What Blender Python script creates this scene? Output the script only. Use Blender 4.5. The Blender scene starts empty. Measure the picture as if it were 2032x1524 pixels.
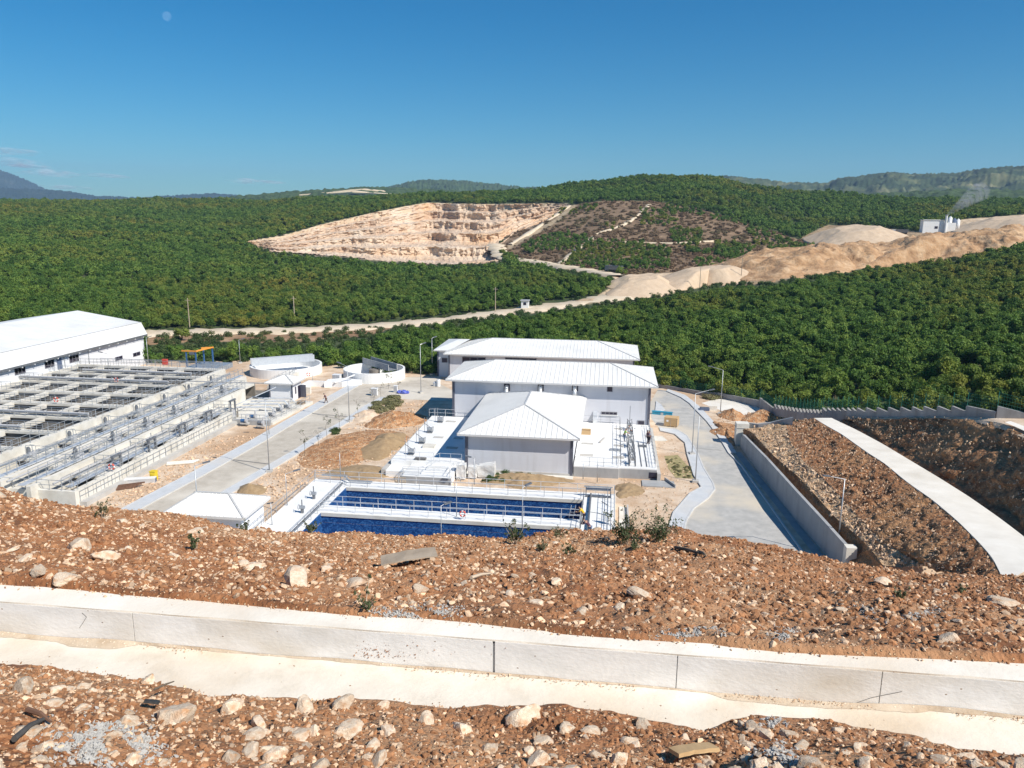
import bpy, bmesh, math, random
import numpy as np
from mathutils import Vector, Matrix, noise, Euler
from mathutils.geometry import tessellate_polygon, intersect_point_tri_2d

# ------------------------------------------------------------------ camera, world, sun, exposure
scn = bpy.context.scene
COL = scn.collection
F_PX, CX, CY, CAM_H = 1523.0, 1016.0, 762.0, 29.0
PITCH, YAW, ROLL = math.radians(12.2), math.radians(7.4), math.radians(0.45)
_fw = np.array([-math.sin(YAW) * math.cos(PITCH), math.cos(YAW) * math.cos(PITCH), -math.sin(PITCH)])
_rt = np.array([math.cos(YAW), math.sin(YAW), 0.0])
_up = np.cross(_rt, _fw)
CR = _rt * math.cos(ROLL) + _up * math.sin(ROLL)
CU = -_rt * math.sin(ROLL) + _up * math.cos(ROLL)
CF = _fw
CAM = np.array([0.0, 0.0, CAM_H])
cam_data = bpy.data.cameras.new("camera")
cam_data.sensor_width = 36.0
cam_data.lens = F_PX / 2032.0 * 36.0
cam_data.clip_start = 0.1
cam_data.clip_end = 40000.0
cam = bpy.data.objects.new("camera", cam_data)
COL.objects.link(cam)
cam.matrix_world = Matrix(((CR[0], CU[0], -CF[0], 0), (CR[1], CU[1], -CF[1], 0), (CR[2], CU[2], -CF[2], CAM_H), (0, 0, 0, 1)))
scn.camera = cam

SUN_DIR = Vector((0.9, -0.5, 1.0)).normalized()          # from the scene towards the sun
sun_elev = math.asin(SUN_DIR.z)
sun_az = math.atan2(SUN_DIR.x, SUN_DIR.y)                 # clockwise from +Y
world = bpy.data.worlds.new("World")
scn.world = world
world.use_nodes = True
wn, wl = world.node_tree.nodes, world.node_tree.links
for n in list(wn): wn.remove(n)
w_out = wn.new("ShaderNodeOutputWorld")
w_bg = wn.new("ShaderNodeBackground")
w_sky = wn.new("ShaderNodeTexSky")
w_sky.sky_type = 'NISHITA'
w_sky.sun_disc = False
w_sky.sun_elevation = sun_elev
w_sky.sun_rotation = sun_az
w_sky.altitude = 420
w_sky.air_density = 1.04
w_sky.dust_density = 0.28
w_sky.ozone_density = 3.55
w_bg.inputs[1].default_value = 0.067
w_hs = wn.new('ShaderNodeHueSaturation')
w_hs.inputs['Saturation'].default_value = 1.56
w_hs.inputs['Hue'].default_value = 0.486
w_mx = wn.new('ShaderNodeMix'); w_mx.data_type = 'RGBA'; w_mx.blend_type = 'MULTIPLY'; w_mx.inputs[0].default_value = 1.0
w_mx.inputs[7].default_value = (.54, 1.0, 1.18, 1)
wl.new(w_sky.outputs[0], w_hs.inputs['Color'])
wl.new(w_hs.outputs[0], w_mx.inputs[6]); wl.new(w_mx.outputs[2], w_bg.inputs[0])
wl.new(w_bg.outputs[0], w_out.inputs[0])
sun = bpy.data.lights.new("sun", 'SUN')
sun.energy = 5.0
sun.angle = math.radians(0.53)
sun.color = (1.0, 0.94, 0.84)
sun_ob = bpy.data.objects.new("sun", sun)
COL.objects.link(sun_ob)
sun_ob.rotation_euler = (-SUN_DIR).to_track_quat('-Z', 'Y').to_euler()
scn.view_settings.view_transform = 'Standard'
scn.view_settings.look = 'None'
scn.view_settings.exposure = 0.3
scn.view_settings.gamma = 1.0
scn.render.engine = 'CYCLES'
scn.cycles.max_bounces = 6
scn.cycles.transparent_max_bounces = 12
scn.cycles.volume_bounces = 0

# ------------------------------------------------------------------ photo pixel -> world helpers
def ray(x, y):
    return CF * F_PX + CR * (x - CX) - CU * (y - CY)
def P(x, y, z=0.0):
    d = ray(x, y); return CAM + d * ((z - CAM_H) / d[2])
def PY(x, y, Y):
    d = ray(x, y); return CAM + d * (Y / d[1])
def PX(x, y, X):
    d = ray(x, y); return CAM + d * (X / d[0])
def PD(x, y, D):
    d = ray(x, y); return CAM + d * (D / math.hypot(d[0], d[1]))
def proj(p):
    v = np.asarray(p, float) - CAM
    k = F_PX / v.dot(CF)
    return CX + v.dot(CR) * k, CY - v.dot(CU) * k
def V(p): return Vector((float(p[0]), float(p[1]), float(p[2])))
def lerp(a, b, t): return a + (b - a) * t
def in_poly(x, y, poly):
    c = False; n = len(poly); j = n - 1
    for i in range(n):
        xi, yi = poly[i]; xj, yj = poly[j]
        if (yi > y) != (yj > y) and x < (xj - xi) * (y - yi) / (yj - yi) + xi: c = not c
        j = i
    return c

# ------------------------------------------------------------------ objects
def tag(o, label=None, cat=None, group=None, kind=None):
    if label: o['label'] = label
    if cat: o['category'] = cat
    if group: o['group'] = group
    if kind: o['kind'] = kind
    return o
def empty(name, loc, label, cat, group=None, rz=0.0):
    o = bpy.data.objects.new(name, None); COL.objects.link(o)
    o.location = V(loc); o.rotation_euler = (0, 0, rz); o.empty_display_size = 0.3
    return tag(o, label, cat, group)
def adopt(o, parent):
    o.parent = parent
    return o
class MB:
    """collects shapes, then links them as ONE mesh object"""
    def __init__(s): s.v = []; s.f = []; s.m = []; s.cur = 0
    def add(s, vs, fs):
        b = len(s.v); s.v += [tuple(map(float, p)) for p in vs]
        for f in fs: s.f.append(tuple(b + i for i in f)); s.m.append(s.cur)
        return s
    def box(s, x0, x1, y0, y1, z0, z1):
        return s.add([(x0,y0,z0),(x1,y0,z0),(x1,y1,z0),(x0,y1,z0),(x0,y0,z1),(x1,y0,z1),(x1,y1,z1),(x0,y1,z1)],
                     [(3,2,1,0),(4,5,6,7),(0,1,5,4),(1,2,6,5),(2,3,7,6),(3,0,4,7)])
    def bar(s, p0, p1, w, h, up=(0,0,1)):
        p0, p1 = Vector(p0), Vector(p1); d = (p1 - p0).normalized(); u = Vector(up)
        if abs(d.dot(u)) > .98: u = Vector((1,0,0))
        a = d.cross(u).normalized(); b = a.cross(d).normalized(); a *= w/2; b *= h/2
        vs = [p + i*a + j*b for p in (p0, p1) for i, j in ((-1,-1),(1,-1),(1,1),(-1,1))]
        return s.add(vs, [(0,1,2,3),(7,6,5,4),(1,0,4,5),(2,1,5,6),(3,2,6,7),(0,3,7,4)])
    def tube(s, p0, p1, r0, r1=None, n=6, caps=True):
        r1 = r0 if r1 is None else r1
        p0, p1 = Vector(p0), Vector(p1); d = (p1 - p0)
        if d.length < 1e-6: return s
        d.normalize(); u = Vector((0,0,1)) if abs(d.z) < .95 else Vector((1,0,0))
        a = d.cross(u).normalized(); b = d.cross(a).normalized()
        vs = []
        for p, r in ((p0, r0), (p1, r1)):
            for k in range(n):
                t = 2*math.pi*k/n; vs.append(p + a*math.cos(t)*r + b*math.sin(t)*r)
        fs = [(k, n+k, n+(k+1)%n, (k+1)%n) for k in range(n)]
        if caps: fs += [tuple(range(n)), tuple(range(2*n-1, n-1, -1))]
        return s.add(vs, fs)
    def path(s, pts, r, n=6):
        for a, b in zip(pts[:-1], pts[1:]): s.tube(a, b, r, n=n)
        return s
    def quad(s, *ps): return s.add(ps, [tuple(range(len(ps)))])
    def prism(s, poly, z0, z1):
        n = len(poly)
        vs = [(p[0],p[1],z0) for p in poly] + [(p[0],p[1],z1) for p in poly]
        tri = tessellate_polygon([[Vector((p[0],p[1],0)) for p in poly]])
        fs = [tuple(n+i for i in t) for t in tri] + [tuple(reversed(t)) for t in tri]
        fs += [(k,(k+1)%n,n+(k+1)%n,n+k) for k in range(n)]
        return s.add(vs, fs)
    def lathe(s, prof, c=(0,0,0), n=24):
        vs = []; m = len(prof)
        for k in range(n):
            t = 2*math.pi*k/n
            for r, z in prof: vs.append((c[0]+r*math.cos(t), c[1]+r*math.sin(t), c[2]+z))
        fs = [(k*m+i, ((k+1)%n)*m+i, ((k+1)%n)*m+i+1, k*m+i+1) for k in range(n) for i in range(m-1)]
        return s.add(vs, fs)
    def build(s, name, mats, parent=None, smooth=False, fix=True):
        me = bpy.data.meshes.new(name); me.from_pydata(s.v, [], s.f)
        for m in (mats if isinstance(mats, (list, tuple)) else [mats]): me.materials.append(m)
        if any(s.m): me.polygons.foreach_set('material_index', s.m)
        if fix:
            bm = bmesh.new(); bm.from_mesh(me); bmesh.ops.recalc_face_normals(bm, faces=bm.faces); bm.to_mesh(me); bm.free()
        if smooth: me.polygons.foreach_set('use_smooth', [True]*len(me.polygons))
        me.update()
        o = bpy.data.objects.new(name, me); COL.objects.link(o)
        if parent is not None: o.parent = parent
        return o
def dup(root, loc=None, rz=None, label=None, group=None, scale=None):
    r = root.copy(); COL.objects.link(r)
    if loc is not None: r.location = V(loc)
    if rz is not None: r.rotation_euler = (0,0,rz)
    if scale is not None: r.scale = scale if hasattr(scale, '__len__') else (scale,)*3
    if label: r['label'] = label
    if group: r['group'] = group
    for ch in list(root.children):
        c = ch.copy(); COL.objects.link(c); c.parent = r
        for g in list(ch.children):
            d = g.copy(); COL.objects.link(d); d.parent = c
    return r
def sheet(name, poly, z, m, kind='structure', thick=None):
    """flat polygon (world xy) lying at height z"""
    mb = MB()
    if thick: mb.prism(poly, z - thick, z)
    else:
        tri = tessellate_polygon([[Vector((p[0],p[1],0)) for p in poly]])
        mb.add([(p[0],p[1],z) for p in poly], tri)
    o = mb.build(name, m, fix=bool(thick))
    if not thick:
        for p in o.data.polygons:
            if p.normal.z < 0: p.flip()
    return tag(o, kind=kind)

# ------------------------------------------------------------------ materials
MATS = {}
def mat(name, stops, scale=1.0, rough=0.85, bump=0.0, bump_scale=None, detail=6.0, distort=0.0, metal=0.0, coords='Object',
        speck=None, big=None, rnd=0.0, lines=None, stretch=None, bdist=0.1):
    """noise-driven procedural material. stops: [(pos, rgb)...]; speck: (scale, size, rgb, amount); big: (scale, rgb, lo, hi); lines: (axis, period, width, rgb)"""
    m = bpy.data.materials.new(name); m.use_nodes = True
    nt = m.node_tree; N, L = nt.nodes, nt.links
    bs = N['Principled BSDF']; bs.inputs['Roughness'].default_value = rough; bs.inputs['Metallic'].default_value = metal
    tc = N.new('ShaderNodeTexCoord'); co = tc.outputs[coords]
    if stretch:
        mp = N.new('ShaderNodeMapping'); mp.inputs['Scale'].default_value = stretch; L.new(co, mp.inputs[0]); co = mp.outputs[0]
    nz = N.new('ShaderNodeTexNoise'); nz.inputs['Scale'].default_value = scale; nz.inputs['Detail'].default_value = detail
    nz.inputs['Roughness'].default_value = 0.62; nz.inputs['Distortion'].default_value = distort
    L.new(co, nz.inputs['Vector'])
    rp = N.new('ShaderNodeValToRGB'); L.new(nz.outputs['Fac'], rp.inputs[0])
    el = rp.color_ramp.elements
    el[0].position, el[0].color = stops[0][0], (*stops[0][1], 1)
    el[1].position, el[1].color = stops[-1][0], (*stops[-1][1], 1)
    for p, c in stops[1:-1]:
        e = el.new(p); e.color = (*c, 1)
    col = rp.outputs[0]
    def mix(fac, a, b):
        mx = N.new('ShaderNodeMix'); mx.data_type = 'RGBA'
        if hasattr(fac, 'is_linked'): L.new(fac, mx.inputs[0])
        else: mx.inputs[0].default_value = fac
        L.new(a, mx.inputs[6])
        if isinstance(b, tuple): mx.inputs[7].default_value = (*b, 1)
        else: L.new(b, mx.inputs[7])
        return mx.outputs[2]
    if big:
        n2 = N.new('ShaderNodeTexNoise'); n2.inputs['Scale'].default_value = big[0]; n2.inputs['Detail'].default_value = 4
        L.new(co, n2.inputs['Vector'])
        mr = N.new('ShaderNodeMapRange'); mr.inputs[1].default_value = big[2]; mr.inputs[2].default_value = big[3]; L.new(n2.outputs['Fac'], mr.inputs[0])
        col = mix(mr.outputs[0], col, big[1])
    h_extra = None
    if speck:
        vo = N.new('ShaderNodeTexVoronoi'); vo.inputs['Scale'].default_value = speck[0]; L.new(co, vo.inputs['Vector'])
        mr = N.new('ShaderNodeMapRange'); mr.inputs[1].default_value = speck[1]; mr.inputs[2].default_value = speck[1]*0.7; L.new(vo.outputs['Distance'], mr.inputs[0])
        sep = N.new('ShaderNodeSeparateColor'); L.new(vo.outputs['Color'], sep.inputs[0])
        gt = N.new('ShaderNodeMath'); gt.operation = 'LESS_THAN'; gt.inputs[1].default_value = speck[3]; L.new(sep.outputs[0], gt.inputs[0])
        mu = N.new('ShaderNodeMath'); mu.operation = 'MULTIPLY'; L.new(mr.outputs[0], mu.inputs[0]); L.new(gt.outputs[0], mu.inputs[1])
        col = mix(mu.outputs[0], col, speck[2]); h_extra = mu.outputs[0]
    if lines:
        sx = N.new('ShaderNodeSeparateXYZ'); L.new(tc.outputs[coords], sx.inputs[0])
        dv = N.new('ShaderNodeMath'); dv.operation = 'DIVIDE'; dv.inputs[1].default_value = lines[1]; L.new(sx.outputs['XYZ'.index(lines[0])], dv.inputs[0])
        fr = N.new('ShaderNodeMath'); fr.operation = 'FRACT'; L.new(dv.outputs[0], fr.inputs[0])
        lt = N.new('ShaderNodeMath'); lt.operation = 'LESS_THAN'; lt.inputs[1].default_value = lines[2]; L.new(fr.outputs[0], lt.inputs[0])
        col = mix(lt.outputs[0], col, lines[3])
    if rnd:
        oi = N.new('ShaderNodeObjectInfo'); hs = N.new('ShaderNodeHueSaturation')
        m1 = N.new('ShaderNodeMapRange'); m1.inputs[3].default_value = 1 - rnd; m1.inputs[4].default_value = 1 + rnd; L.new(oi.outputs['Random'], m1.inputs[0])
        L.new(m1.outputs[0], hs.inputs['Value']); L.new(col, hs.inputs['Color']); col = hs.outputs[0]
    L.new(col, bs.inputs['Base Color'])
    if bump:
        bp = N.new('ShaderNodeBump'); bp.inputs['Strength'].default_value = bump; bp.inputs['Distance'].default_value = bdist
        n3 = N.new('ShaderNodeTexNoise'); n3.inputs['Scale'].default_value = bump_scale or scale*3; n3.inputs['Detail'].default_value = 5; L.new(co, n3.inputs['Vector'])
        hh = n3.outputs['Fac']
        if h_extra is not None:
            ad = N.new('ShaderNodeMath'); ad.operation = 'ADD'; L.new(hh, ad.inputs[0]); L.new(h_extra, ad.inputs[1]); hh = ad.outputs[0]
        L.new(hh, bp.inputs['Height']); L.new(bp.outputs[0], bs.inputs['Normal'])
    MATS[name] = m
    return m
M = MATS
mat('red_soil', [(.3,(.135,.054,.021)),(.5,(.29,.116,.045)),(.72,(.48,.245,.118))], 2.2, .95, .9, 22, speck=(34,.34,(.55,.36,.21),.55), big=(.35,(.48,.285,.155),.46,.72), bdist=.04)
mat('cut_soil', [(.3,(.115,.046,.018)),(.5,(.28,.125,.052)),(.72,(.48,.275,.145))], 1.3, .95, 1.0, 3.5, speck=(3.2,.33,(.44,.29,.17),.45), big=(.12,(.36,.205,.10),.45,.7), bdist=.3)
mat('soil_clod', [(.3,(.17,.070,.028)),(.7,(.44,.225,.11))], 9, .95, rnd=.3)
mat('pale_dirt', [(.3,(.44,.30,.19)),(.5,(.60,.46,.335)),(.7,(.70,.585,.465))], .55, .95, .5, 6, speck=(4.5,.28,(.66,.55,.43),.4), big=(.09,(.46,.30,.18),.48,.68), bdist=.08)
mat('orange_dirt', [(.3,(.24,.10,.04)),(.5,(.43,.22,.10)),(.72,(.60,.41,.25))], 1.6, .95, 1.0, 4, speck=(3.4,.4,(.62,.45,.3),.5), bdist=.2)
mat('sand', [(.3,(.27,.18,.095)),(.7,(.38,.27,.155))], 2.5, .95, .5, 9, bdist=.05)
mat('limestone', [(.28,(.48,.34,.22)),(.5,(.66,.54,.41)),(.75,(.76,.67,.56))], 5, .85, .5, 16, rnd=.22, big=(2.5,(.50,.28,.145),.46,.72), bdist=.02)
mat('pebble_stone', [(.3,(.46,.28,.155)),(.7,(.70,.54,.39))], 9, .9, rnd=.35)
mat('ditch_concrete', [(.3,(.58,.52,.43)),(.45,(.68,.62,.53)),(.6,(.73,.68,.59)),(.75,(.79,.74,.66))], 2.6, .8, .25, 30, speck=(11,.085,(.33,.22,.14),.45), big=(.9,(.60,.47,.33),.48,.80), detail=9, bdist=.012)
mat('ditch_wall', [(.28,(.64,.635,.62)),(.5,(.77,.765,.75)),(.72,(.84,.835,.82))], 2.4, .8, .25, 25, speck=(9,.075,(.28,.20,.14),.4), big=(1.1,(.60,.55,.47),.48,.78), detail=9, stretch=(1,1,1.8), bdist=.012)
mat('cap_concrete', [(.3,(.68,.62,.53)),(.5,(.77,.72,.635)),(.75,(.83,.785,.71))], 2.6, .8, .25, 30, speck=(11,.06,(.4,.28,.2),.3), big=(.9,(.66,.56,.44),.52,.84), detail=9, bdist=.01)
mat('dust', [(.3,(.44,.34,.24)),(.7,(.60,.51,.40))], 6, .95, .4, 40, speck=(40,.3,(.68,.58,.45),.4), bdist=.01)
mat('cement_spill', [(.3,(.30,.285,.265)),(.5,(.42,.405,.38)),(.7,(.54,.525,.50))], 14, .95, .3, 60, bdist=.002)
mat('concrete', [(.3,(.40,.385,.36)),(.5,(.47,.455,.43)),(.7,(.53,.515,.49))], .8, .85, .2, 8, big=(.25,(.42,.38,.33),.5,.8), bdist=.02)
mat('cream_concrete', [(.3,(.58,.55,.485)),(.5,(.67,.64,.575)),(.7,(.73,.70,.635))], .9, .85, .2, 8, big=(.3,(.50,.45,.37),.52,.8), bdist=.02)
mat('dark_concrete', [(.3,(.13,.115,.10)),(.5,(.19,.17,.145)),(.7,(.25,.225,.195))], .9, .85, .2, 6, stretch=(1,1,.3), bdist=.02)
mat('grey_concrete', [(.3,(.26,.265,.27)),(.5,(.34,.345,.35)),(.7,(.40,.40,.40))], .7, .85, .2, 8, stretch=(1,1,.35), bdist=.02)
mat('boundary_concrete', [(.3,(.22,.20,.19)),(.5,(.31,.29,.28)),(.7,(.38,.36,.35))], .9, .85, .2, 6, stretch=(1,1,.3), bdist=.02)
mat('white_deck', [(.3,(.74,.74,.73)),(.5,(.80,.80,.79)),(.7,(.83,.83,.82))], .5, .6, big=(.16,(.70,.68,.64),.55,.85))
mat('wall_grey', [(.3,(.58,.59,.63)),(.5,(.61,.62,.66)),(.7,(.64,.65,.685))], .35, .8, stretch=(1,1,.12), big=(1.4,(.50,.50,.525),.52,.85), lines=('Z',.6,.02,(.51,.52,.57)))
mat('wall_white', [(.3,(.70,.71,.74)),(.7,(.76,.77,.79))], .35, .8, stretch=(1,1,.3))
mat('roof_white', [(.3,(.74,.735,.72)),(.5,(.80,.795,.78)),(.7,(.83,.825,.81))], .6, .45, big=(.18,(.66,.65,.62),.52,.82), detail=9)
mat('roof_seam', [(.3,(.62,.61,.59)),(.7,(.68,.67,.65))], .6, .5)
mat('roof_ridge', [(.3,(.44,.44,.44)),(.7,(.52,.52,.52))], .6, .5)
mat('fascia', [(.3,(.55,.54,.53)),(.7,(.62,.61,.60))], .6, .6)
mat('dark_trim', [(.3,(.075,.08,.11)),(.7,(.10,.105,.14))], 1, .5)
mat('window_dark', [(.3,(.018,.016,.03)),(.7,(.04,.034,.06))], .8, .15)
mat('window_frame', [(.3,(.25,.25,.28)),(.7,(.3,.3,.33))], 1, .5)
mat('galvanised', [(.3,(.34,.36,.38)),(.5,(.44,.46,.48)),(.7,(.52,.54,.56))], 3, .42, metal=.55)
mat('bright_rail', [(.3,(.60,.62,.64)),(.7,(.72,.74,.76))], 3, .35, metal=.4)
mat('dark_steel', [(.3,(.14,.15,.165)),(.7,(.24,.25,.27))], 3, .5, metal=.4)
mat('pipe_grey', [(.3,(.38,.38,.39)),(.7,(.47,.47,.48))], 2, .5)
mat('road_slabs', [(.3,(.40,.355,.29)),(.5,(.48,.43,.36)),(.7,(.54,.49,.42))], .8, .9, .2, 12, big=(.11,(.62,.57,.49),.46,.62), detail=9, bdist=.02)
mat('road_grey', [(.3,(.34,.335,.32)),(.5,(.41,.40,.38)),(.7,(.48,.465,.44))], .9, .9, .2, 12, big=(.11,(.56,.50,.41),.47,.62), detail=9, bdist=.02)
mat('pavement_blue', [(.3,(.47,.49,.51)),(.7,(.57,.585,.60))], .8, .9, .2, 14, big=(.15,(.56,.54,.51),.52,.7), bdist=.02)
mat('kerb_stone', [(.3,(.48,.48,.48)),(.7,(.58,.58,.57))], 1, .85)
mat('pale_path', [(.3,(.66,.62,.55)),(.5,(.73,.69,.62)),(.7,(.78,.745,.68))], .5, .85, .1, 10, big=(.13,(.54,.49,.41),.55,.8), bdist=.02)
mat('joint_dark', [(.3,(.16,.15,.14)),(.7,(.22,.21,.2))], 4, .9)
mat('timber', [(.3,(.42,.27,.13)),(.7,(.56,.39,.21))], 3, .8, .3, 20, stretch=(1,1,6), bdist=.01)
mat('old_timber', [(.3,(.36,.28,.20)),(.7,(.55,.45,.34))], 3, .85, .3, 20, rnd=.2, bdist=.01)
mat('rust', [(.3,(.10,.05,.03)),(.7,(.20,.11,.07))], 4, .8)
mat('yellow_paint', [(.3,(.68,.50,.02)),(.7,(.76,.57,.04))], 2, .5)
mat('orange_paint', [(.3,(.72,.27,.03)),(.7,(.80,.33,.05))], 2, .45)
mat('blue_paint', [(.3,(.03,.10,.25)),(.7,(.05,.14,.32))], 2, .45)
mat('teal_plastic', [(.3,(.02,.20,.32)),(.7,(.03,.27,.40))], 2, .5)
mat('blue_plastic', [(.3,(.06,.09,.42)),(.7,(.13,.17,.56))], 4, .5)
mat('red_plastic', [(.3,(.58,.06,.035)),(.7,(.66,.09,.05))], 3, .5)
mat('white_plastic', [(.3,(.72,.72,.72)),(.7,(.80,.80,.79))], 2, .45)
mat('wrap_film', [(.3,(.55,.55,.54)),(.5,(.66,.66,.65)),(.7,(.76,.76,.75))], 2.2, .35, .5, 6, bdist=.05)
mat('black_rubber', [(.3,(.02,.02,.02)),(.7,(.035,.035,.035))], 3, .7)
mat('skin', [(.3,(.42,.23,.15)),(.7,(.50,.29,.20))], 6, .6)
mat('hair_dark', [(.3,(.02,.015,.012)),(.7,(.04,.03,.025))], 9, .7)
mat('cloth_dark', [(.3,(.03,.025,.04)),(.7,(.055,.045,.065))], 6, .9)
mat('cloth_maroon', [(.3,(.07,.03,.05)),(.7,(.12,.05,.08))], 6, .9)
mat('cloth_denim', [(.3,(.07,.10,.17)),(.7,(.12,.16,.25))], 6, .9)
mat('cloth_yellow', [(.3,(.72,.42,.015)),(.7,(.80,.50,.03))], 6, .9)
mat('cloth_green', [(.3,(.22,.42,.06)),(.7,(.30,.55,.09))], 6, .9)
mat('cloth_brown', [(.3,(.10,.06,.045)),(.7,(.16,.10,.075))], 6, .9)
mat('cloth_grey', [(.3,(.36,.36,.39)),(.7,(.48,.48,.52))], 6, .9)
mat('bark', [(.3,(.10,.075,.05)),(.7,(.19,.15,.11))], 6, .9)
mat('fence_green', [(.3,(.01,.13,.09)),(.7,(.02,.19,.13))], 2, .5)
mat('charred', [(.3,(.03,.03,.03)),(.7,(.10,.095,.09))], 8, .9)
mat('moon_rock', [(.35,(.40,.40,.40)),(.65,(.58,.58,.58))], .02, .95)
# mosaic-blue pool lining
def pool_mat():
    m = bpy.data.materials.new('blue_mosaic'); m.use_nodes = True; N, L = m.node_tree.nodes, m.node_tree.links
    bs = N['Principled BSDF']; bs.inputs['Roughness'].default_value = .35
    tc = N.new('ShaderNodeTexCoord')
    vo = N.new('ShaderNodeTexVoronoi'); vo.inputs['Scale'].default_value = 9; L.new(tc.outputs['Object'], vo.inputs[0])
    nz = N.new('ShaderNodeTexNoise'); nz.inputs['Scale'].default_value = 1.4; nz.inputs['Detail'].default_value = 5; nz.inputs['Distortion'].default_value = 2.5; L.new(tc.outputs['Object'], nz.inputs[0])
    sp = N.new('ShaderNodeSeparateColor'); L.new(vo.outputs['Color'], sp.inputs[0])
    ad = N.new('ShaderNodeMath'); ad.operation = 'MULTIPLY_ADD'; ad.inputs[1].default_value = .55; L.new(sp.outputs[0], ad.inputs[0]); L.new(nz.outputs['Fac'], ad.inputs[2])
    rp = N.new('ShaderNodeValToRGB'); L.new(ad.outputs[0], rp.inputs[0])
    e = rp.color_ramp.elements
    e[0].position, e[0].color = .45, (.008,.040,.15,1); e[1].position, e[1].color = 1.0, (.045,.15,.36,1)
    x = e.new(.78); x.color = (.015,.070,.23,1)
    L.new(rp.outputs[0], bs.inputs['Base Color'])
    M['blue_mosaic'] = m
pool_mat()
def leaf_mat(name, dark, mid, light, patch, patch_scale=.012, trans=.36):
    m = bpy.data.materials.new(name); m.use_nodes = True; N, L = m.node_tree.nodes, m.node_tree.links
    bs = N['Principled BSDF']; bs.inputs['Roughness'].default_value = .6; bs.inputs['Specular IOR Level'].default_value = .25
    oi = N.new('ShaderNodeObjectInfo'); ge = N.new('ShaderNodeNewGeometry')
    nz = N.new('ShaderNodeTexNoise'); nz.inputs['Scale'].default_value = .9; nz.inputs['Detail'].default_value = 3; L.new(ge.outputs['Position'], nz.inputs[0])
    mu = N.new('ShaderNodeMath'); mu.operation = 'MULTIPLY_ADD'; mu.inputs[1].default_value = .55; L.new(oi.outputs['Random'], mu.inputs[0])
    sb = N.new('ShaderNodeMath'); sb.operation = 'SUBTRACT'; sb.inputs[1].default_value = .25; L.new(nz.outputs['Fac'], sb.inputs[0]); L.new(sb.outputs[0], mu.inputs[2])
    rp = N.new('ShaderNodeValToRGB'); L.new(mu.outputs[0], rp.inputs[0]); e = rp.color_ramp.elements
    e[0].position, e[0].color = .15, (*dark,1); e[1].position, e[1].color = .85, (*light,1); x = e.new(.5); x.color = (*mid,1)
    n2 = N.new('ShaderNodeTexNoise'); n2.inputs['Scale'].default_value = patch_scale; n2.inputs['Detail'].default_value = 4; L.new(ge.outputs['Position'], n2.inputs[0])
    mr = N.new('ShaderNodeMapRange'); mr.inputs[1].default_value = .48; mr.inputs[2].default_value = .70; L.new(n2.outputs['Fac'], mr.inputs[0])
    m2 = N.new('ShaderNodeMath'); m2.operation = 'MULTIPLY'; L.new(mr.outputs[0], m2.inputs[0]); L.new(oi.outputs['Random'], m2.inputs[1])
    mx = N.new('ShaderNodeMix'); mx.data_type = 'RGBA'; L.new(m2.outputs[0], mx.inputs[0]); L.new(rp.outputs[0], mx.inputs[6]); mx.inputs[7].default_value = (*patch,1)
    L.new(mx.outputs[2], bs.inputs['Base Color'])
    tr = N.new('ShaderNodeBsdfTranslucent'); L.new(mx.outputs[2], tr.inputs[0])
    ms = N.new('ShaderNodeMixShader'); ms.inputs[0].default_value = trans
    L.new(bs.outputs[0], ms.inputs[1]); L.new(tr.outputs[0], ms.inputs[2]); L.new(ms.outputs[0], N['Material Output'].inputs[0])
    M[name] = m
leaf_mat('tree_leaf', (.050,.112,.021), (.115,.208,.036), (.215,.300,.053), (.31,.255,.043))
leaf_mat('shrub_leaf', (.040,.075,.022), (.07,.12,.035), (.12,.17,.055), (.17,.15,.06))
leaf_mat('dead_brush', (.15,.095,.060), (.23,.15,.085), (.32,.225,.135), (.18,.17,.08))
leaf_mat('cut_leaf', (.13,.14,.055), (.24,.23,.11), (.36,.33,.19), (.30,.24,.13))
leaf_mat('weed_leaf', (.055,.085,.035), (.10,.13,.06), (.17,.18,.10), (.30,.25,.14))
# ------------------------------------------------------------------ numpy noise
def _hash(ix, iy, seed):
    h = (ix.astype(np.int64) * 374761393 + iy.astype(np.int64) * 668265263 + seed * 1442695041) & 0xFFFFFFFF
    h = ((h ^ (h >> 13)) * 1274126177) & 0xFFFFFFFF
    return ((h ^ (h >> 16)) & 0xFFFF) / 65535.0
def vnoise(x, y, seed=0):
    x = np.asarray(x, float); y = np.asarray(y, float)
    ix = np.floor(x); iy = np.floor(y); fx = x - ix; fy = y - iy
    fx = fx*fx*(3-2*fx); fy = fy*fy*(3-2*fy)
    a = _hash(ix, iy, seed); b = _hash(ix+1, iy, seed); c = _hash(ix, iy+1, seed); d = _hash(ix+1, iy+1, seed)
    return (a*(1-fx)+b*fx)*(1-fy) + (c*(1-fx)+d*fx)*fy
def fbm(x, y, seed=0, octv=4):
    s = 0; amp = 1; tot = 0
    for o in range(octv):
        s = s + amp*(vnoise(x*2**o+o*17.3, y*2**o-o*9.1, seed+o)-.5); tot += amp; amp *= .5
    return s/tot*2
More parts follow.
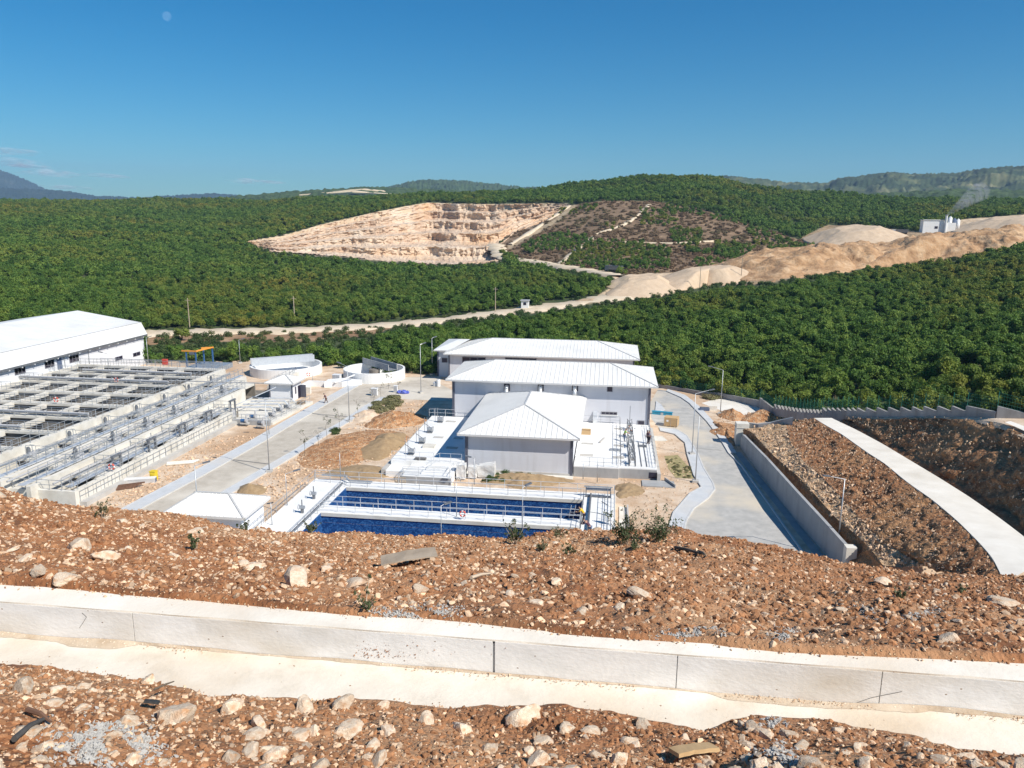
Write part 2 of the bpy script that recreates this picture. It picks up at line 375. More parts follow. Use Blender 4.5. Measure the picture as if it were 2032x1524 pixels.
def grid_mesh(name, G, m, attr=None, smooth=True):
    """G: (rows, cols, 3) points -> one sheet, facing up"""
    R, C = G.shape[:2]
    me = bpy.data.meshes.new(name)
    idx = np.arange(R*C).reshape(R, C)
    q = np.stack([idx[:-1,:-1], idx[:-1,1:], idx[1:,1:], idx[1:,:-1]], -1).reshape(-1, 4)
    me.vertices.add(R*C); me.vertices.foreach_set('co', G.reshape(-1).astype(np.float32))
    me.loops.add(q.size); me.loops.foreach_set('vertex_index', q.reshape(-1).astype(np.int32))
    me.polygons.add(len(q)); me.polygons.foreach_set('loop_start', np.arange(0, q.size, 4, dtype=np.int32))
    try: me.polygons.foreach_set('loop_total', np.full(len(q), 4, np.int32))
    except Exception: pass
    me.update(calc_edges=True)
    me.polygons.foreach_set('use_smooth', [bool(smooth)]*len(q))
    if attr is not None:
        a = me.attributes.new('zone', 'FLOAT_COLOR', 'POINT')
        a.data.foreach_set('color', attr.reshape(-1).astype(np.float32))
    me.materials.append(m)
    o = bpy.data.objects.new(name, me); COL.objects.link(o)
    return o
def rays_np(px, py):
    return CF[None]*F_PX + np.outer(px-CX, CR) - np.outer(py-CY, CU)
def pd_np(px, py, D):
    d = rays_np(px, py); return CAM[None] + d*(D/np.hypot(d[:,0], d[:,1]))[:,None]
def pz_np(px, py, z):
    d = rays_np(px, py); return CAM[None] + d*((z-CAM_H)/d[:,2])[:,None]
def proj_np(Q):
    v = Q - CAM; k = F_PX/(v@CF); return CX + (v@CR)*k, CY - (v@CU)*k
def smooth1(a, n):
    for _ in range(n):
        b = a.copy(); b[1:-1] = (a[:-2]+2*a[1:-1]+a[2:])/4; a = b
    return a
class Loft:
    """real surface lofted through feature lines; columns share a bearing from the viewpoint used to measure them"""
    def __init__(s, X, curves, subs, smooth_rows=0):
        rows = []
        for k in range(len(curves)-1):
            t = np.linspace(0, 1, subs[k], endpoint=False)
            for tt in t: rows.append(curves[k]*(1-tt)+curves[k+1]*tt)
        rows.append(curves[-1]); s.G = np.array(rows); s.X = X
        if smooth_rows: s.G = smooth1(s.G, smooth_rows)
        s.row0 = np.cumsum([0]+list(subs))
        s.update()
    def update(s):
        _, y = proj_np(s.G.reshape(-1,3)); s.Y = y.reshape(s.G.shape[:2])
    def _col(s, c, py, r0=0):
        Y = s.Y[r0:,c]; w = np.nonzero(Y <= py)[0]
        if len(w) == 0: return s.G[-1,c]
        r = w[0]
        if r == 0: return s.G[r0,c]
        t = (Y[r-1]-py)/max(1e-9, Y[r-1]-Y[r]); return s.G[r0+r-1,c]*(1-t)+s.G[r0+r,c]*t
    def at(s, px, py, r0=0):
        f = (px-s.X[0])/(s.X[1]-s.X[0]); f = min(max(f, 0), len(s.X)-1.001); c = int(f); t = f-c
        return s._col(c, py, r0)*(1-t)+s._col(c+1, py, r0)*t

# ------------------------------------------------------------------ wooded hills beyond the plant
XC = [-320,0,250,500,750,1000,1200,1400,1600,1800,2032,2380]
F0X = [-320,0,290,440,500,640,700,830,868,1000,1290,1400,1510,1590,1640,1800,2032,2380]
F0Y = [700,690,722,722,716,728,735,745,748,745,765,786,800,822,827,826,828,834]
F0Z = [0,0,0,0,0,0,0,0,0,0,0,-.1,.0,1.6,3.2,5.0,8.2,9.4]
FE = {
 1: ([660,650,664,657,647,620,592,650,640,630,610,600], [200,200,225,230,240,250,262,200,200,210,220,230]),
 2: ([560,560,560,600,590,560,560,575,540,518,486,470], [300,300,330,300,310,330,305,300,330,370,400,420]),
 3: ([480,480,480,540,530,520,542,543,518,495,462,450], [480,480,500,380,400,410,345,350,400,430,450,470]),
 4: ([440,440,445,480,460,450,470,480,490,470,445,440], [650,650,640,500,510,540,450,450,480,490,520,530]),
 5: ([415,415,415,430,408,404,402,408,440,440,425,425], [800,800,800,700,630,640,560,570,600,580,620,620]),
 6: ([398,399,400,401,394,384,362,358,382,400,402,404], [1000,950,950,860,780,760,740,750,760,800,850,900]),
}
HX = np.linspace(-320, 2380, 676)
curves = [pz_np(HX, np.interp(HX, F0X, F0Y), np.interp(HX, F0X, F0Z))]
c_back = curves[0].copy(); dd = c_back[:,:2]/np.hypot(c_back[:,0], c_back[:,1])[:,None]
for k in range(1, 7):
    y = np.interp(HX, XC, FE[k][0]); D = np.interp(HX, XC, FE[k][1])
    if k == 6: y = y - 9*np.exp(-((HX-1345)/110.0)**2)
    if k >= 2: y = smooth1(y, 60); D = smooth1(D, 60)
    curves.append(pd_np(HX, y, D))
c7 = curves[-1].copy(); dr = c7[:,:2]/np.hypot(c7[:,0], c7[:,1])[:,None]; c7[:,:2] += dr*260; c7[:,2] -= 30; curves.append(c7)
hills = Loft(HX, curves, [26,34,44,44,44,44,8], 5)
_D = np.hypot(hills.G[...,0], hills.G[...,1])
_fade = np.clip((_D-190)/120, 0, 1)
hills.G[...,2] += _fade*(fbm(hills.G[...,0]/70, hills.G[...,1]/70, 3)*3.2 + fbm(hills.G[...,0]/18, hills.G[...,1]/18, 8, 3)*.9)
hills.update()
QUARRY = [(487,480),(560,468),(640,445),(740,422),(800,410),(850,402),(950,405),(1120,403),(1135,408),(1075,442),(1005,470),(985,490),(1003,517),(960,524),(880,528),(810,523),(740,518),(690,511),(600,506),(540,502)]
CLEARED = [(985,495),(1005,470),(1080,440),(1140,406),(1200,398),(1300,400),(1400,418),(1480,443),(1560,468),(1640,492),(1560,507),(1500,541),(1400,543),(1250,546),(1110,528),(1030,517)]
APRON = [(1085,523),(1225,546),(1400,538),(1530,538),(1490,560),(1400,570),(1330,580),(1250,594),(1180,603),(1060,622),(1045,614),(1180,592),(1213,568),(1220,552),(1100,534)]
BANK = [(1480,566),(1555,510),(1640,498),(1740,487),(1800,472),(1900,452),(2032,436),(2200,430),(2200,480),(2032,486),(1960,495),(1900,512),(1700,536),(1530,561)]
STOCK = [(1590,472),(1640,447),(1700,448),(1800,458),(1850,462),(1740,492),(1640,500)]
TERRACE = [(1880,452),(1905,436),(2032,426),(2200,424),(2200,452),(1890,460)]
EMBANK = [(285,668),(420,664),(560,661),(700,654),(790,647),(740,664),(640,676),(560,681),(480,678),(285,684)]
BARE2 = [(1895,378),(1960,374),(2040,378),(2010,386),(1900,384)]
PATCHES = [[(1160,478),(1250,480),(1330,495),(1330,535),(1200,538),(1120,520)],[(1270,415),(1350,420),(1340,450),(1270,448)],[(1420,480),(1500,490),(1470,520),(1420,510)],[(1540,475),(1610,490),(1560,506),(1520,495)],[(1080,470),(1130,455),(1130,485),(1050,505),(1030,490)],[(1330,450),(1400,460),(1380,500),(1330,480)]]
ROADPX = [(286,664),(350,662),(450,659),(560,658),(680,653),(800,644),(900,635),(1000,621),(1100,608),(1200,593),(1265,583)]
TRACKS = [[(985,492),(998,512),(1060,519),(1110,527)],[(1140,408),(1100,440),(1060,462),(1010,490)]]
def seg_d(px, py, line):
    best = 1e9
    for (ax, ay), (bx, by) in zip(line[:-1], line[1:]):
        dx, dy = bx-ax, by-ay; t = max(0, min(1, ((px-ax)*dx+(py-ay)*dy)/(dx*dx+dy*dy)))
        best = min(best, math.hypot(px-ax-t*dx, py-ay-t*dy))
    return best
def zone_of(px, py):
    """(cleared, bare, brown bank, quarry)"""
    if py < 370 or py > 700: return 0,0,0,0
    if in_poly(px, py, QUARRY): return 0,1,0,1
    if in_poly(px, py, APRON) or in_poly(px, py, TERRACE) or in_poly(px, py, BARE2): return 0,1,0,0
    if in_poly(px, py, BANK) or in_poly(px, py, STOCK): return 0,.55,.45,0
    if in_poly(px, py, CLEARED):
        for t in TRACKS:
            if seg_d(px, py, t) < 4: return .3,.6,0,0
        return 1,0,0,0
    if in_poly(px, py, EMBANK): return 0,0,1,0
    if seg_d(px, py, ROADPX) < 5: return 0,1,0,0
    return 0,0,0,0
HPX, HPY = proj_np(hills.G.reshape(-1,3))
zone = np.zeros((len(HPX), 4)); zone[:,3] = 1; isq = np.zeros(len(HPX), bool)
for i in range(len(HPX)):
    if 370 < HPY[i] < 700:
        a, b, c, q = zone_of(HPX[i], HPY[i]); zone[i,:3] = (a,b,c); isq[i] = q > 0
# hidden back side never gets a zone
zone = zone.reshape(*hills.G.shape[:2], 4); zone[hills.row0[6]+2:,:,:3] = 0
Gl = hills.G.copy(); isq = isq.reshape(Gl.shape[:2]); isq[hills.row0[6]+2:] = False
ii = isq.copy(); ii[1:] &= isq[:-1]; ii[:-1] &= isq[1:]; ii[:,1:] &= isq[:,:-1]; ii[:,:-1] &= isq[:,1:]
Gl[...,2] -= ii*14.0
bare = (zone[...,1] > .3) & ~isq
Gl[...,2] += bare*fbm(Gl[...,0]/9, Gl[...,1]/9, 21, 3)*.8
def hills_mat():
    m = bpy.data.materials.new('hill_ground'); m.use_nodes = True; N, L = m.node_tree.nodes, m.node_tree.links
    bs = N['Principled BSDF']; bs.inputs['Roughness'].default_value = .95
    tc = N.new('ShaderNodeTexCoord'); at = N.new('ShaderNodeAttribute'); at.attribute_name = 'zone'
    sp = N.new('ShaderNodeSeparateColor'); L.new(at.outputs['Color'], sp.inputs[0])
    def ramp(scale, stops):
        n = N.new('ShaderNodeTexNoise'); n.inputs['Scale'].default_value = scale; n.inputs['Detail'].default_value = 8; n.inputs['Roughness'].default_value = .7
        L.new(tc.outputs['Object'], n.inputs[0]); r = N.new('ShaderNodeValToRGB'); L.new(n.outputs['Fac'], r.inputs[0]); e = r.color_ramp.elements
        e[0].position, e[0].color = stops[0][0], (*stops[0][1],1); e[1].position, e[1].color = stops[-1][0], (*stops[-1][1],1)
        for p, c in stops[1:-1]: x = e.new(p); x.color = (*c,1)
        return r.outputs[0]
    def mix(f, a, b):
        x = N.new('ShaderNodeMix'); x.data_type = 'RGBA'; L.new(f, x.inputs[0]); L.new(a, x.inputs[6]); L.new(b, x.inputs[7]); return x.outputs[2]
    c = ramp(.25, [(.35,(.035,.06,.018)),(.65,(.07,.085,.03))])
    c = mix(sp.outputs[0], c, ramp(.10, [(.32,(.12,.075,.042)),(.5,(.20,.130,.075)),(.68,(.30,.205,.125))]))
    c = mix(sp.outputs[1], c, ramp(.16, [(.3,(.42,.28,.16)),(.5,(.56,.42,.28)),(.7,(.66,.54,.40))]))
    c = mix(sp.outputs[2], c, ramp(.18, [(.3,(.17,.09,.045)),(.5,(.30,.18,.095)),(.7,(.44,.30,.18))]))
    L.new(c, bs.inputs['Base Color'])
    bp = N.new('ShaderNodeBump'); bp.inputs['Strength'].default_value = .9; bp.inputs['Distance'].default_value = 1.2
    n3 = N.new('ShaderNodeTexNoise'); n3.inputs['Scale'].default_value = .35; n3.inputs['Detail'].default_value = 6; L.new(tc.outputs['Object'], n3.inputs[0])
    L.new(n3.outputs['Fac'], bp.inputs['Height']); L.new(bp.outputs[0], bs.inputs['Normal'])
    return m
tag(grid_mesh('hills', Gl, hills_mat(), zone), kind='structure')
T = hills.at

# quarry face: stepped benches cut into the hillside
def quarry():
    U = np.linspace(490, 1131, 330)
    top = np.interp(U, [490,560,640,740,800,850,950,1050,1120,1131], [479,468,446,423,411,403,406,405,404,407])
    bot = np.interp(U, [490,540,600,690,740,810,880,960,985,1000,1020,1070,1131], [482,499,503,509,516,521,526,523,519,505,478,446,410])
    nb, rows = 5, 141
    lo = np.array([T(x, y) for x, y in zip(U, bot)]); hi = np.array([T(x, y) for x, y in zip(U, top)])
    lo = smooth1(lo, 12); hi = smooth1(hi, 12)
    G = np.zeros((rows, len(U), 3))
    wob = fbm(U/120, U*0, 31, 3)*.35
    for r in range(rows):
        v = r/(rows-1)*nb; vv = np.clip(v+wob*np.sin(math.pi*r/(rows-1)), 0, nb)
        fl = np.minimum(np.floor(vv), nb-1); fr = vv-fl
        sh = (fl+np.clip(fr/.55, 0, 1))/nb; sz = (fl+np.clip((fr-.45)/.55, 0, 1)**.8)/nb
        G[r,:,:2] = lo[:,:2]*(1-sh)[:,None]+hi[:,:2]*sh[:,None]
        G[r,:,2] = lo[:,2]*(1-sz)+hi[:,2]*sz
        ris = np.clip((fr-.4)/.1, 0, 1)*np.clip((1.0-fr)/.08, 0, 1)
        rk = (fbm(U/5.5, U*0+r*.06, 41, 4)*2.2+fbm(U/17, U*0+r*.03, 43, 3)*3.0)*ris*np.interp(U,[490,760,900,1131],[.5,.6,1.1,1.1]) + fbm(U/9, r*.35+U*0, 47, 3)*1.3
        G[r,:,1] -= rk; G[r,:,0] += fbm(U/8, r*.3+U*0, 53, 3)*1.2; G[r,:,2] += fbm(U/6, r*.3+U*0, 59, 3)*.7
    m = mat('quarry_rock', [(.24,(.38,.24,.145)),(.38,(.55,.385,.265)),(.55,(.645,.50,.37)),(.72,(.71,.60,.475))], .05, .95, 1.0, .5, detail=9, distort=.6, stretch=(1,1,.35), big=(.02,(.60,.38,.21),.54,.74), bdist=1.5)
    return tag(grid_mesh('quarry', G, m, smooth=False), kind='structure')
quarry()

# dirt road and haul tracks draped on the hills (they lie on top of the terrain)
def drape(name, line, wpx, m, dz=.35, n=8):
    pts = []
    for (a, b) in zip(line[:-1], line[1:]):
        for k in range(n): pts.append((lerp(a[0],b[0],k/n), lerp(a[1],b[1],k/n)))
    pts.append(line[-1])
    c = np.array([T(*p) for p in pts]); c = smooth1(c, 10)
    rows = []
    for i in range(len(c)):
        t = c[min(i+1,len(c)-1)]-c[max(i-1,0)]; nrm = np.array([-t[1], t[0], 0]); nrm /= np.linalg.norm(nrm)
        w = wpx*(1+.25*math.sin(i*1.7)+.15*math.sin(i*.63))
        rows.append([c[i]-nrm*w*1.25+[0,0,-.5], c[i]-nrm*w+[0,0,dz], c[i]+[0,0,dz+.05], c[i]+nrm*w+[0,0,dz], c[i]+nrm*w*1.25+[0,0,-.5]])
    return tag(grid_mesh(name, np.array(rows), m), kind='structure')
mat('dirt_road', [(.3,(.56,.44,.30)),(.7,(.70,.60,.46))], .3, .95, .3, 2, bdist=.05)
drape('dirt_road', ROADPX, 5.6, M['dirt_road'])
drape('haul_track', [(985,486),(990,500),(1003,513),(1060,520),(1110,528),(1180,540),(1225,550)], 4.0, M['dirt_road'], .8)

for _l in ([(1290,405),(1262,432),(1230,450),(1180,465)],[(1180,470),(1150,492),(1110,525)],[(1130,409),(1085,440),(1012,486)],[(1230,480),(1330,484),(1420,478)]): drape('haul_track', _l, 1.3, M['dirt_road'], .5)
# far ridges, each a long hill with a rough wooded skin
def ridge(name, line, D, drop, m, amp=3.0, depth=.25, cols=420, seed=0):
    xs = np.linspace(line[0][0], line[-1][0], cols); ys = np.interp(xs, [p[0] for p in line], [p[1] for p in line]); ys = smooth1(ys, 6)
    crest = pd_np(xs, ys, np.full(cols, float(D)))
    dr = crest[:,:2]/np.hypot(crest[:,0], crest[:,1])[:,None]
    rows = []
    for t in np.linspace(1, 0, 40):
        q = crest.copy(); q[:,:2] -= dr*(D*depth*t**1.1); q[:,2] -= drop*(t**1.5)+0*t
        q[:,2] += fbm(q[:,0]/(D*.02), q[:,1]/(D*.02), seed, 3)*amp*2.2*min(1, t*3)
        q[:,2] += (vnoise(q[:,0]/5.5, q[:,1]/5.5, seed+5)-.5)*amp
        rows.append(q)
    for t in (.3, 1.0):
        q = crest.copy(); q[:,:2] += dr*(D*.12*t); q[:,2] -= drop*.6*t; rows.append(q)
    return tag(grid_mesh(name, np.array(rows), m), kind='structure')
far_wood = mat('far_woodland', [(.32,(.020,.042,.014)),(.5,(.040,.075,.022)),(.7,(.075,.11,.035))], .05, .95, 1.0, .12, detail=10, bdist=4.0)
far_field = mat('far_fields', [(.40,(.022,.042,.018)),(.52,(.04,.065,.026)),(.62,(.11,.125,.055)),(.72,(.20,.19,.10))], .012, .95, .5, .1, detail=8, bdist=3.0)
haze_blue = mat('far_slope', [(.35,(.012,.035,.045)),(.60,(.022,.05,.055)),(.76,(.16,.16,.15))], .006, .95, 0, detail=8)  # blue of the distant air mixed into the slope colour
ridge('far_hill', [(330,402),(380,400),(450,391),(550,382),(650,375),(730,371),(800,373),(900,378),(980,386),(1060,394)], 1500, 95, far_wood, 5, seed=1)
ridge('far_hill', [(1480,380),(1540,382),(1640,386),(1720,385),(1800,381),(1900,376),(2032,378),(2300,372)], 1300, 70, far_wood, 5, seed=2)
ridge('far_hill', [(1340,358),(1400,352),(1450,350),(1500,356),(1560,362),(1640,364),(1660,356),(1720,349),(1760,343),(1830,346),(1900,345),(1930,338),(1990,332),(2032,331),(2300,326)], 2400, 130, far_field, 9, seed=3)
ridge('far_hill', [(740,380),(780,369),(830,359),(870,357),(930,361),(1000,369),(1060,375),(1150,372),(1240,379)], 3000, 115, far_wood, 12, seed=4)
ridge('far_hill', [(1140,380),(1200,363),(1240,351),(1275,346),(1310,350),(1400,357),(1460,366)], 3600, 160, far_wood, 14, seed=5)
ridge('far_hill', [(-300,376),(0,373),(60,375),(130,380),(190,389),(270,392),(340,388),(420,384),(470,388),(520,398)], 4000, 135, haze_blue, 10, seed=6)
ridge('far_mountain', [(-420,330),(-200,322),(-60,322),(0,338),(40,352),(90,376),(150,386),(230,394)], 6000, 350, haze_blue, 20, depth=.22, seed=7)
# pale cutting on the dark ridge
for line, D in (([(596,388),(640,384),(690,379),(720,377),(780,383)], 1440), ([(650,384),(700,381),(740,385),(790,388)], 1400)):
    q = np.array([PD(x, y, D) for x, y in line]); G = np.array([q+[0,0,-3.0], q+[0,-6,1.5], q+[0,14,3.0]])
    tag(grid_mesh('hill_cutting', G, M['dirt_road']), kind='structure')

# ------------------------------------------------------------------ trees
def leafy(name, blobs, n, leaf, m, seed, flat=.75):
    """crown of n small leaf faces spread through the given blobs [(centre, radii)]"""
    rg = random.Random(seed); vs = []; fs = []
    wts = [b[1][0]*b[1][1] for b in blobs]
    for i in range(n):
        c, r = rg.choices(blobs, wts)[0]
        while True:
            d = Vector((rg.gauss(0,1), rg.gauss(0,1), rg.gauss(0,1)))
            if d.length > .1: d.normalize(); break
        k = rg.random()**.35
        p = Vector((c[0]+d.x*r[0]*k, c[1]+d.y*r[1]*k, c[2]+d.z*r[2]*k))
        nr = (d*.9+Vector((rg.gauss(0,.5), rg.gauss(0,.5), rg.gauss(.35,.5)))).normalized()
        a = nr.orthogonal().normalized(); a.rotate(Matrix.Rotation(rg.random()*6.28, 3, nr)); b = nr.cross(a)
        s = leaf*(.6+.8*rg.random()); a *= s*.5; b *= s*.5*flat; bend = nr*s*.12
        k0 = len(vs); vs += [p-a, p+b*.9+bend*.5, p+a, p-b*.9+bend*.5]; fs.append((k0,k0+1,k0+2,k0+3))
    me = bpy.data.meshes.new(name); me.from_pydata([tuple(v) for v in vs], [], fs); me.materials.append(m)
    return me
def tree_blobs(rg, R, H, n=9):
    bl = [((0,0,H*.55), (R*.6,R*.6,H*.32))]
    for i in range(n):
        a = rg.random()*6.28; rr = R*(.25+.5*rg.random()); z = H*(.28+.55*rg.random()); s = R*(.22+.22*rg.random())
        bl.append(((rr*math.cos(a)*(1.15-z/H*.6), rr*math.sin(a)*(1.15-z/H*.6), z), (s, s, s*.8)))
    return bl
def trunk_mesh(name, rg, H, r=.1, m=None):
    mb = MB(); p = Vector((0,0,-.4)); q = Vector((rg.uniform(-.15,.15), rg.uniform(-.15,.15), H*.35)); mb.tube(p, q, r, r*.75)
    for k in range(4):
        a = k*1.57+rg.random(); e = q+Vector((math.cos(a)*H*.22, math.sin(a)*H*.22, H*.3)); mb.tube(q, e, r*.6, r*.2, n=5)
    me = bpy.data.meshes.new(name); me.from_pydata(mb.v, [], mb.f); me.materials.append(m); return me
CROWNS = []; TRUNKS = []; FARC = []
for s in range(6):
    rg = random.Random(100+s); R, H = 1.45+.2*(s % 3), 2.5+.45*(s % 4)
    CROWNS.append(leafy('crown', tree_blobs(rg, R, H, 16), 1100, .30, M['tree_leaf'], s)); TRUNKS.append(trunk_mesh('trunk', rg, H, .10, M['bark']))
for s in range(5):
    rg = random.Random(200+s); FARC.append(leafy('far_crown', tree_blobs(rg, 1.6+.25*(s%3), 2.7+.5*(s%3), 10), 280, .55, M['tree_leaf'], 50+s))
def scatter(name, pts, scl, rot, idx, meshes, mats_override=None, kind='stuff', label=None, cat=None):
    """thousands of copies of the given meshes standing at pts: ONE object"""
    src = bpy.data.collections.new(name + '_sources')
    for i, me in enumerate(meshes):
        o = bpy.data.objects.new('%s_source_%02d' % (name, i), me); src.objects.link(o)
    me = bpy.data.meshes.new(name); me.vertices.add(len(pts)); me.vertices.foreach_set('co', np.asarray(pts, np.float32).reshape(-1))
    a = me.attributes.new('scl', 'FLOAT_VECTOR', 'POINT'); a.data.foreach_set('vector', np.asarray(scl, np.float32).reshape(-1))
    a = me.attributes.new('rot', 'FLOAT_VECTOR', 'POINT'); a.data.foreach_set('vector', np.asarray(rot, np.float32).reshape(-1))
    a = me.attributes.new('pick', 'INT', 'POINT'); a.data.foreach_set('value', np.asarray(idx, np.int32))
    ob = bpy.data.objects.new(name, me); COL.objects.link(ob)
    ng = bpy.data.node_groups.new(name + '_nodes', 'GeometryNodeTree')
    ng.interface.new_socket('Geometry', in_out='INPUT', socket_type='NodeSocketGeometry'); ng.interface.new_socket('Geometry', in_out='OUTPUT', socket_type='NodeSocketGeometry')
    N, L = ng.nodes, ng.links
    gi = N.new('NodeGroupInput'); go = N.new('NodeGroupOutput'); ip = N.new('GeometryNodeInstanceOnPoints'); ci = N.new('GeometryNodeCollectionInfo')
    ci.inputs['Collection'].default_value = src; ci.inputs['Separate Children'].default_value = True; ci.inputs['Reset Children'].default_value = True
    ip.inputs['Pick Instance'].default_value = True
    def na(nm, t):
        x = N.new('GeometryNodeInputNamedAttribute'); x.data_type = t; x.inputs['Name'].default_value = nm; return x.outputs['Attribute']
    L.new(gi.outputs[0], ip.inputs['Points']); L.new(ci.outputs[0], ip.inputs['Instance'])
    L.new(na('pick','INT'), ip.inputs['Instance Index']); L.new(na('scl','FLOAT_VECTOR'), ip.inputs['Scale']); L.new(na('rot','FLOAT_VECTOR'), ip.inputs['Rotation'])
    L.new(ip.outputs[0], go.inputs[0])
    md = ob.modifiers.new('scatter', 'NODES'); md.node_group = ng
    return tag(ob, label, cat, kind=kind)
# where trees can stand
rs = np.random.RandomState(7)
def sample_grid(G, density, r0, r1):
    A = G[r0:r1,:-1]; B = G[r0:r1,1:]; Cc = G[r0+1:r1+1,1:]; Dd = G[r0+1:r1+1,:-1]
    d1 = Cc-A; d2 = Dd-B
    area = .5*np.abs(d1[...,0]*d2[...,1]-d1[...,1]*d2[...,0])
    n = rs.poisson(area*density)
    r, c = np.nonzero(n); rep = n[r,c]; r = np.repeat(r, rep); c = np.repeat(c, rep)
    u = rs.rand(len(r))[:,None]; v = rs.rand(len(r))[:,None]
    return (A[r,c]*(1-u)+B[r,c]*u)*(1-v)+(Dd[r,c]*(1-u)+Cc[r,c]*u)*v
GD = np.hypot(hills.G[...,0], hills.G[...,1]); GDm = GD[:-1,:-1]
dens = np.where(GDm < 260, .31, np.where(GDm < 480, .21, .125))
pts = sample_grid(hills.G, dens[:hills.row0[6]+6], 0, hills.row0[6]+6)
px, py = proj_np(pts); D = np.hypot(pts[:,0], pts[:,1])
keep = (px > -280) & (px < 2320)
pts, px, py, D = pts[keep], px[keep], py[keep], D[keep]
cls = np.zeros(len(pts), int); hidden_back = D > np.interp(px, XC, FE[6][1])+25
for i in range(len(pts)):
    a, b, c, q = zone_of(px[i], py[i])
    if hidden_back[i]: continue
    if a > .9:
        green = any(in_poly(px[i], py[i], p) for p in PATCHES)
        n_ = vnoise(pts[i,0]/22, pts[i,1]/22, 71)
        cls[i] = 1 if (green and rs.rand() < .75) or (n_ > .70 and rs.rand() < .6) else (2 if rs.rand() < .5 else 3)
    elif b > .3 or a > .2: cls[i] = 3
    elif c < .3 and D[i] < 560 and any(zone_of(px[i], py[i]-k_*F_PX*3.4/D[i])[1:3] != (0,0) for k_ in (.3,.65,1.0)): cls[i] = 4 if rs.rand() < .5 else 3
    elif c > .3: cls[i] = 4 if rs.rand() < .22 else 3
    elif seg_d(px[i], py[i], ROADPX) < 9: cls[i] = 4 if rs.rand() < .25 else 3
# the open strip right behind the plant
near_road = (D < 205) & (px < 860) & (py > 690); cls[near_road & (rs.rand(len(pts)) < .55)] = 4
forest = cls == 0
sc = .92*(.60+.72*rs.rand(len(pts)))*np.where(D > 480, 1.22, np.where(D > 260, 1.05, .92))
sc *= .85+.35*vnoise(pts[:,0]/30, pts[:,1]/30, 91)
order = np.argsort(D+np.where(forest & (px > 280) & (px < 2045) & (py < 830), 0, 1e6))
solo = order[:300]; solo_set = np.zeros(len(pts), bool); solo_set[solo] = True
LAB_TREE = 'low bushy green tree, one of many packed into the wood along the plant boundary'
for i in solo:
    k = rs.randint(6); e = empty('wood_tree', pts[i], LAB_TREE, 'tree', 'trees at the near edge of the wood', rs.rand()*6.28)
    s_ = float(sc[i]); e.scale = (s_*(.9+.25*rs.rand()), s_*(.9+.25*rs.rand()), s_*(.85+.4*rs.rand()))
    for nm, me in (('crown', CROWNS[k]), ('trunk', TRUNKS[k])):
        o = bpy.data.objects.new(nm, me); COL.objects.link(o); o.parent = e
def rz(n): r = np.zeros((n,3)); r[:,2] = rs.rand(n)*6.28; r[:,:2] = rs.normal(0,.06,(n,2)); return r
def s3(s): return np.stack([s*(.9+.25*rs.rand(len(s))), s*(.9+.25*rs.rand(len(s))), s*(.85+.35*rs.rand(len(s)))], 1)
w = forest & ~solo_set & (D < 330); scatter('woodland', pts[w], s3(sc[w]), rz(w.sum()), rs.randint(0,6,w.sum()), CROWNS, label='dense green woodland rising behind the plant boundary and the dirt road', cat='woodland')
w = forest & ~solo_set & (D >= 330); scatter('hillside_forest', pts[w], s3(sc[w]), rz(w.sum()), rs.randint(0,5,w.sum()), FARC, label='dark green forest covering the far hills around the quarry', cat='forest')
w = cls == 1; scatter('regrowth_shrubs', pts[w], s3(sc[w]*.7), rz(w.sum()), rs.randint(0,5,w.sum()), FARC, label='green regrowth scattered over the cleared brown hillside', cat='shrubs')
BR = [leafy('brush', [((0,0,.4),(1.6,1.6,.6))], 120, .7, M['dead_brush'], 300+s) for s in range(3)]
w = cls == 2; scatter('cut_brush', pts[w], s3(sc[w]*.8), rz(w.sum()), rs.randint(0,3,w.sum()), BR, label='brown cut brush lying on the cleared hillside', cat='brush')
SH = [leafy('shrub', [((0,0,.5),(1.0,1.0,.7)),((.5,.2,.6),(.7,.7,.6))], 260, .3, M['shrub_leaf'], 320+s) for s in range(3)]
w = cls == 4; scatter('low_scrub', pts[w], s3(sc[w]), rz(w.sum()), rs.randint(0,3,w.sum()), SH, label='pale green low scrub on the strip behind the plant and the road bank', cat='scrub')
p = T(362, 676); e = empty('round_tree', p, 'lone round dark green tree standing beside the dirt road right of the long hall', 'tree')
for nm, me in (('crown', CROWNS[2]), ('trunk', TRUNKS[2])):
    o = bpy.data.objects.new(nm, me); COL.objects.link(o); o.parent = e
e.scale = (1.25,1.25,1.15)
# ------------------------------------------------------------------ near bank, ditch
BX = np.linspace(-900, 2950, 1250)
Z_FL = 26.0
NEAR_E = ([-900,-400,0,100,220,330,430,560,760,900,1016,1100,1200,1300,1400,1440,1500,1650,1800,1900,2032,2400,2950],[1240,1290,1313,1322,1335,1360,1380,1382,1390,1400,1398,1400,1406,1432,1448,1432,1418,1432,1458,1490,1502,1540,1597])
FAR_E = ([-900,-400,0,150,250,400,600,720,860,1016,1130,1240,1400,1540,1800,2032,2400,2950],[1090,1130,1148,1158,1170,1180,1200,1210,1216,1232,1247,1255,1264,1281,1291,1302,1330,1375])
CREST = ([-900,-400,0,60,150,250,345,470,600,700,800,1000,1100,1200,1330,1430,1560,1690,1800,1900,2032,2400,2950],[830,900,966,986,1010,1020,1031,1044,1056,1058,1062,1067,1058,1052,1054,1070,1087,1113,1126,1136,1150,1180,1240])
WALL_Y = 4.585
ztop = np.array([PY(x, y, WALL_Y)[2] for x, y in ((0,1190),(300,1222),(600,1242),(1016,1271),(1320,1299),(1740,1330),(2032,1348))])
Z_TOP = float(ztop.mean())
g_near = pz_np(BX, np.interp(BX, *NEAR_E), Z_FL+.05); g_far = pz_np(BX, np.interp(BX, *FAR_E), Z_TOP+.035)
g_near[:,1] = np.minimum(g_near[:,1], WALL_Y-.08); g_far[:,1] = np.maximum(g_far[:,1], WALL_Y+.10)
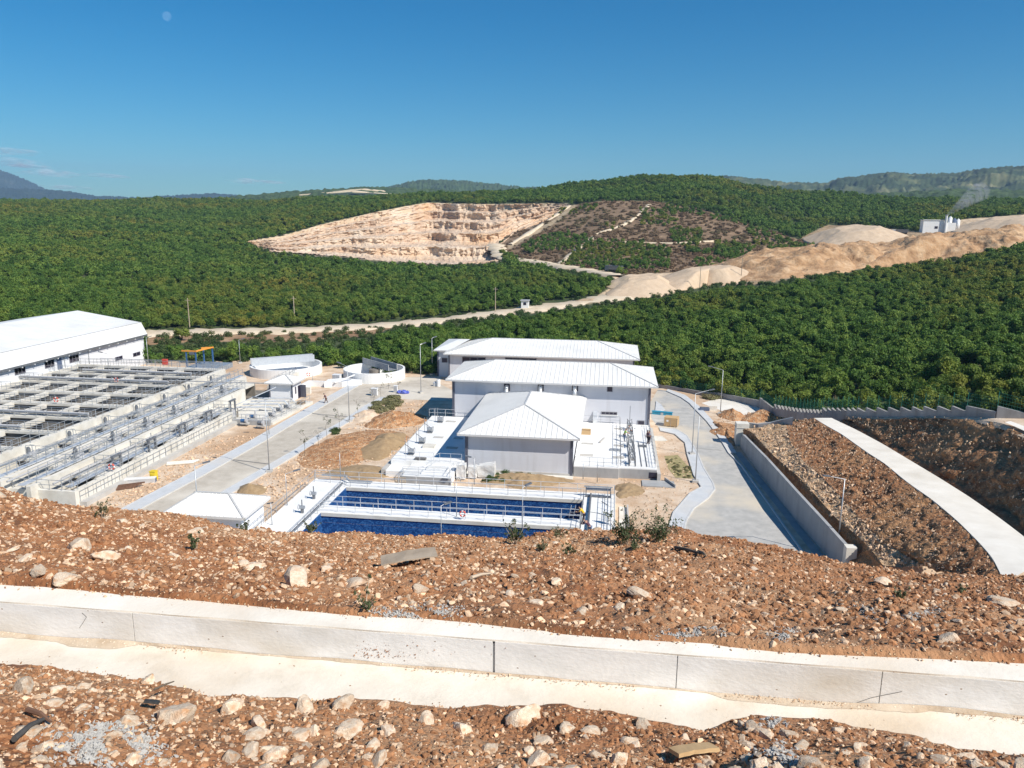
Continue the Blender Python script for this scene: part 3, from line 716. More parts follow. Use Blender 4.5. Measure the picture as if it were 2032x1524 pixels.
def off(c, dy, z): q = c.copy(); q[:,1] += dy; q[:,2] = z; return q
def off2(c, dy, z): q = off(c, dy, z); q[:,1] = np.maximum(q[:,1], WALL_Y+.06); return q
c0 = pd_np(BX, np.full(len(BX), 1800.0), np.full(len(BX), 1.75))
crest = pd_np(BX, np.interp(BX, *CREST), 13.0+.6*np.sin(BX/170.0)); rdir = crest[:,:2]/np.hypot(crest[:,0], crest[:,1])[:,None]
def beyond(d, z): q = crest.copy(); q[:,:2] += rdir*d; q[:,2] = z; return q
b8 = beyond(2.5, 0); b8[:,2] = crest[:,2]-2.0
bank = Loft(BX, [c0, g_near, off(g_near,.10,Z_FL-.28), off2(g_far,-.22,Z_FL-.28), off2(g_far,-.10,Z_TOP-.10), g_far, crest, b8, beyond(13,15.0), beyond(36,-.6)], [80,4,4,4,4,230,26,20,16], 1)
G = bank.G; R0 = bank.row0
amp = np.zeros(G.shape[0]); r = np.arange(G.shape[0])
amp[:R0[1]] = np.clip((R0[1]-r[:R0[1]])/14.0, .12, 1); amp[R0[5]:] = np.clip((r[R0[5]:]-R0[5])/12.0, .05, 1)
xx, yy = G[...,0], G[...,1]
G[...,2] += amp[:,None]*(fbm(xx/1.5, yy/1.5, 5, 3)*.15+fbm(xx/.45, yy/.45, 6, 3)*.07+fbm(xx/.13, yy/.13, 7, 2)*.030)
ed = np.zeros(G.shape[0]); ed[R0[1]-9:R0[1]+1] = 1; ed[R0[5]-1:R0[5]+9] = 1
G[...,2] += ed[:,None]*(fbm(xx/.22, yy/.22, 9, 3)*np.where(r < R0[3], .04, .022)[:,None]+.008)
bank.update()
tag(grid_mesh('near_bank', G, M['red_soil']), kind='structure')
def on_bank(px, py): return bank.at(px, py, 0)
def bank_n(px, py):
    a = on_bank(px, py); b = on_bank(px+30, py); c = on_bank(px, py-14); n = np.cross(b-a, c-a); n = n/max(1e-9, np.linalg.norm(n)); return a, n
# concrete ditch: floor slab, wall panels with joints, capping strip
e = empty('concrete_ditch', (0, WALL_Y, Z_FL), 'pale concrete ditch with a low grey wall running across the near slope', 'ditch')
mb = MB(); nseg = 60
for k in range(nseg):
    x0, x1 = lerp(-16, 16, k/nseg), lerp(-16, 16, (k+1)/nseg)
    mb.box(x0, x1, 3.2-WALL_Y, WALL_Y+.02-WALL_Y, -.22, 0)
mbq = MB().box(-16, 16, 3.2-WALL_Y, .02, -.22, 0); mbq.build('floor_slab', M['ditch_concrete'], e)
js = [-16, -5.9, -3.3, -.71, .50, 1.76, 3.0, 5.5, 16]
for a, b in zip(js[:-1], js[1:]):
    g = .017 if abs(a+.71) < .01 else .005
    ga = .014 if abs(a+.71) < .01 else .003; gb = .003
    w = MB(); h = Z_TOP-Z_FL; n = 10
    w.box(a+ga, b-gb, 0, .16, -.22, h-.012)
    w.build('wall_panel', M['ditch_wall'], e)
MB().box(-15.9, 15.9, .008, .14, -.2, Z_TOP-Z_FL-.03).build('joint_filler', M['grey_concrete'], e)
_cy = bank.G[R0[5]][:,1]; _cx = bank.G[R0[5]][:,0]
cap = [np.stack([_cx, np.full_like(_cx, .003), np.full_like(_cx, Z_TOP-Z_FL-.0115)], 1), np.stack([_cx, np.full_like(_cx, .003)+.004*np.sin(_cx*9), np.full_like(_cx, Z_TOP-Z_FL+.002)], 1), np.stack([_cx, _cy-WALL_Y+.045, np.full_like(_cx, Z_TOP-Z_FL+.002)], 1), np.stack([_cx, _cy-WALL_Y+.045, np.full_like(_cx, -.2)], 1)]
adopt(grid_mesh("capping_strip", np.array(cap), M["cap_concrete"], smooth=False), e)
for pts_c in ([(163,1216),(172,1224),(166,1234),(158,1246)],[(1690,1398),(1730,1384),(1790,1372)]):
    cr_ = MB(); q_ = [PY(x, y, WALL_Y)-np.array([0, WALL_Y, Z_FL]) for x, y in pts_c]
    for a_, b_ in zip(q_[:-1], q_[1:]): cr_.bar((a_[0],-.001,a_[2]), (b_[0],-.001,b_[2]), .0016, .003)
    cr_.build('crack', M['joint_dark'], e)
# silt washed against the foot of the wall
mb = []; xs = np.linspace(-8, 8, 400)
h = np.clip(.02+.05*fbm(xs/1.1, xs*0, 12, 3), .002, .06); wd = np.clip(.015+.30*(fbm(xs/1.3, xs*0+4, 13, 4)-.02), .006, .2)+.012*(vnoise(xs/.04, xs*0, 18))
rows = [np.stack([xs, WALL_Y-wd, np.full_like(xs, Z_FL+.002)], 1), np.stack([xs, WALL_Y-wd*.5+.01*fbm(xs/.1, xs*0, 15), Z_FL+h*.35], 1), np.stack([xs, np.full_like(xs, WALL_Y-.002), Z_FL+h*.8], 1)]
tag(grid_mesh('silt', np.array(rows), M['dust']), 'fine tan silt and grit washed against the foot of the ditch wall', 'silt', kind='stuff')

# ------------------------------------------------------------------ rocks
def rock_mesh(seed, sub=2, m=None):
    rg = random.Random(seed); bm = bmesh.new(); bmesh.ops.create_icosphere(bm, subdivisions=sub+1, radius=1)
    pl = []
    for k in range(11):
        n = Vector((rg.gauss(0,1), rg.gauss(0,1), rg.gauss(0,1))).normalized(); pl.append((n, .50+.32*rg.random()))
    st = Vector((1.25, .9, .68))
    for v in bm.verts:
        d = v.co.normalized(); k = 1.0
        for n, o in pl:
            c = d.dot(n)
            if c > 1e-4: k = min(k, o/c)
        v.co = d*k*(1+.06*noise.noise(d*3.1+Vector((seed,0,0)))+.03*noise.noise(d*8+Vector((0,seed,0)))); v.co = Vector((v.co.x*st.x, v.co.y*st.y, v.co.z*st.z))
    me = bpy.data.meshes.new('rock'); bm.to_mesh(me); bm.free(); me.materials.append(m or M['limestone']); return me
ROCKS = [rock_mesh(s) for s in range(10)]
PEBS = [rock_mesh(40+s, 0, M['pebble_stone']) for s in range(6)]
def put_rock(px, py, wpx, label, group=None, sq=1.0, seed=0, lift=.25, name='limestone_rock', tilt=.3, cat='rock'):
    a, n = bank_n(px, py); d = np.linalg.norm(a-CAM); size = wpx/F_PX*d/2.3
    rg = random.Random(seed*7+int(px)); o = bpy.data.objects.new(name, ROCKS[rg.randrange(10)]); COL.objects.link(o)
    o.location = V(a+np.array([0,0,size*lift*sq*.55])); o.rotation_euler = (rg.uniform(-tilt,tilt), rg.uniform(-tilt,tilt), rg.random()*6.28); o.scale = (size, size*(.8+.4*rg.random()), size*sq*(.9+.35*rg.random()))
    return tag(o, label, cat, group)
BIG = [
 (350,1430,86,'pale blocky limestone boulder with a flat top below the ditch, nearest the scattered ashes',.95),
 (603,1408,58,'pale rounded boulder left of the dark hollow at the lower soil edge',1.2),
 (682,1403,50,'pale boulder right of the dark hollow at the lower soil edge',1.1),
 (672,1370,84,'broad pinkish boulder straddling the ditch edge above the dark hollow',.8),
 (462,1408,52,'pointed pale rock in the middle of the lower bank near the ditch edge',1.15),
 (296,1356,38,'cream upright rock at the ditch edge above the grey rag of litter',1.25),
 (845,1435,44,'orange stained rock with a dark shadow beside it on the lower bank',1.25),
 (690,1455,66,'large pale rock cluster stone in the middle of the lower bank',.9),
 (770,1455,46,'flat pale rock right of the pale cluster stone',.7),
 (915,1448,58,'angular pale rock on the lower bank left of the large round boulder',.8),
 (1042,1428,72,'large round cream boulder close under the ditch edge',.95),
 (1125,1450,44,'pointed grey white rock right of the large round boulder',1.0),
 (1278,1440,52,'smooth oblong tan rock on the lower bank under a twig',.7),
 (1228,1512,52,'tall rounded tan rock at the very foot of the lower bank',1.3),
 (970,1490,48,'rusty orange rock low on the bank',.9),
 (455,1508,44,'small upright cream rock at the bottom of the lower bank',1.2),
 (590,1158,80,'wide white limestone slab with a dark shaded side above the ditch',.75),
 (705,1162,62,'long flat white stone lying right of the wide white slab',.6),
 (830,1170,44,'flat cream stone below the grey board',.7),
 (158,1090,66,'big jagged white rock on the upper left of the bank',.85),
 (205,1108,52,'white rock just right of the big jagged one',.7),
 (80,1137,40,'rounded tan boulder at the left end above the ditch capping',1.1),
 (125,1150,54,'low pale stone half buried above the ditch capping',.7),
 (655,1052,34,'pale pointed boulder standing up on the crest in front of the blue basin',1.3),
 (1207,1052,28,'orange boulder on the crest left of the tall weeds',1.1),
 (1185,1052,20,'small orange stone on the crest beside the walkway of the basin',1.1),
 (1500,1112,22,'pale rock with a shadow below the right hand road',1.0),
 (1230,1210,40,'pale rock with a strong shadow above the ditch cement spill',.9),
 (1155,1218,30,'low white stone left of the shadowed rock above the ditch',.9),
 (1270,1180,50,'long flat cream stone above the ditch',.6),
 (1065,1198,36,'flat white stone above the vertical joint of the ditch wall',.7),
 (1105,1156,30,'white wedge shaped stone in the middle of the upper bank',.8),
 (1885,1272,46,'grey brown boulder at the right end by the grey cement spill',.9),
 (1985,1196,58,'dark flat brown rock at the right edge of the upper bank',.6),
 (1755,1155,38,'pale flat stone near the right end of the upper bank',.6),
 (1660,1395+0,10,'small grey pebble lying on the ditch floor',.8),
 (242,1038,34,'pale low boulder on the crest left of the small roof',.8),
 (345,1158-50,30,'half buried cream stone amid the upper left bank',.8),
]
for i, (x, y, w_, lab, sq) in enumerate(BIG): put_rock(x, y, w_, lab, None, sq, i)
LR1 = 'loose pale limestone rock, one of the scatter on the lower bank below the ditch'
LR2 = 'loose pale limestone rock, one of the scatter on the upper bank above the ditch'
rg = random.Random(5); cnt = 0
while cnt < 150:
    x = rg.uniform(-20, 2050); lo_ = np.interp(x, *NEAR_E); y = rg.uniform(lo_+12, 1545)
    if any(abs(x-b[0]) < (b[2]*.6+8) and abs(y-b[1]) < b[2]*.5+6 for b in BIG): continue
    dens_ = 1.0 if x < 1300 else .6
    if rg.random() > dens_: continue
    put_rock(x, y, min(62, max(13, rg.lognormvariate(3.25, .45))), LR1, 'loose rocks on the lower bank', rg.uniform(.6,1.1), 100+cnt); cnt += 1
cnt = 0
while cnt < 165:
    x = rg.uniform(-20, 2050); t = rg.random()**.8; y = lerp(np.interp(x, *FAR_E)-8, np.interp(x, *CREST)+3, t)
    if any(abs(x-b[0]) < (b[2]*.6+6) and abs(y-b[1]) < b[2]*.4+5 for b in BIG): continue
    if rg.random() > (1.0 if x < 900 else .45): continue
    put_rock(x, y, min(46, max(8, rg.lognormvariate(2.75, .42)*lerp(1.1,.75,t))), LR2, 'loose rocks on the upper bank', rg.uniform(.45,1.0), 400+cnt); cnt += 1
# gravel in the soil
def gravel(name, r0, r1, dens, smin, smax, label, leftbias=False, seed=0):
    p_ = sample_grid(bank.G, dens, r0, r1); x_, y_ = proj_np(p_)
    k_ = (x_ > -450) & (x_ < 2600) & (y_ < 1650)
    k_ &= rs.rand(len(p_)) < (.35+1.1*vnoise(p_[:,0]/.7, p_[:,1]/.7, 61+seed))
    if leftbias: k_ &= rs.rand(len(p_)) < np.interp(x_, [0,700,1400,2032], [1,.8,.5,.55])
    p_ = p_[k_]; s_ = smin*(smax/smin)**(rs.rand(len(p_))**1.8); p_[:,2] += s_*.1
    r_ = rs.rand(len(p_),3)*6.28; r_[:,:2] *= .15
    sc_ = np.stack([s_, s_*(.75+.4*rs.rand(len(p_))), s_*(.7+.4*rs.rand(len(p_)))], 1)
    scatter(name, p_, sc_, r_, rs.randint(0,6,len(p_)), PEBS, label=label, cat='gravel')
gravel('lower_bank_gravel', 0, R0[1]-3, 900, .004, .024, 'pale gravel mixed into the red soil of the lower bank')
CLODS = [rock_mesh(80+s, 0, M['soil_clod']) for s in range(4)]
_keep = PEBS
PEBS = CLODS
gravel('lower_soil_clods', 0, R0[1]-3, 1500, .004, .030, 'red brown soil clods crumbling over the lower bank', False, 11)
gravel('upper_soil_clods', R0[5]+1, R0[7], 420, .008, .055, 'red brown soil clods crumbling over the upper bank', False, 12)
PEBS = _keep
gravel('upper_bank_gravel', R0[5], R0[7], 330, .007, .045, 'pale gravel mixed into the red soil of the upper bank', True, 3)
# crumbs of soil and grit along both edges of the ditch, on its floor and splashed on the wall
def crumbs(name, X_, Y_, Z_, smin, smax, meshes, lab, seed):
    r_ = np.random.RandomState(seed); n = len(X_); s_ = smin*(smax/smin)**(r_.rand(n)**1.8); R_ = r_.rand(n,3)*6.28
    scatter(name, np.stack([X_, Y_, Z_+s_*.25], 1), np.stack([s_,s_*.85,s_*.7],1), R_, r_.randint(0,len(meshes),n), meshes, label=lab, cat='crumbs')
r_ = np.random.RandomState(31)
xg = g_far[:,0]; sel = r_.uniform(-6.5, 4.5, 5200); yf = np.interp(sel, xg, g_far[:,1]); d_ = r_.normal(.015, .035, 5200)
crumbs('edge_crumbs', sel, yf+d_, np.where(d_ > .03, Z_TOP+.03, Z_TOP+.004), .002, .017, CLODS+PEBS, 'crumbs of soil and grit along the capping of the ditch', 1)
sel = r_.uniform(-5.5, 4, 4200); yn = np.interp(sel, g_near[:,0], g_near[:,1]); d_ = np.abs(r_.normal(0, .05, 4200))
crumbs('floor_crumbs', sel, yn+d_*.8-.03, np.where(d_ < .03, Z_FL+.04, Z_FL+.002), .002, .012, CLODS+PEBS, 'crumbs of soil spilled on the floor of the ditch', 2)
sel = r_.uniform(-5.5, 4, 3000); sel = sel[vnoise(sel/.5, sel*0, 77) > .42]; n_ = len(sel)
crumbs('foot_grit', sel, WALL_Y-.004-np.abs(r_.normal(0,.03,n_)), np.full(n_, Z_FL+.006), .0015, .009, PEBS, 'grit gathered along the foot of the ditch wall', 3)
q_ = np.array([PY(700+r_.gamma(1.6, 42), 1306-r_.rand()*34*r_.rand()-abs(r_.normal(0,4)), WALL_Y) for _ in range(90)])
crumbs('soil_splash', q_[:,0], q_[:,1]-.002, q_[:,2], .003, .009, CLODS, 'dark soil splashed on the ditch wall left of its middle joint', 4)
# grey cement spills lying on the soil
CHIPS = [rock_mesh(60+s, 0, M['cement_spill']) for s in range(3)]
def spill(cx, cy, rx, ry, lab, seed):
    r_ = np.random.RandomState(seed); out = []
    n = int(rx*ry*.75)
    for _ in range(n):
        u, v = r_.normal(0, .42, 2)
        x, y = cx+rx*u, cy+ry*v
        if vnoise(x/(rx*.3), y/(ry*.5), seed) > .42: out.append(on_bank(x, y))
    out = np.array(out); s_ = .004*(4.5**(r_.rand(len(out))**1.6)); out[:,2] += s_*.3
    R_ = r_.rand(len(out),3)*6.28; R_[:,:2] *= .2
    return scatter('cement_spill', out, np.stack([s_,s_*.9,s_*.6],1), R_, r_.randint(0,3,len(out)), CHIPS, label=lab, cat='cement spill')
spill(830,1214,100,16,'grey crumbly cement spill at the ditch edge below the flat cream stone',1)
spill(1370,1257,90,14,'grey cement spill at the ditch capping right of the long flat stone',2)
spill(1560,1258,40,16,'small grey cement patch beside the ditch capping',3)
spill(1790,1210,110,22,'wide white cement patch on the right end of the upper bank',4)
spill(1530,1436,34,16,'grey cement lump patch on the lower bank at the ditch floor',5)
spill(1545,1498,56,26,'grey cement patch at the bottom of the lower bank',6)
# ashes, rags, boards, sticks
spill(215,1478,110,50,'pale grey ash of a burnt out fire on the lower left bank',7)
def stick(p0, p1, r, m, name, lab, cat, z=.03):
    a, b = V(on_bank(*p0))+Vector((0,0,z)), V(on_bank(*p1))+Vector((0,0,z)); o = MB()
    mid = (a+b)/2+Vector((random.uniform(-.02,.02),0,.01)); o.tube(a, mid, r, r*.9); o.tube(mid, b, r*.9, r*.5); return tag(o.build(name, m), lab, cat)
stick((30,1480),(100,1435),.013,M['charred'],'charred_branch','charred dark branch lying across the ash patch','branch')
stick((60,1420),(105,1445),.012,M['rust'],'rusty_pipe','short rusty bent pipe by the ash patch','pipe')
stick((1385,1098),(1400+0,1108),.02,M['bark'],'dead_branch','short dead branch on the crest','branch')
stick((1340,1090),(1395,1104),.025,M['bark'],'fallen_stick','dark thin branch lying on the upper bank below the right road','branch')
stick((935,1152),(975,1143),.018,M['old_timber'],'wood_offcut','thin wooden offcut right of the grey board','offcut')
stick((1240,1394),(1275,1410),.012,M['bark'],'twig','brown twig sticking out at the ditch edge of the lower bank','twig',.07)
stick((840,1388),(850,1372),.010,M['bark'],'broken_stick','broken stick standing at the ditch edge','stick',.05)
stick((310,1385),(350,1368),.006,M['bark'],'dry_stem','thin dry stem at the left ditch edge','stem',.05)
def board(px, py, w, l, rz_, m, name, lab, cat, th=.02, tilt=0.0):
    a, n = bank_n(px, py); o = MB(); rgb = random.Random(int(px)); k = 8; vs = []
    rows = [[(l*(i/k-.5), w*(j-.5)+w*rgb.uniform(-.03,.03), .02*l*math.sin(i/k*3.1)+.03*w*rgb.random()) for j in (0,1)] for i in range(k+1)]
    for i in range(k):
        A, B, C_, D_ = rows[i][0], rows[i+1][0], rows[i+1][1], rows[i][1]
        o.add([A,B,C_,D_]+[(q[0],q[1],q[2]+th) for q in (A,B,C_,D_)], [(3,2,1,0),(4,5,6,7),(0,1,5,4),(1,2,6,5),(2,3,7,6),(3,0,4,7)])
    ob = o.build(name, m); q = Vector((0,0,1)).rotation_difference(Vector(n)); ob.rotation_mode = 'QUATERNION'; ob.rotation_quaternion = Euler((tilt,0,0)).to_quaternion() @ q @ Euler((0,0,rz_)).to_quaternion(); ob.location = V(a+n*(.03+.12*tilt))
    return tag(ob, lab, cat)
board(812,1118,.30,.60,.35,M['old_timber'],'weathered_board','flat grey brown board lying on the upper bank in front of the basin','board',.012,.30)
board(1378,1505,.09,.24,.5,M['timber'],'wood_plank','short pale plank at the bottom of the lower bank','plank')
board(300,1408,.06,.07,.4,M['black_rubber'],'litter_rag','dark grey rag of litter on the lower bank','litter',.01)
# weeds and bushes on the bank
def weed(px, py, h, n, lab, seed, name='weed_tuft', grp=None, stems=True, m='weed_leaf', leaf=.03):
    a = on_bank(px, py); rg = random.Random(seed); e = empty(name, a, lab, 'weed', grp)
    st = MB(); bl = []
    for k in range(n):
        t = rg.random()*6.28; sp = h*(.15+.55*rg.random()); hh = h*(.45+.6*rg.random()); p0 = Vector((rg.uniform(-.1,.1)*h, rg.uniform(-.1,.1)*h, -.02)); p1 = p0+Vector((math.cos(t)*sp*.5, math.sin(t)*sp*.5, hh*.6)); p2 = p0+Vector((math.cos(t)*sp, math.sin(t)*sp, hh))
        st.tube(p0, p1, .0035, n=4); st.tube(p1, p2, .003, .0015, n=4)
        bl += [((p1.x,p1.y,p1.z),(h*.12,h*.12,h*.2)), ((p2.x,p2.y,p2.z),(h*.08,h*.08,h*.12))]
    st.build('stems', M['old_timber'], e)
    me = leafy('leaves', bl, int(n*34), leaf, M[m], seed, .5); o = bpy.data.objects.new('leaves', me); COL.objects.link(o); o.parent = e
    return e
weed(1240,1082,.56,24,'tall dry topped weed bush on the crest in front of the right road, left half',1,'weed_bush',leaf=.045)
weed(1300,1078,.55,24,'tall green weed bush on the crest beside the right road, right half',2,'weed_bush',leaf=.045)
weed(1255,1090,.16,9,'small bright green weed tuft below the tall weed bush',3,leaf=.03)
weed(1022,1080,.36,16,'green thistle on the crest at the right end of the blue basin',4,leaf=.04)
weed(1105,1068,.22,7,'little weed on the crest between the basin and the orange stones',5,leaf=.035)
weed(390,1088,.20,8,'dark green weed tuft on the left of the upper bank',6,leaf=.035)
weed(205,1028,.26,9,'thin dry grass tuft on the crest left of the small roof',7,leaf=.03)
weed(618,1058,.24,8,'dark green weed on the crest in front of the basin left wall',8,leaf=.04)
weed(485,1052,.20,8,'grey green weed on the crest in front of the small roof',9,leaf=.035)
weed(728,1205,.18,7,'spindly weed at the ditch capping by the cement spill',10,leaf=.022)
weed(1785,1188,.12,7,'small flat green weed by the wide white cement patch',11,leaf=.03)
weed(1130,1100,.16,7,'dry grey weed in the middle of the upper bank',12,leaf=.03)
weed(1075,1095,.18,8,'dry brown weed left of the grey one on the upper bank',13,leaf=.03)
weed(1910,1175,.10,6,'tiny green weed near the right edge of the bank',14,leaf=.028)
# ------------------------------------------------------------------ plant ground, roads
# pool cells are real holes in the ground sheet
CELL_A = (-27.3, -2.3, 69.0, 74.3); CELL_B = (-27.3, -2.3, 59.6, 67.1)
edge = [(p[0], p[1]) for p in pz_np(np.array([-320,0,290,440,500,640,700,830,868,1000,1290,1400,1480.]), np.array([700,690,722,722,716,728,735,745,748,745,765,786,797.]), np.zeros(13))]
outer = [(-150,36)]+[(x, y+3) for x, y in edge]+[(24,122),(30,108),(64,104),(64,36)]
def holed(name, outer, holes, z, m):
    rings = [[Vector((x,y,0)) for x, y in outer]]+[[Vector((a,c,0)),Vector((a,d,0)),Vector((b,d,0)),Vector((b,c,0))] for a,b,c,d in holes]
    tri = tessellate_polygon(rings); vs = [(v.x,v.y,z) for r_ in rings for v in r_]
    o = MB().add(vs, tri).build(name, m, fix=False)
    for p_ in o.data.polygons:
        if p_.normal.z < 0: p_.flip()
    return tag(o, kind='structure')
HOLES = [(a+.06,b-.06,c+.06,d-.06) for a,b,c,d in (CELL_A, CELL_B)]
holed('ground', outer, HOLES, 0.0, M['pale_dirt'])
def pxpoly(pts, z=0.0): return [tuple(P(x, y, z)[:2]) for x, y in pts]
# left road with pavements and kerbs
KL = [(-47.4,50),(-46.2,70),(-45.5,78),(-44.7,92),(-44.4,104),(-44.0,116),(-43.4,131)]
OL = [(x-1.75, y) for x, y in KL]
KR = [(-42.6,50),(-41.1,70),(-40.0,81.5),(-39.3,89),(-38.9,97),(-38.3,103),(-37.9,113),(-37.2,119)]
OR_ = [(x+1.15, y) for x, y in KR]
far_apron = [(-37.2,119),(-33,118.5),(-24,118.2),(-22,118),(-22,119.6),(-30,131),(-31,137),(-37,136),(-43.2,131)]
sheet('road', KL+[(-43.2,131)]+far_apron[::-1][1:]+KR[::-1][1:], .012, M['road_slabs'])
def strip(name, A, B, z, m, th): sheet(name, A+B[::-1], z, m, thick=th)
strip('pavement', OL, [(x-.16,y) for x,y in KL], .13, M['pavement_blue'], .13)
strip('kerb', [(x-.16,y) for x,y in KL], KL, .15, M['kerb_stone'], .15)
strip('kerb', [(x-.14,y) for x,y in OL], OL, .16, M['kerb_stone'], .16)
strip('kerb', KR, [(x+.16,y) for x,y in KR], .15, M['kerb_stone'], .15)
strip('pavement', [(x+.16,y) for x,y in KR], OR_, .13, M['pavement_blue'], .13)
strip('kerb', OR_, [(x+.14,y) for x,y in OR_], .16, M['kerb_stone'], .16)
for (a, b, c) in ((58,-46.3,-42.2),(84,-45.1,-39.8),(107,-44.2,-38.3)):
    sheet('drain_channel', [(b,a),(c,a-1.0),(c,a-.72),(b,a+.28)], .018, M['joint_dark'])
# right road with its bent pavement
RS = pxpoly([(1322,1078),(1330,1040),(1337,1018),(1370,980),(1392,968),(1391,966),(1377,944),(1364,902),(1360,880),(1350,872),(1340,863),(1310,856)])
RI = pxpoly([(1354,1090),(1357,1055),(1362,1033),(1376,1010),(1405,989),(1418,972),(1415,961),(1396,930),(1384,900),(1375,885),(1363,866),(1342,853),(1308,850)])
RR = pxpoly([(1304,775),(1322,777),(1351,789.7),(1368,801.5),(1380,814.5),(1402,837),(1421,861.7),(1432,878),(1445,900),(1470,925),(1530,1010),(1586,1090),(1600,1112)])
RO = pxpoly([(1325,773),(1360,785),(1375,797),(1388,807.5),(1403.6,824),(1421,843),(1439,864),(1453,885.4),(1461.5,900)])
sheet('road', RI+[(6.4,112),(6.4,121)]+RR, .012, M['road_grey'])
sheet('pavement', RS+RI[::-1], .13, M['pavement_blue'], thick=.13)
for line, d in ((RI, .10), (RS, .08)):
    mb = MB()
    for a, b in zip(line[:-1], line[1:]): mb.bar((a[0],a[1],.08), (b[0],b[1],.08), .16, .15)
    tag(mb.build('kerb', M['kerb_stone']), kind='structure')
sheet('pavement', RR[1:9]+[(p[0],p[1]) for p in RO[::-1]], .12, M['pavement_blue'], thick=.12)
mb = MB()
for a, b in zip(RR[:-1], RR[1:]): mb.bar((a[0]+.08,a[1],.07), (b[0]+.08,b[1],.07), .17, .16)
tag(mb.build('kerb', M['kerb_stone']), kind='structure')
sheet('road_joint', [(P(1361,872,0)[0],97.9),(14.6,97.3),(14.6,97.42),(P(1361,872,0)[0],98.02)], .02, M['joint_dark'])
sheet('gutter', [(16.1,97),(16.9,97),(19.7,62),(18.9,62)], .008, M['grey_concrete'])
# loose pale yard by the boundary
sheet('yard', pxpoly([(1392,800),(1420,792),(1470,792),(1520,800),(1560,822),(1545,832),(1480,836),(1440,818)]), .01, M['pale_path'])
sheet('grass_patch', pxpoly([(1318,905),(1345,903),(1370,930),(1376,950),(1340,948),(1326,930)]), .009, mat('dry_grass', [(.35,(.20,.19,.07)),(.55,(.36,.30,.15)),(.7,(.50,.39,.24))], 3, .95, .8, 10, bdist=.08))

# ------------------------------------------------------------------ buildings
def hip_roof(parent, x0, x1, y0, y1, z, zr, axis, rl0, rl1, m=True, gable1=False, seam=.62, name='roof'):
    """hipped sheet roof with standing seams; ridge runs along axis between rl0 and rl1"""
    mb = MB()
    if axis == 'x':
        yc = (y0+y1)/2; A, B = Vector((rl0,yc,zr)), Vector((rl1,yc,zr))
        faces = [[(x0,y0),(x1,y0),'B','A'],[(x1,y1),(x0,y1),'A','B'],[(x0,y1),(x0,y0),'A'],[(x1,y0),(x1,y1),'B']]
    else:
        xc = (x0+x1)/2; A, B = Vector((xc,rl0,zr)), Vector((xc,rl1,zr))
        faces = [[(x1,y0),(x1,y1),'B','A'],[(x0,y1),(x0,y0),'A','B'],[(x0,y0),(x1,y0),'A'],[(x1,y1),(x0,y1),'B']]
    seams = MB(); hips = MB()
    for f in faces:
        ps = [A if q == 'A' else B if q == 'B' else Vector((q[0],q[1],z)) for q in f]
        mb.quad(*ps)
        e0, e1 = ps[0], ps[1]; d = (e1-e0); Ln = d.length; d.normalize()
        tops = ps[2:]; n = (ps[1]-ps[0]).cross(ps[2]-ps[0]).normalized(); up = n.cross(d)
        if up.z < 0: up = -up
        if n.z < 0: n = -n
        tt = [((t-e0).dot(d), (t-e0).dot(up)) for t in tops]; hh = tt[0][1]
        lo = min(t[0] for t in tt); hi = max(t[0] for t in tt)
        s = seam/2
        while s < Ln:
            h = hh*min(1, s/lo if lo > 1e-6 else 1, (Ln-s)/(Ln-hi) if Ln-hi > 1e-6 else 1)
            if h > .3: seams.bar(e0+d*s+n*.02+up*.02, e0+d*s+up*(h-.06)+n*.02, .05, .05, n)
            s += seam
    for q in ((x0,y0),(x1,y0),(x1,y1),(x0,y1)):
        c = Vector((q[0],q[1],z+.03)); t = min((A,B), key=lambda w_: (w_-c).length); hips.bar(c, t+Vector((0,0,.03)), .16, .07)
    hips.bar(A+Vector((0,0,.03)), B+Vector((0,0,.03)), .18, .08)
    r_ = mb.build(name, M['roof_white'], parent); seams.build('seams', M['roof_seam'], r_); hips.build('ridge_caps', M['roof_ridge'], r_)
    e_ = MB()
    t = .22
    for (a, b) in (((x0,y0),(x1,y0)),((x1,y0),(x1,y1)),((x1,y1),(x0,y1)),((x0,y1),(x0,y0))):
        e_.bar((a[0],a[1],z-t/2-.004), (b[0],b[1],z-t/2-.004), .06, t)
    e_.build('gutter', M['fascia'], r_)
    MB().box(x0+.04,x1-.04,y0+.04,y1-.04,z-.19,z-.14).build('soffit', M['fascia'], r_)
    return r_
def win(parent, x0, x1, z0, z1, y, name='window', bars=2, frame=.07, axis='y', sgn=-1):
    """window in a wall: a frame standing proud with a dark pane inside"""
    f = MB(); p = MB()
    def bx(mb, a0, a1, b0, b1, c0, c1):
        if axis == 'y': mb.box(a0,a1,min(y+sgn*c0,y+sgn*c1),max(y+sgn*c0,y+sgn*c1),b0,b1)
        else: mb.box(min(y+sgn*c0,y+sgn*c1),max(y+sgn*c0,y+sgn*c1),a0,a1,b0,b1)
    bx(f,x0,x1,z0,z0+frame,.0,.07); bx(f,x0,x1,z1-frame,z1,.0,.07); bx(f,x0,x0+frame,z0+frame,z1-frame,.0,.07); bx(f,x1-frame,x1,z0+frame,z1-frame,.0,.07)
    for k in range(1, bars+1):
        c = lerp(x0,x1,k/(bars+1)); bx(f,c-frame*.4,c+frame*.4,z0+frame,z1-frame,.0,.06)
    bx(p,x0+frame,x1-frame,z0+frame,z1-frame,.0,.03)
    o = f.build(name, M['window_frame'], parent); p.build('pane', M['window_dark'], o); return o
def downpipes(parent, pts, z0, z1, m='dark_trim', r=.16):
    for x, y in pts: MB().box(x-r,x+r,y-r,y+r,z0,z1).build('downpipe', M[m], parent)

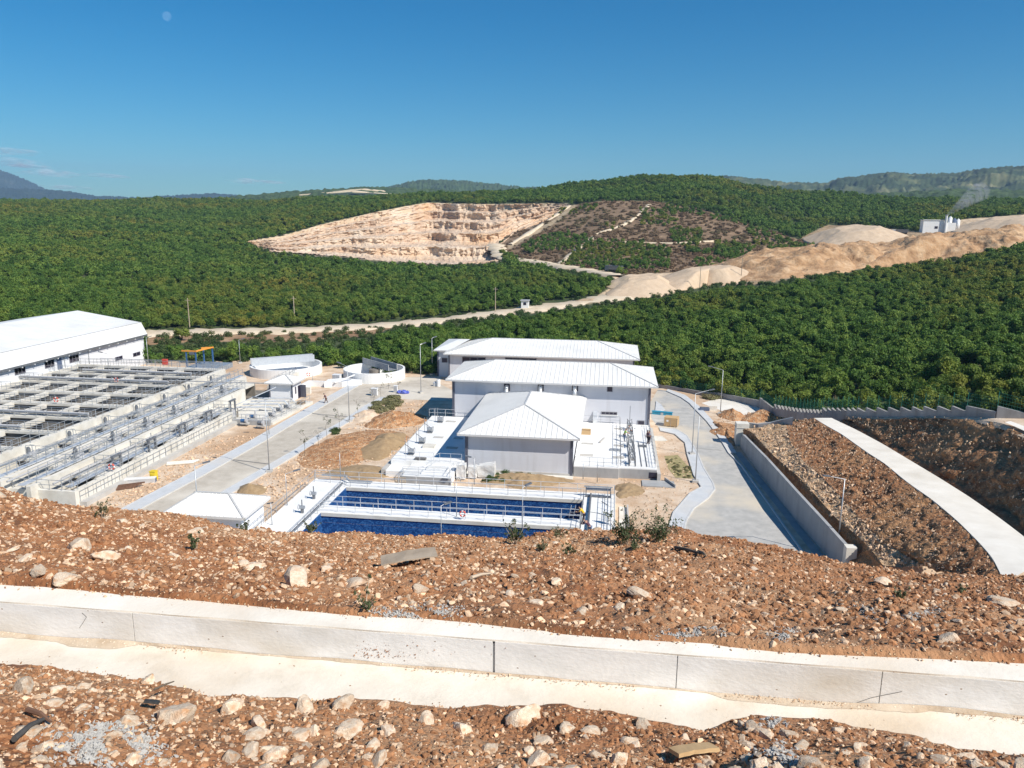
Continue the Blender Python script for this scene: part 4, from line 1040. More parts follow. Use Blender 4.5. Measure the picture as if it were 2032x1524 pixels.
# front building
fb = empty('pump_building', (-10.1,94,0), 'smallest grey walled building, white hipped roof, between the white platforms nearest the blue basin', 'building')
fb.location = (0,0,0)
MB().box(-16.3,-3.9,84.2,103.9,0,4.6).build('wall', M['wall_grey'], fb)
MB().box(-16.4,-3.8,84.1,103.9,0,.35).build('plinth', M['concrete'], fb)
hip_roof(fb, -17.15, -3.07, 83.3, 104.4, 4.76, 6.88, 'y', 90.0, 97.4)
downpipes(fb, [(-16.2,84.25),(-4.0,84.25)], .1, 4.55)
# middle building
mbld = empty('filter_building', (0,0,0), 'long grey walled building with white hipped roof and three steel vent elbows', 'building')
MB().box(-21.9,5.6,104.0,116.2,0,6.7).build('wall', M['wall_grey'], mbld)
hip_roof(mbld, -22.8, 6.55, 103.0, 117.0, 6.86, 8.6, 'x', -16.7, .06)
downpipes(mbld, [(-21.85,104.0),(5.5,104.0)], .2, 6.6)
for px_ in (1006,1073,1141):
    q = PY(px_, 768, 104.0); o = MB().box(q[0]-.42,q[0]+.42,103.93,104.0,q[2]-.55,q[2]+.45).build('vent_opening', M['window_dark'], mbld)
    v = MB(); pts_ = [Vector((q[0],104.1,q[2]+.1)), Vector((q[0],103.55,q[2]+.08)), Vector((q[0],103.35,q[2]-.15)), Vector((q[0],103.32,q[2]-1.5))]
    v.path(pts_, .26, 12); v.tube(pts_[1]+Vector((0,.1,0)), pts_[1]-Vector((0,.02,0)), .29, n=12); v.build('vent_elbow', M['bright_rail'], mbld, smooth=True)
q = PY(1210,772,104.0); win(mbld, q[0]-.4,q[0]+.4,q[2]-.4,q[2]+.4,104.0,'window',0)
q = PY(1209,820,104.0); win(mbld, q[0]-1.1,q[0]+1.1,q[2]-.22,q[2]+.22,104.0,'window',3)
MB().box(q[0]-1.2,q[0]+1.2,103.85,104.0,q[2]-.33,q[2]-.24).build('window_sill', M['white_deck'], mbld)
q = PY(1272,841,104.0); win(mbld, q[0]-.5,q[0]+.5,q[2]-.45,q[2]+.5,104.0,'hatch',0,.1)
q = PY(1181,832,104.0); d_ = MB(); d_.box(q[0]-.3,q[0]+.3,103.3,104.0,1.3,q[2]+.2); d_.quad((q[0]-.3,103.3,q[2]+.2),(q[0]+.3,103.3,q[2]+.2),(q[0]+.3,104.0,q[2]+1.2),(q[0]-.3,104.0,q[2]+1.2)); d_.quad((q[0]-.3,103.3,q[2]+.2),(q[0]-.3,104.0,q[2]+1.2),(q[0]-.3,104.0,q[2]+.2)); d_.quad((q[0]+.3,103.3,q[2]+.2),(q[0]+.3,104.0,q[2]+1.2),(q[0]+.3,104.0,q[2]+.2)); d_.build('air_duct', M['bright_rail'], mbld)
# back building with its wing
bb = empty('service_building', (0,0,0), 'farthest grey building with white hipped roof and a left wing, against the wood', 'building')
MB().box(-29.0,4.2,134.0,147.5,0,4.95).build('wall', M['wall_grey'], bb)
hip_roof(bb, -29.8, 5.1, 133.1, 148.4, 5.12, 7.0, 'x', -22.0, -2.5)
MB().box(-31.8,-29.0,137.2,149.5,0,4.95).build('wing_wall', M['wall_grey'], bb)
wr = MB(); wr.quad((-32.4,136.6,5.1),(-29.5,136.6,5.1),(-26.8,143.6,6.2),(-28.9,143.6,6.2)); wr.quad((-32.4,136.6,5.1),(-28.9,143.6,6.2),(-32.4,150.2,5.1)); wr.quad((-32.4,150.2,5.1),(-28.9,143.6,6.2),(-24.9,143.6,6.2),(-26,150.2,5.1))
w_ = wr.build('wing_roof', M['roof_white'], bb); MB().box(-32.4,-29.8,136.6,150.1,4.9,5.08).build('gutter', M['fascia'], w_)
win(bb, -26.5,-22.2,3.2,4.5,134.0,'window',2); win(bb, -18.7,-13,3.4,4.6,134.0,'window',3); win(bb,-31.0,-29.9,2.7,3.6,137.2,'window',0)
downpipes(bb, [(-28.9,134.0),(4.1,134.0),(-31.7,137.2)], .1, 4.9, r=.12)
# long hall on the left
hl = empty('long_hall', (0,0,0), 'long white hall with broad white roof and small dark windows at the left edge', 'building')
HXW = -91.9
MB().box(-120,HXW,60,139.8,0,5.9).build('wall', M['wall_white'], hl)
pr = [(-91.3,5.95),(-92.4,8.25),(-105.8,10.3),(-119.2,8.25),(-120.3,5.95)]
rm = MB()
for (a, b) in zip(pr[:-1], pr[1:]): rm.quad((a[0],59.5,a[1]),(b[0],59.5,b[1]),(b[0],140.3,b[1]),(a[0],140.3,a[1]))
rm.quad(*[(a[0],140.28,a[1]) for a in pr]); rm.quad(*[(a[0],59.52,a[1]) for a in pr])
r_ = rm.build('roof', M['roof_white'], hl)
MB().bar((-92.4,59.5,8.28),(-92.4,140.3,8.28),.12,.06).build('roof_seam', M['roof_ridge'], r_)
MB().box(-91.88,-91.25,59.5,140.3,5.62,5.94).build('eave_band', M['dark_steel'], hl)
MB().box(HXW-.02,HXW+.03,60,139.75,4.75,5.62).build('eave_shade_band', M['wall_grey'], hl)  # grey band paints the eave shade onto the white wall
br = MB()
for k in range(30): y_ = 62+k*2.65; br.box(-91.86,-91.22,y_,y_+.12,5.45,5.62)
br.build('eave_brackets', M['white_plastic'], hl)
for (xa, ya, xb, yb, nb_) in ((28,742,50,729,3),(88,730,107.5,716,3),(137,720,156,705,3),(228,716,243,708,2),(263.5,707,278,700.5,2)):
    a = PX(xa,(ya+yb)/2,HXW); b = PX(xb,(ya+yb)/2-2,HXW); zc = (a[2]+b[2])/2; hh = .62 if nb_ == 3 else .38
    win(hl, min(a[1],b[1]), max(a[1],b[1]), zc-hh, zc+hh, HXW, 'window', nb_-1, .06, 'x', 1)
a = PX(118,722,HXW); MB().box(HXW,HXW+.06,a[1]-.55,a[1]+.55,1.5,a[2]+1.1).build('door', M['cloth_denim'], hl)
for px_ in (127,176): a = PX(px_,715,HXW); MB().tube((HXW+.1,a[1],0),(HXW+.1,a[1],5.6),.06).build('downpipe', M['galvanised'], hl)
# little roofed building below the bank
sb = empty('gate_house', (0,0,0), 'small building with a ribbed white hipped roof half hidden behind the near slope', 'building')
MB().box(-38.4,-32.0,60.4,64.8,0,2.9).build('wall', M['wall_white'], sb)
hip_roof(sb, -39.15, -31.5, 59.9, 65.3, 3.02, 4.15, 'x', -37.3, -34.2, seam=.4)
# control kiosk by the tanks
kk = empty('control_kiosk', (0,0,0), 'small white kiosk with pyramid roof and open dark door beside the tanks', 'kiosk')
MB().box(-53.9,-50.2,114.0,117.6,0,2.95).build('wall', M['wall_white'], kk)
hip_roof(kk, -54.6, -49.7, 113.4, 118.3, 3.05, 4.0, 'x', -52.2, -52.05, seam=.55)
MB().box(-50.2,-50.12,116.2,117.1,0,2.1).build('doorway', M['window_dark'], kk)
MB().box(-50.16,-49.2,117.1,117.16,.05,2.1).build('door', M['dark_trim'], kk)
win(kk, 115.0,115.5,1.0,2.2,-50.2,'window',0,.06,'x',1)
downpipes(kk, [(-53.95,113.95),(-50.2,113.95)], 0, 2.9, r=.09)

# ------------------------------------------------------------------ rails
def rail(name, pts, h, lab, group=None, m='galvanised', sp=1.6, r=.026, mids=(.5,), toe=False, solo_posts=True):
    """pipe guard rail along pts: rails joined to upright posts; posts are parts when they can be made out"""
    o = Vector(pts[0]); P_ = [Vector(p_)-o for p_ in pts]
    R_ = MB()
    if not solo_posts: r = r*1.25
    else: e_ = empty(name, pts[0], lab, 'railing', group)
    for f in (1.0,)+tuple(mids):
        R_.path([p_+Vector((0,0,h*f)) for p_ in P_], r, 5)
    if solo_posts: R_.build('rail', M[m], e_)
    if toe:
        t_ = MB()
        for a, b in zip(P_[:-1], P_[1:]): t_.bar(a+Vector((0,0,.09)), b+Vector((0,0,.09)), .012, .14)
        t_.build('toe_board', M[m], e_)
    pos = []
    for a, b in zip(P_[:-1], P_[1:]):
        n = max(1, round((b-a).length/sp))
        for k in range(n): pos.append(a.lerp(b, k/n))
    pos.append(P_[-1])
    if solo_posts:
        pm = MB().tube((0,0,0),(0,0,h),r*1.05,n=5); me = None
        for q_ in pos:
            if me is None: ob = pm.build('post', M[m], e_); me = ob.data
            else: ob = bpy.data.objects.new('post', me); COL.objects.link(ob); ob.parent = e_
            ob.location = q_
    else:
        for q_ in pos: R_.tube(q_, q_+Vector((0,0,h)), r*1.05, n=5)
        e_ = tag(R_.build(name, M[m]), lab, 'railing', group); e_.location = o
    return e_
def ring_buoy(p, rz_, lab, r=.36):
    e_ = empty('life_ring', p, lab, 'life ring', 'red life rings on the guard rails'); e_.rotation_euler = (math.pi/2, 0, rz_)
    ring = MB(); ring.lathe([(r*.72+r*.2*math.cos(t), r*.2*math.sin(t)) for t in [2*math.pi*k/10 for k in range(11)]], n=24); ring.build('ring', M['red_plastic'], e_, smooth=True)
    for k in range(4):
        b_ = MB(); t0 = k*math.pi/2
        b_.lathe([(r*.72+r*.225*math.cos(t), r*.225*math.sin(t)) for t in [2*math.pi*j/8 for j in range(9)]], n=24)
        keep = [f for f in b_.f if all(abs(((math.atan2(b_.v[i][1], b_.v[i][0])-t0+math.pi) % (2*math.pi))-math.pi) < .28 for i in f)]
        b_.f = keep; b_.m = [0]*len(keep); b_.build('band', M['white_plastic'], e_, fix=False)
    return e_

# ------------------------------------------------------------------ blue basin
pl = empty('blue_basin', (0,0,0), 'big white decked concrete basin with two deep blue mosaic lined cells', 'basin')
X0, X1, YF, YN = -31.5, 1.0, 76.4, 52.0
ax0, ax1 = -27.3, -2.3
dk = MB(); zt, zb = 1.0, -.15
for b_ in ((X0,ax0,YN,YF,zb,zt),(ax1,X1,YN,YF,zb,zt),(ax0,ax1,74.3,YF,zb,zt),(ax0,ax1,YN,59.6,zb,zt)): MB().box(*b_).build('deck', M['white_deck'], pl)
MB().box(ax0,ax1,67.1,69.0,-3.4,zt-.002).build('walkway', M['white_deck'], pl)
for y_, nm in ((74.3,'far'),(67.1,'mid')):
    MB().box(ax0+.01,ax1-.01,y_-.14,y_-.002,zt-.34,zt+.004).build('coping', M['cream_concrete'], pl)
for (a,b,c,d) in (CELL_A, CELL_B):
    ln = MB(); t = .05
    ln.box(a,b,d-t,d,-3.4,zt-.36 if d > 70 else zt-.36); ln.box(a,b,c,c+t,-3.4,zt-.1); ln.box(a,a+t,c+t,d-t,-3.4,zt-.05); ln.box(b-t,b,c+t,d-t,-3.4,zt-.05); ln.box(a+t,b-t,c+t,d-t,-3.45,-3.4)
    ln.build('mosaic_lining', M['blue_mosaic'], pl)
G_POOL = 'guard rails of the blue basin'
rail('guard_rail', [(X0+.1,76.2,1),(-26.5,76.2,1),(-24,76.2,1),(X1-.1,76.2,1)], 1.05, 'pale guard rail along the outer far edge of the blue basin, by the pallet', G_POOL, 'bright_rail', 1.9)
rail('guard_rail', [(X0+.3,75.4,1),(-27.6,75.2,1),(-26.9,74.5,1),(-2.5,74.5,1)], 1.05, 'grey guard rail along the inner far edge over the far blue cell', G_POOL, 'galvanised', 1.9)
rail('guard_rail', [(ax0-.2,68.85,1),(ax1,68.85,1)], 1.05, 'bright guard rail on the far side of the white walkway between the blue cells', G_POOL, 'bright_rail', 1.75)
rail('guard_rail', [(ax0-.2,67.3,1),(ax1,67.3,1)], 1.05, 'grey guard rail carrying the life ring on the near side of the white walkway', G_POOL, 'bright_rail', 1.75)
rail('guard_rail', [(ax0-.2,59.4,1),(ax1,59.4,1)], 1.05, 'bright guard rail over the near blue cell just behind the crest', G_POOL, 'bright_rail', 1.8)
rail('guard_rail', [(X0+.08,52.5,1),(X0+.08,76.1,1)], 1.05, 'guard rail along the outer left edge of the basin deck', G_POOL, 'galvanised', 1.9)
rail('guard_rail', [(ax0-.15,52.5,1),(ax0-.15,74.4,1)], 1.05, 'guard rail along the inner left edge of the blue cells', G_POOL, 'galvanised', 1.6)
rail('guard_rail', [(ax1+.12,52.5,1),(ax1+.12,74.3,1)], 1.05, 'guard rail at the right ends of the blue cells', G_POOL, 'dark_steel', 1.5)
rail('guard_rail', [(X1-.12,52.5,1),(X1-.12,76.1,1)], 1.05, 'guard rail along the outer right edge of the basin deck', G_POOL, 'galvanised', 1.2, mids=(.33,.66))
rail('guard_rail', [(.2,52.5,1),(.2,76.0,1)], 1.05, 'second guard rail just inside the right edge of the basin deck', G_POOL, 'galvanised', 1.4)
def pipe_run(name, pts, r, m, lab, cat='pipe', n=8, group=None, flange=0):
    o = Vector(pts[0]); mb = MB(); P_ = [Vector(p_)-o for p_ in pts]; mb.path(P_, r, n)
    if flange:
        for a, b in zip(P_[:-1], P_[1:]):
            L_ = (b-a).length; k = int(L_/flange); d = (b-a).normalized()
            for j in range(1, k+1): q_ = a+d*(j*flange-.06); mb.tube(q_, q_+d*.12, r*1.35, n=n)
    ob = mb.build(name, M[m], smooth=False); ob.location = o; return tag(ob, lab, cat, group)
pipe_run('basin_pipe', [(-27.9,52.5,1.22),(-27.9,74.9,1.22)], .09, 'dark_steel', 'dark pipe on the left deck of the basin beside the inner rail')
pipe_run('basin_pipe', [(-30.6,76.0,1.6),(-28.0,76.0,1.6),(-27.4,75.5,1.3),(-24.8,75.5,1.3)], .10, 'galvanised', 'short grey stepped pipe at the far left corner of the basin')
pipe_run('basin_pipe', [(-1.5,53,1.25),(-1.5,75.5,1.25)], .10, 'dark_steel', 'dark pipe at the right ends of the cells')
for k, (px_, py_) in enumerate(((623,990),(600,1018))):
    c = P(px_,py_,1.0); e = empty('gate_actuator', c, ['grey valve actuator on the left basin deck, the farther of the two','grey valve actuator on the left basin deck, the nearer of the two'][k], 'actuator', 'valve actuators on the basin deck')
    MB().box(-.12,.12,-.12,.12,0,.5).build('stand', M['dark_steel'], e); b_ = MB(); b_.tube((-.25,0,.6),(.25,0,.6),.17,n=10); b_.build('gearbox', M['galvanised'], e); MB().tube((.0,0,.6),(.0,0,1.35),.05).build('stem', M['dark_steel'], e)
    w_ = MB(); w_.lathe([(.22+.025*math.cos(t), .025*math.sin(t)) for t in [2*math.pi*j/6 for j in range(7)]], n=14); hw = w_.build('handwheel', M['dark_steel'], e); hw.location = (-.34,0,.6); hw.rotation_euler = (0,math.pi/2,0)
ring_buoy((-13.35,67.2,1.62), 0, 'red and white life ring on the white walkway rail between the blue cells')
q = P(903,1064,1.9); ring_buoy((q[0],59.3,1.6), 0, 'orange red life ring on the nearest basin rail behind the crest')
# gantry on the right deck and stop logs
gt = empty('steel_rack', (-.9,75.2,1.0), 'grey steel rack with rollers across the far end of the right basin deck', 'rack')
g_ = MB()
for x_ in (-1.1,1.4): g_.bar((x_,0,0),(x_,0,1.1),.1,.1)
g_.build('leg', M['dark_steel'], gt); MB().bar((-1.3,0,1.15),(1.6,0,1.15),.12,.12).build('beam', M['galvanised'], gt); MB().tube((-1.1,.25,.8),(1.4,.25,.8),.16,n=10).build('roller', M['pipe_grey'], gt); MB().box(-1.1,1.4,-.1,.3,.05,.12).build('plate', M['dark_steel'], gt)
c = P(1204,1040,1.0); e = empty('grating_stack', c, 'blue grey steel grating panel leaning on the right basin deck', 'grating')
for k in range(5): MB().bar((k*.17-.34,0,0),(k*.17-.34,.1,1.15),.11,.04).build('slat', M['cloth_denim'], e)
pipe_run('loose_rod', [P(1194,995,1.03),P(1207,1003,1.03)], .03, 'dark_steel', 'thin loose rod on the right basin deck behind the cable', 'rod')
pipe_run('cable', [P(1165,1015,1.02),P(1185,1018,1.02),P(1207,1024,1.02)], .025, 'dark_steel', 'dark cable lying across the right basin deck', 'cable')
MB_ = MB(); MB_.bar((0,0,-2.5),(.75,.15,1.7),.06,.06); MB_.bar((.42,0,-2.5),(1.17,.15,1.7),.06,.06)
for k in range(12): t = k/12; MB_.bar((.75*t,.15*t,-2.5+4.2*t),(.42+.75*t,.15*t,-2.5+4.2*t),.04,.04)
ld = MB_.build('ladder', M['bright_rail']); ld.location = (-4.0,70.6,0); tag(ld, 'aluminium ladder leaning out of the far blue cell at its right end', 'ladder')
# concrete slab right of the basin
sl = MB().prism(pxpoly([(1229,1005),(1245,1007),(1248,1060),(1228,1062)], .1), 0, .12).build('concrete_pad', M['cream_concrete']); tag(sl, 'pale concrete pad beside the right edge of the basin', 'pad')
MB().bar((P(1245,1007,.1)[0],P(1245,1007,.1)[1],.2),(P(1248,1060,.1)[0],P(1248,1060,.1)[1],.2),.15,.4).build('pad_kerb', M['concrete'], sl)

# ------------------------------------------------------------------ white platform round the front building
pf = empty('white_platform', (0,0,0), 'low white painted tank roof slab around the small grey building', 'platform')
d_ = MB(); MB().box(-25.0,-16.45,83.2,103.9,0,1.3).build('deck', M['white_deck'], pf); MB().box(-3.75,1.4,84.3,103.9,0,1.3).build('deck', M['white_deck'], pf); d_.box(1.4,5.7,84.6,103.9,0,1.24); d_.build('deck', M['white_deck'], pf)
MB().box(-3.74,1.38,84.27,84.297,0,1.16).build('front_wall', M['grey_concrete'], pf); MB().box(1.42,5.68,84.57,84.597,0,1.12).build('front_wall', M['grey_concrete'], pf)
MB().box(-25.6,-25.02,81.2,103.8,0,.75).build('side_ledge', M['concrete'], pf)
MB().box(5.72,6.1,84.0,103.8,0,.9).build('side_ledge', M['concrete'], pf)
MB().box(-16.45,-3.75,83.0,84.08,0,.12).build('apron', M['cream_concrete'], pf)
MB().box(-22.5,-17.0,78.9,83.18,0,.95).build('lower_slab', M['white_deck'], pf)
MB().box(-22.6,-16.9,78.75,78.9,0,.93).build('front_wall', M['grey_concrete'], pf)
MB().box(-25.0,-22.55,81.0,83.18,0,.7).build('lower_slab', M['white_deck'], pf)
for k, (px_, py_, w_, d2, h_, m_) in enumerate(((894.8,836.6,1.4,.7,.05,'concrete'),(870,868,1.3,.7,.04,'concrete'),(852,887,1.5,1.1,.28,'cream_concrete'),(834.5,912,1.3,.6,.22,'joint_dark'),(910,870,1.2,.7,.05,'concrete'),(897,889,1.4,.8,.05,'concrete'),
    (1165.4,880.4,1.5,.8,.04,'concrete'),(1163.7,903.4,1.6,.9,.04,'concrete'),(1227,851,1.0,.6,.04,'concrete'),(1228,884.5,1.2,.7,.05,'concrete'),(1221.5,893.4,1.4,.9,.10,'galvanised'),(1227.6,907.5,1.3,.7,.05,'concrete'),(1275,885,1.0,.7,.06,'dark_steel'),(1267,850,.9,.5,.10,'white_deck'))):
    c = P(px_,py_,1.3); MB().box(c[0]-w_/2,c[0]+w_/2,c[1]-d2/2,c[1]+d2/2,1.24,1.3+h_).build('hatch', M[m_], pf)
G_PF = 'guard rails of the white platform'
rail('guard_rail', [(-25.3,103.6,1.3),(-24.6,103.75,1.3),(-16.6,103.75,1.3)], 1.05, 'guard rail at the far end of the left half of the white platform', G_PF, 'bright_rail', 1.5)
rail('guard_rail', [(-24.9,83.3,1.3),(-19.9,83.3,1.3)], 1.05, 'guard rail at the near edge of the left half of the white platform', G_PF, 'bright_rail', 1.6)
rail('guard_rail', [(-22.4,79.0,.95),(-17.1,79.0,.95),(-17.1,81.2,.95)], 1.05, 'guard rail round the lower slab in front of the platform', G_PF, 'bright_rail', 1.6)
rail('guard_rail', [(-19.8,81.6,1.3),(-19.2,83.3,1.3),(-16.6,83.3,1.3)], 1.05, 'short guard rail beside the left corner of the small grey building', G_PF, 'bright_rail', 1.4)
rail('guard_rail', [(-3.6,84.4,1.3),(1.3,84.4,1.3)], 1.05, 'guard rail at the near edge of the right half of the white platform', G_PF, 'galvanised', 1.5)
rail('guard_rail', [(-3.7,103.5,1.3),(1.6,103.5,1.3)], 1.05, 'guard rail at the far end of the right half of the white platform', G_PF, 'galvanised', 1.5)
rail('guard_rail', [(1.6,85,1.3),(1.6,103.4,1.3)], 1.05, 'guard rail down the middle of the right half of the platform', G_PF, 'dark_steel', 1.3)
rail('guard_rail', [(5.5,85,1.24),(5.5,103.0,1.24)], 1.05, 'guard rail along the right edge of the white platform', G_PF, 'galvanised', 1.5, mids=(.33,.66))
for k, (px_, py_) in enumerate(((873.5,838),(853,858.5),(837,880),(815.6,902))):
    c = P(px_,py_,1.3); nm = ['farthest','second farthest','third','nearest'][k]
    e = empty('sluice_drive', c, 'grey sluice drive with tall rods on the left platform, %s of the four' % nm, 'drive', 'sluice drives on the left platform')
    MB().box(-.35,.35,-.3,.3,0,.12).build('base', M['dark_steel'], e); b_ = MB(); b_.tube((-.3,0,.5),(.3,0,.5),.26,n=10); b_.tube((0,-.25,.55),(0,.3,.55),.15,n=8); b_.build('motor', M['galvanised'], e)
    w_ = MB(); w_.lathe([(.3+.03*math.cos(t), .03*math.sin(t)) for t in [2*math.pi*j/6 for j in range(7)]], n=14); hw = w_.build('handwheel', M['dark_steel'], e); hw.location = (.42,0,.55); hw.rotation_euler = (0,math.pi/2,0)
    for s_ in (-.42,-.75): ob = MB().tube((s_,.25,0),(s_,.25,2.0),.035).build('rod', M['galvanised'], e)
    MB().bar((-.8,.25,1.2),(.1,0,.7),.05,.05).build('brace', M['dark_steel'], e)
for k, py_ in enumerate((852,868,886,905,921)):
    c = P(1249+k*1.5,py_,1.3); nm = ['farthest','second','middle','fourth','nearest'][k]
    e = empty('penstock_frame', c, 'tangled grey penstock frame in the row on the right platform, %s of the five' % nm, 'frame', 'penstock frames on the right platform')
    f_ = MB()
    for sx in (-.35,.35):
        for sy in (-.7,.7): f_.tube((sx,sy,0),(sx*.8,sy,1.25),.04,n=5)
    f_.tube((-.3,-.7,1.25),(.3,.7,1.25),.04,n=5); f_.tube((.3,-.7,.6),(-.3,.7,1.25),.04,n=5); f_.tube((-.3,-.9,.45),(-.3,.9,.45),.06,n=6); f_.build('frame', M['dark_steel'], e)
    MB().box(-.2,.2,-.25,.25,.5,.85).build('gearbox', M['galvanised'], e); MB().tube((0,.3,.8),(0,.3,1.9 if k else 3.2),.04).build('stem', M['dark_steel'], e)
for k, dx in enumerate((2.6,3.3,4.0,4.6)):
    pipe_run('loose_pipe', [(dx+.0,85.3,1.29),(dx-.1,96.5-k*.6,1.29)], .045, 'dark_steel', 'thin dark pipe lying along the right edge of the platform, %s from the frames' % ['first','second','third','fourth'][k], 'pipe', 6, 'thin pipes lying on the right platform')
c = P(1194,874,1.36); ob = MB().bar((-.25,-1.1,.05),(.3,1.1,.05),.22,.1).build('wooden_beam', M['concrete']); ob.location = V(c); tag(ob, 'grey beam lying askew on the right half of the platform', 'beam')
c = P(1163,861,1.3); e = empty('plywood_box', c, 'open orange plywood box on the platform behind the roof corner', 'box')
MB().box(-.6,.6,-.45,.45,0,.05).build('bottom', M['timber'], e)
for nm, b_ in (('side',(-.6,-.55,-.45,.45,.05,.6)),('side',(.55,.6,-.45,.45,.05,.6)),('side',(-.55,.55,-.45,-.4,.05,.6)),('side',(-.55,.55,.4,.45,.05,.6))): MB().box(*b_).build(nm, M['timber'], e)
MB().box(-.45,.5,-.3,.3,.62,.66).build('loose_board', M['timber'], e)
# wrapped blocks, pallets, stones in front of the building
def wrapped(px_, py_, w_, d2, h_, lab, sl_=0):
    c = P(px_,py_,.1); bm = bmesh.new(); bmesh.ops.create_cube(bm, size=1); bmesh.ops.subdivide_edges(bm, edges=bm.edges, cuts=5, use_grid_fill=True)
    for v in bm.verts:
        n_ = Vector((noise.noise(v.co*3+Vector((px_,0,0))), noise.noise(v.co*3+Vector((0,px_,0))), noise.noise(v.co*3+Vector((0,0,px_)))))*.09
        v.co = Vector((v.co.x*w_, v.co.y*d2, (v.co.z+.5)*h_+sl_*v.co.x*h_*(v.co.z+.5)))+n_
    me = bpy.data.meshes.new('wrapped_block'); bm.to_mesh(me); bm.free(); me.materials.append(M['wrap_film']); ob = bpy.data.objects.new('wrapped_block', me); COL.objects.link(ob); ob.location = V(c); return tag(ob, lab, 'wrapped block')
wrapped(916,948,1.0,1.0,1.7,'tall film wrapped block standing left of the other two by the building corner')
wrapped(938,947,1.0,.9,1.35,'middle film wrapped block with a grey shaded front by the building corner')
wrapped(966,945,1.9,1.0,1.5,'widest film wrapped block, sloping top, against the front wall of the small building',.25)
c = P(900,946,.02); e = MB(); e.box(-.7,.7,-.5,.5,0,.5); ob = e.build('dark_recess', M['black_rubber']); ob.location = V(c); MB().box(-.75,.75,-.55,.55,.5,.58).build('rim', M['dark_steel'], ob); tag(ob, 'low black box in place of the dark recess left of the film wrapped blocks', 'recess')  # black box added to give the dark of a recess
def pallet(c, lab, n=7, lean=False, group=None, w_=1.1, m='old_timber', rz_=0.0):
    e_ = empty('pallet_stack', c, lab, 'pallets', group, rz_)
    for k in range(n):
        p_ = MB()
        for j in range(5): p_.box(-w_/2,w_/2,-.5+j*.225,-.5+j*.225+.1,k*.15+.10,k*.15+.125)
        for j in (-.45,0,.35): p_.box(-w_/2,w_/2,j,j+.1,k*.15,k*.15+.10) if False else p_.box(j*w_-.05,j*w_+.05,-.5,.5,k*.15,k*.15+.098)
        p_.build('pallet', M[m], e_)
    return e_
e_ = empty('wooden_pallet', (P(794,958,1.0)[0], 76.55, .35), 'pale slatted wooden pallet standing upright behind the far rail of the basin', 'pallet')
for k in range(7): MB().box(-.62+k*.19,-.50+k*.19,-.06,-.03,0,1.25).build('slat', M['old_timber'], e_)
for z_ in (.05,.58,1.12): MB().box(-.62,.62,-.03,.05,z_,z_+.1).build('rail', M['timber'], e_)
pallet(P(598,806,0), 'stack of weathered pallets in front of the white kiosk', 6)
def frame_rack(c, lab, w_=2.4, d2=1.2, h_=1.1):
    e_ = empty('stair_stand', c, lab, 'stand'); f_ = MB()
    for sx in (-1,1):
        for sy in (-1,1): f_.bar((sx*w_/2,sy*d2/2,0),(sx*w_/2,sy*d2/2,h_),.07,.07)
        f_.bar((sx*w_/2,-d2/2,.08),(sx*w_/2,d2/2,h_-.1),.05,.05); f_.bar((sx*w_/2,-d2/2,h_),(sx*w_/2,d2/2,h_),.06,.06)
    f_.build('uprights', M['bright_rail'], e_); g = MB()
    for sy in (-1,1): g.bar((-w_/2,sy*d2/2,h_),(w_/2,sy*d2/2,h_),.06,.06)
    g.build('top_rail', M['bright_rail'], e_); MB().box(-w_/2,w_/2,-d2/2,d2/2,.12,.16).build('grating', M['galvanised'], e_); return e_  # dark tone also puts shade into the tank's cross walls
frame_rack(P(818,952,.0), 'pale steel stair frame right of the upright pallet')
frame_rack(P(868,947,.0), 'pale steel stair frame left of the dark recess')
ring = MB(); ring.lathe([(.26+.05*math.cos(t), .05*math.sin(t)) for t in [2*math.pi*j/6 for j in range(7)]], n=14); ob = ring.build('cable_coil', M['dark_steel'], smooth=True); ob.location = V(P(909.5,953,.1)); ob.rotation_euler = (1.2,0,0); tag(ob, 'small dark coil lying before the film wrapped blocks', 'coil')
# ------------------------------------------------------------------ aeration tanks
at = empty('aeration_tank', (0,0,0), 'large concrete treatment tank divided into rows of open basins with cream cross beams', 'tank')
ZT = 3.6
LY = [67.4,74.0,80.6,87.2,93.8,100.4,107.0,113.6,120.0]
MB().box(-97,-96.4,60,120.6,0,ZT).build('long_wall', M['cream_concrete'], at); MB().box(-65.6,-64.8,60,120.6,0,ZT).build('long_wall', M['cream_concrete'], at)
for k, y_ in enumerate(LY):
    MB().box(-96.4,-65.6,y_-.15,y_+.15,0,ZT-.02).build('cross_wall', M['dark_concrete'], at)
    MB().box(-96.4,-65.6,y_-.42,y_+.55,ZT-.30,ZT+.004).build('walkway', M['cream_concrete'], at)
for a, b in zip(LY[:-1], LY[1:]):
    for x_ in (-91.6,-86.75,-81.9,-77.0,-72.1):
        MB().box(x_-.36,x_+.36,a+.56,b-.43,ZT-.62,ZT-.1).build('beam', M['cream_concrete'], at)
MB().box(-97,-52.9,60,120.6,0,.08).build('floor', M['dark_concrete'], at)
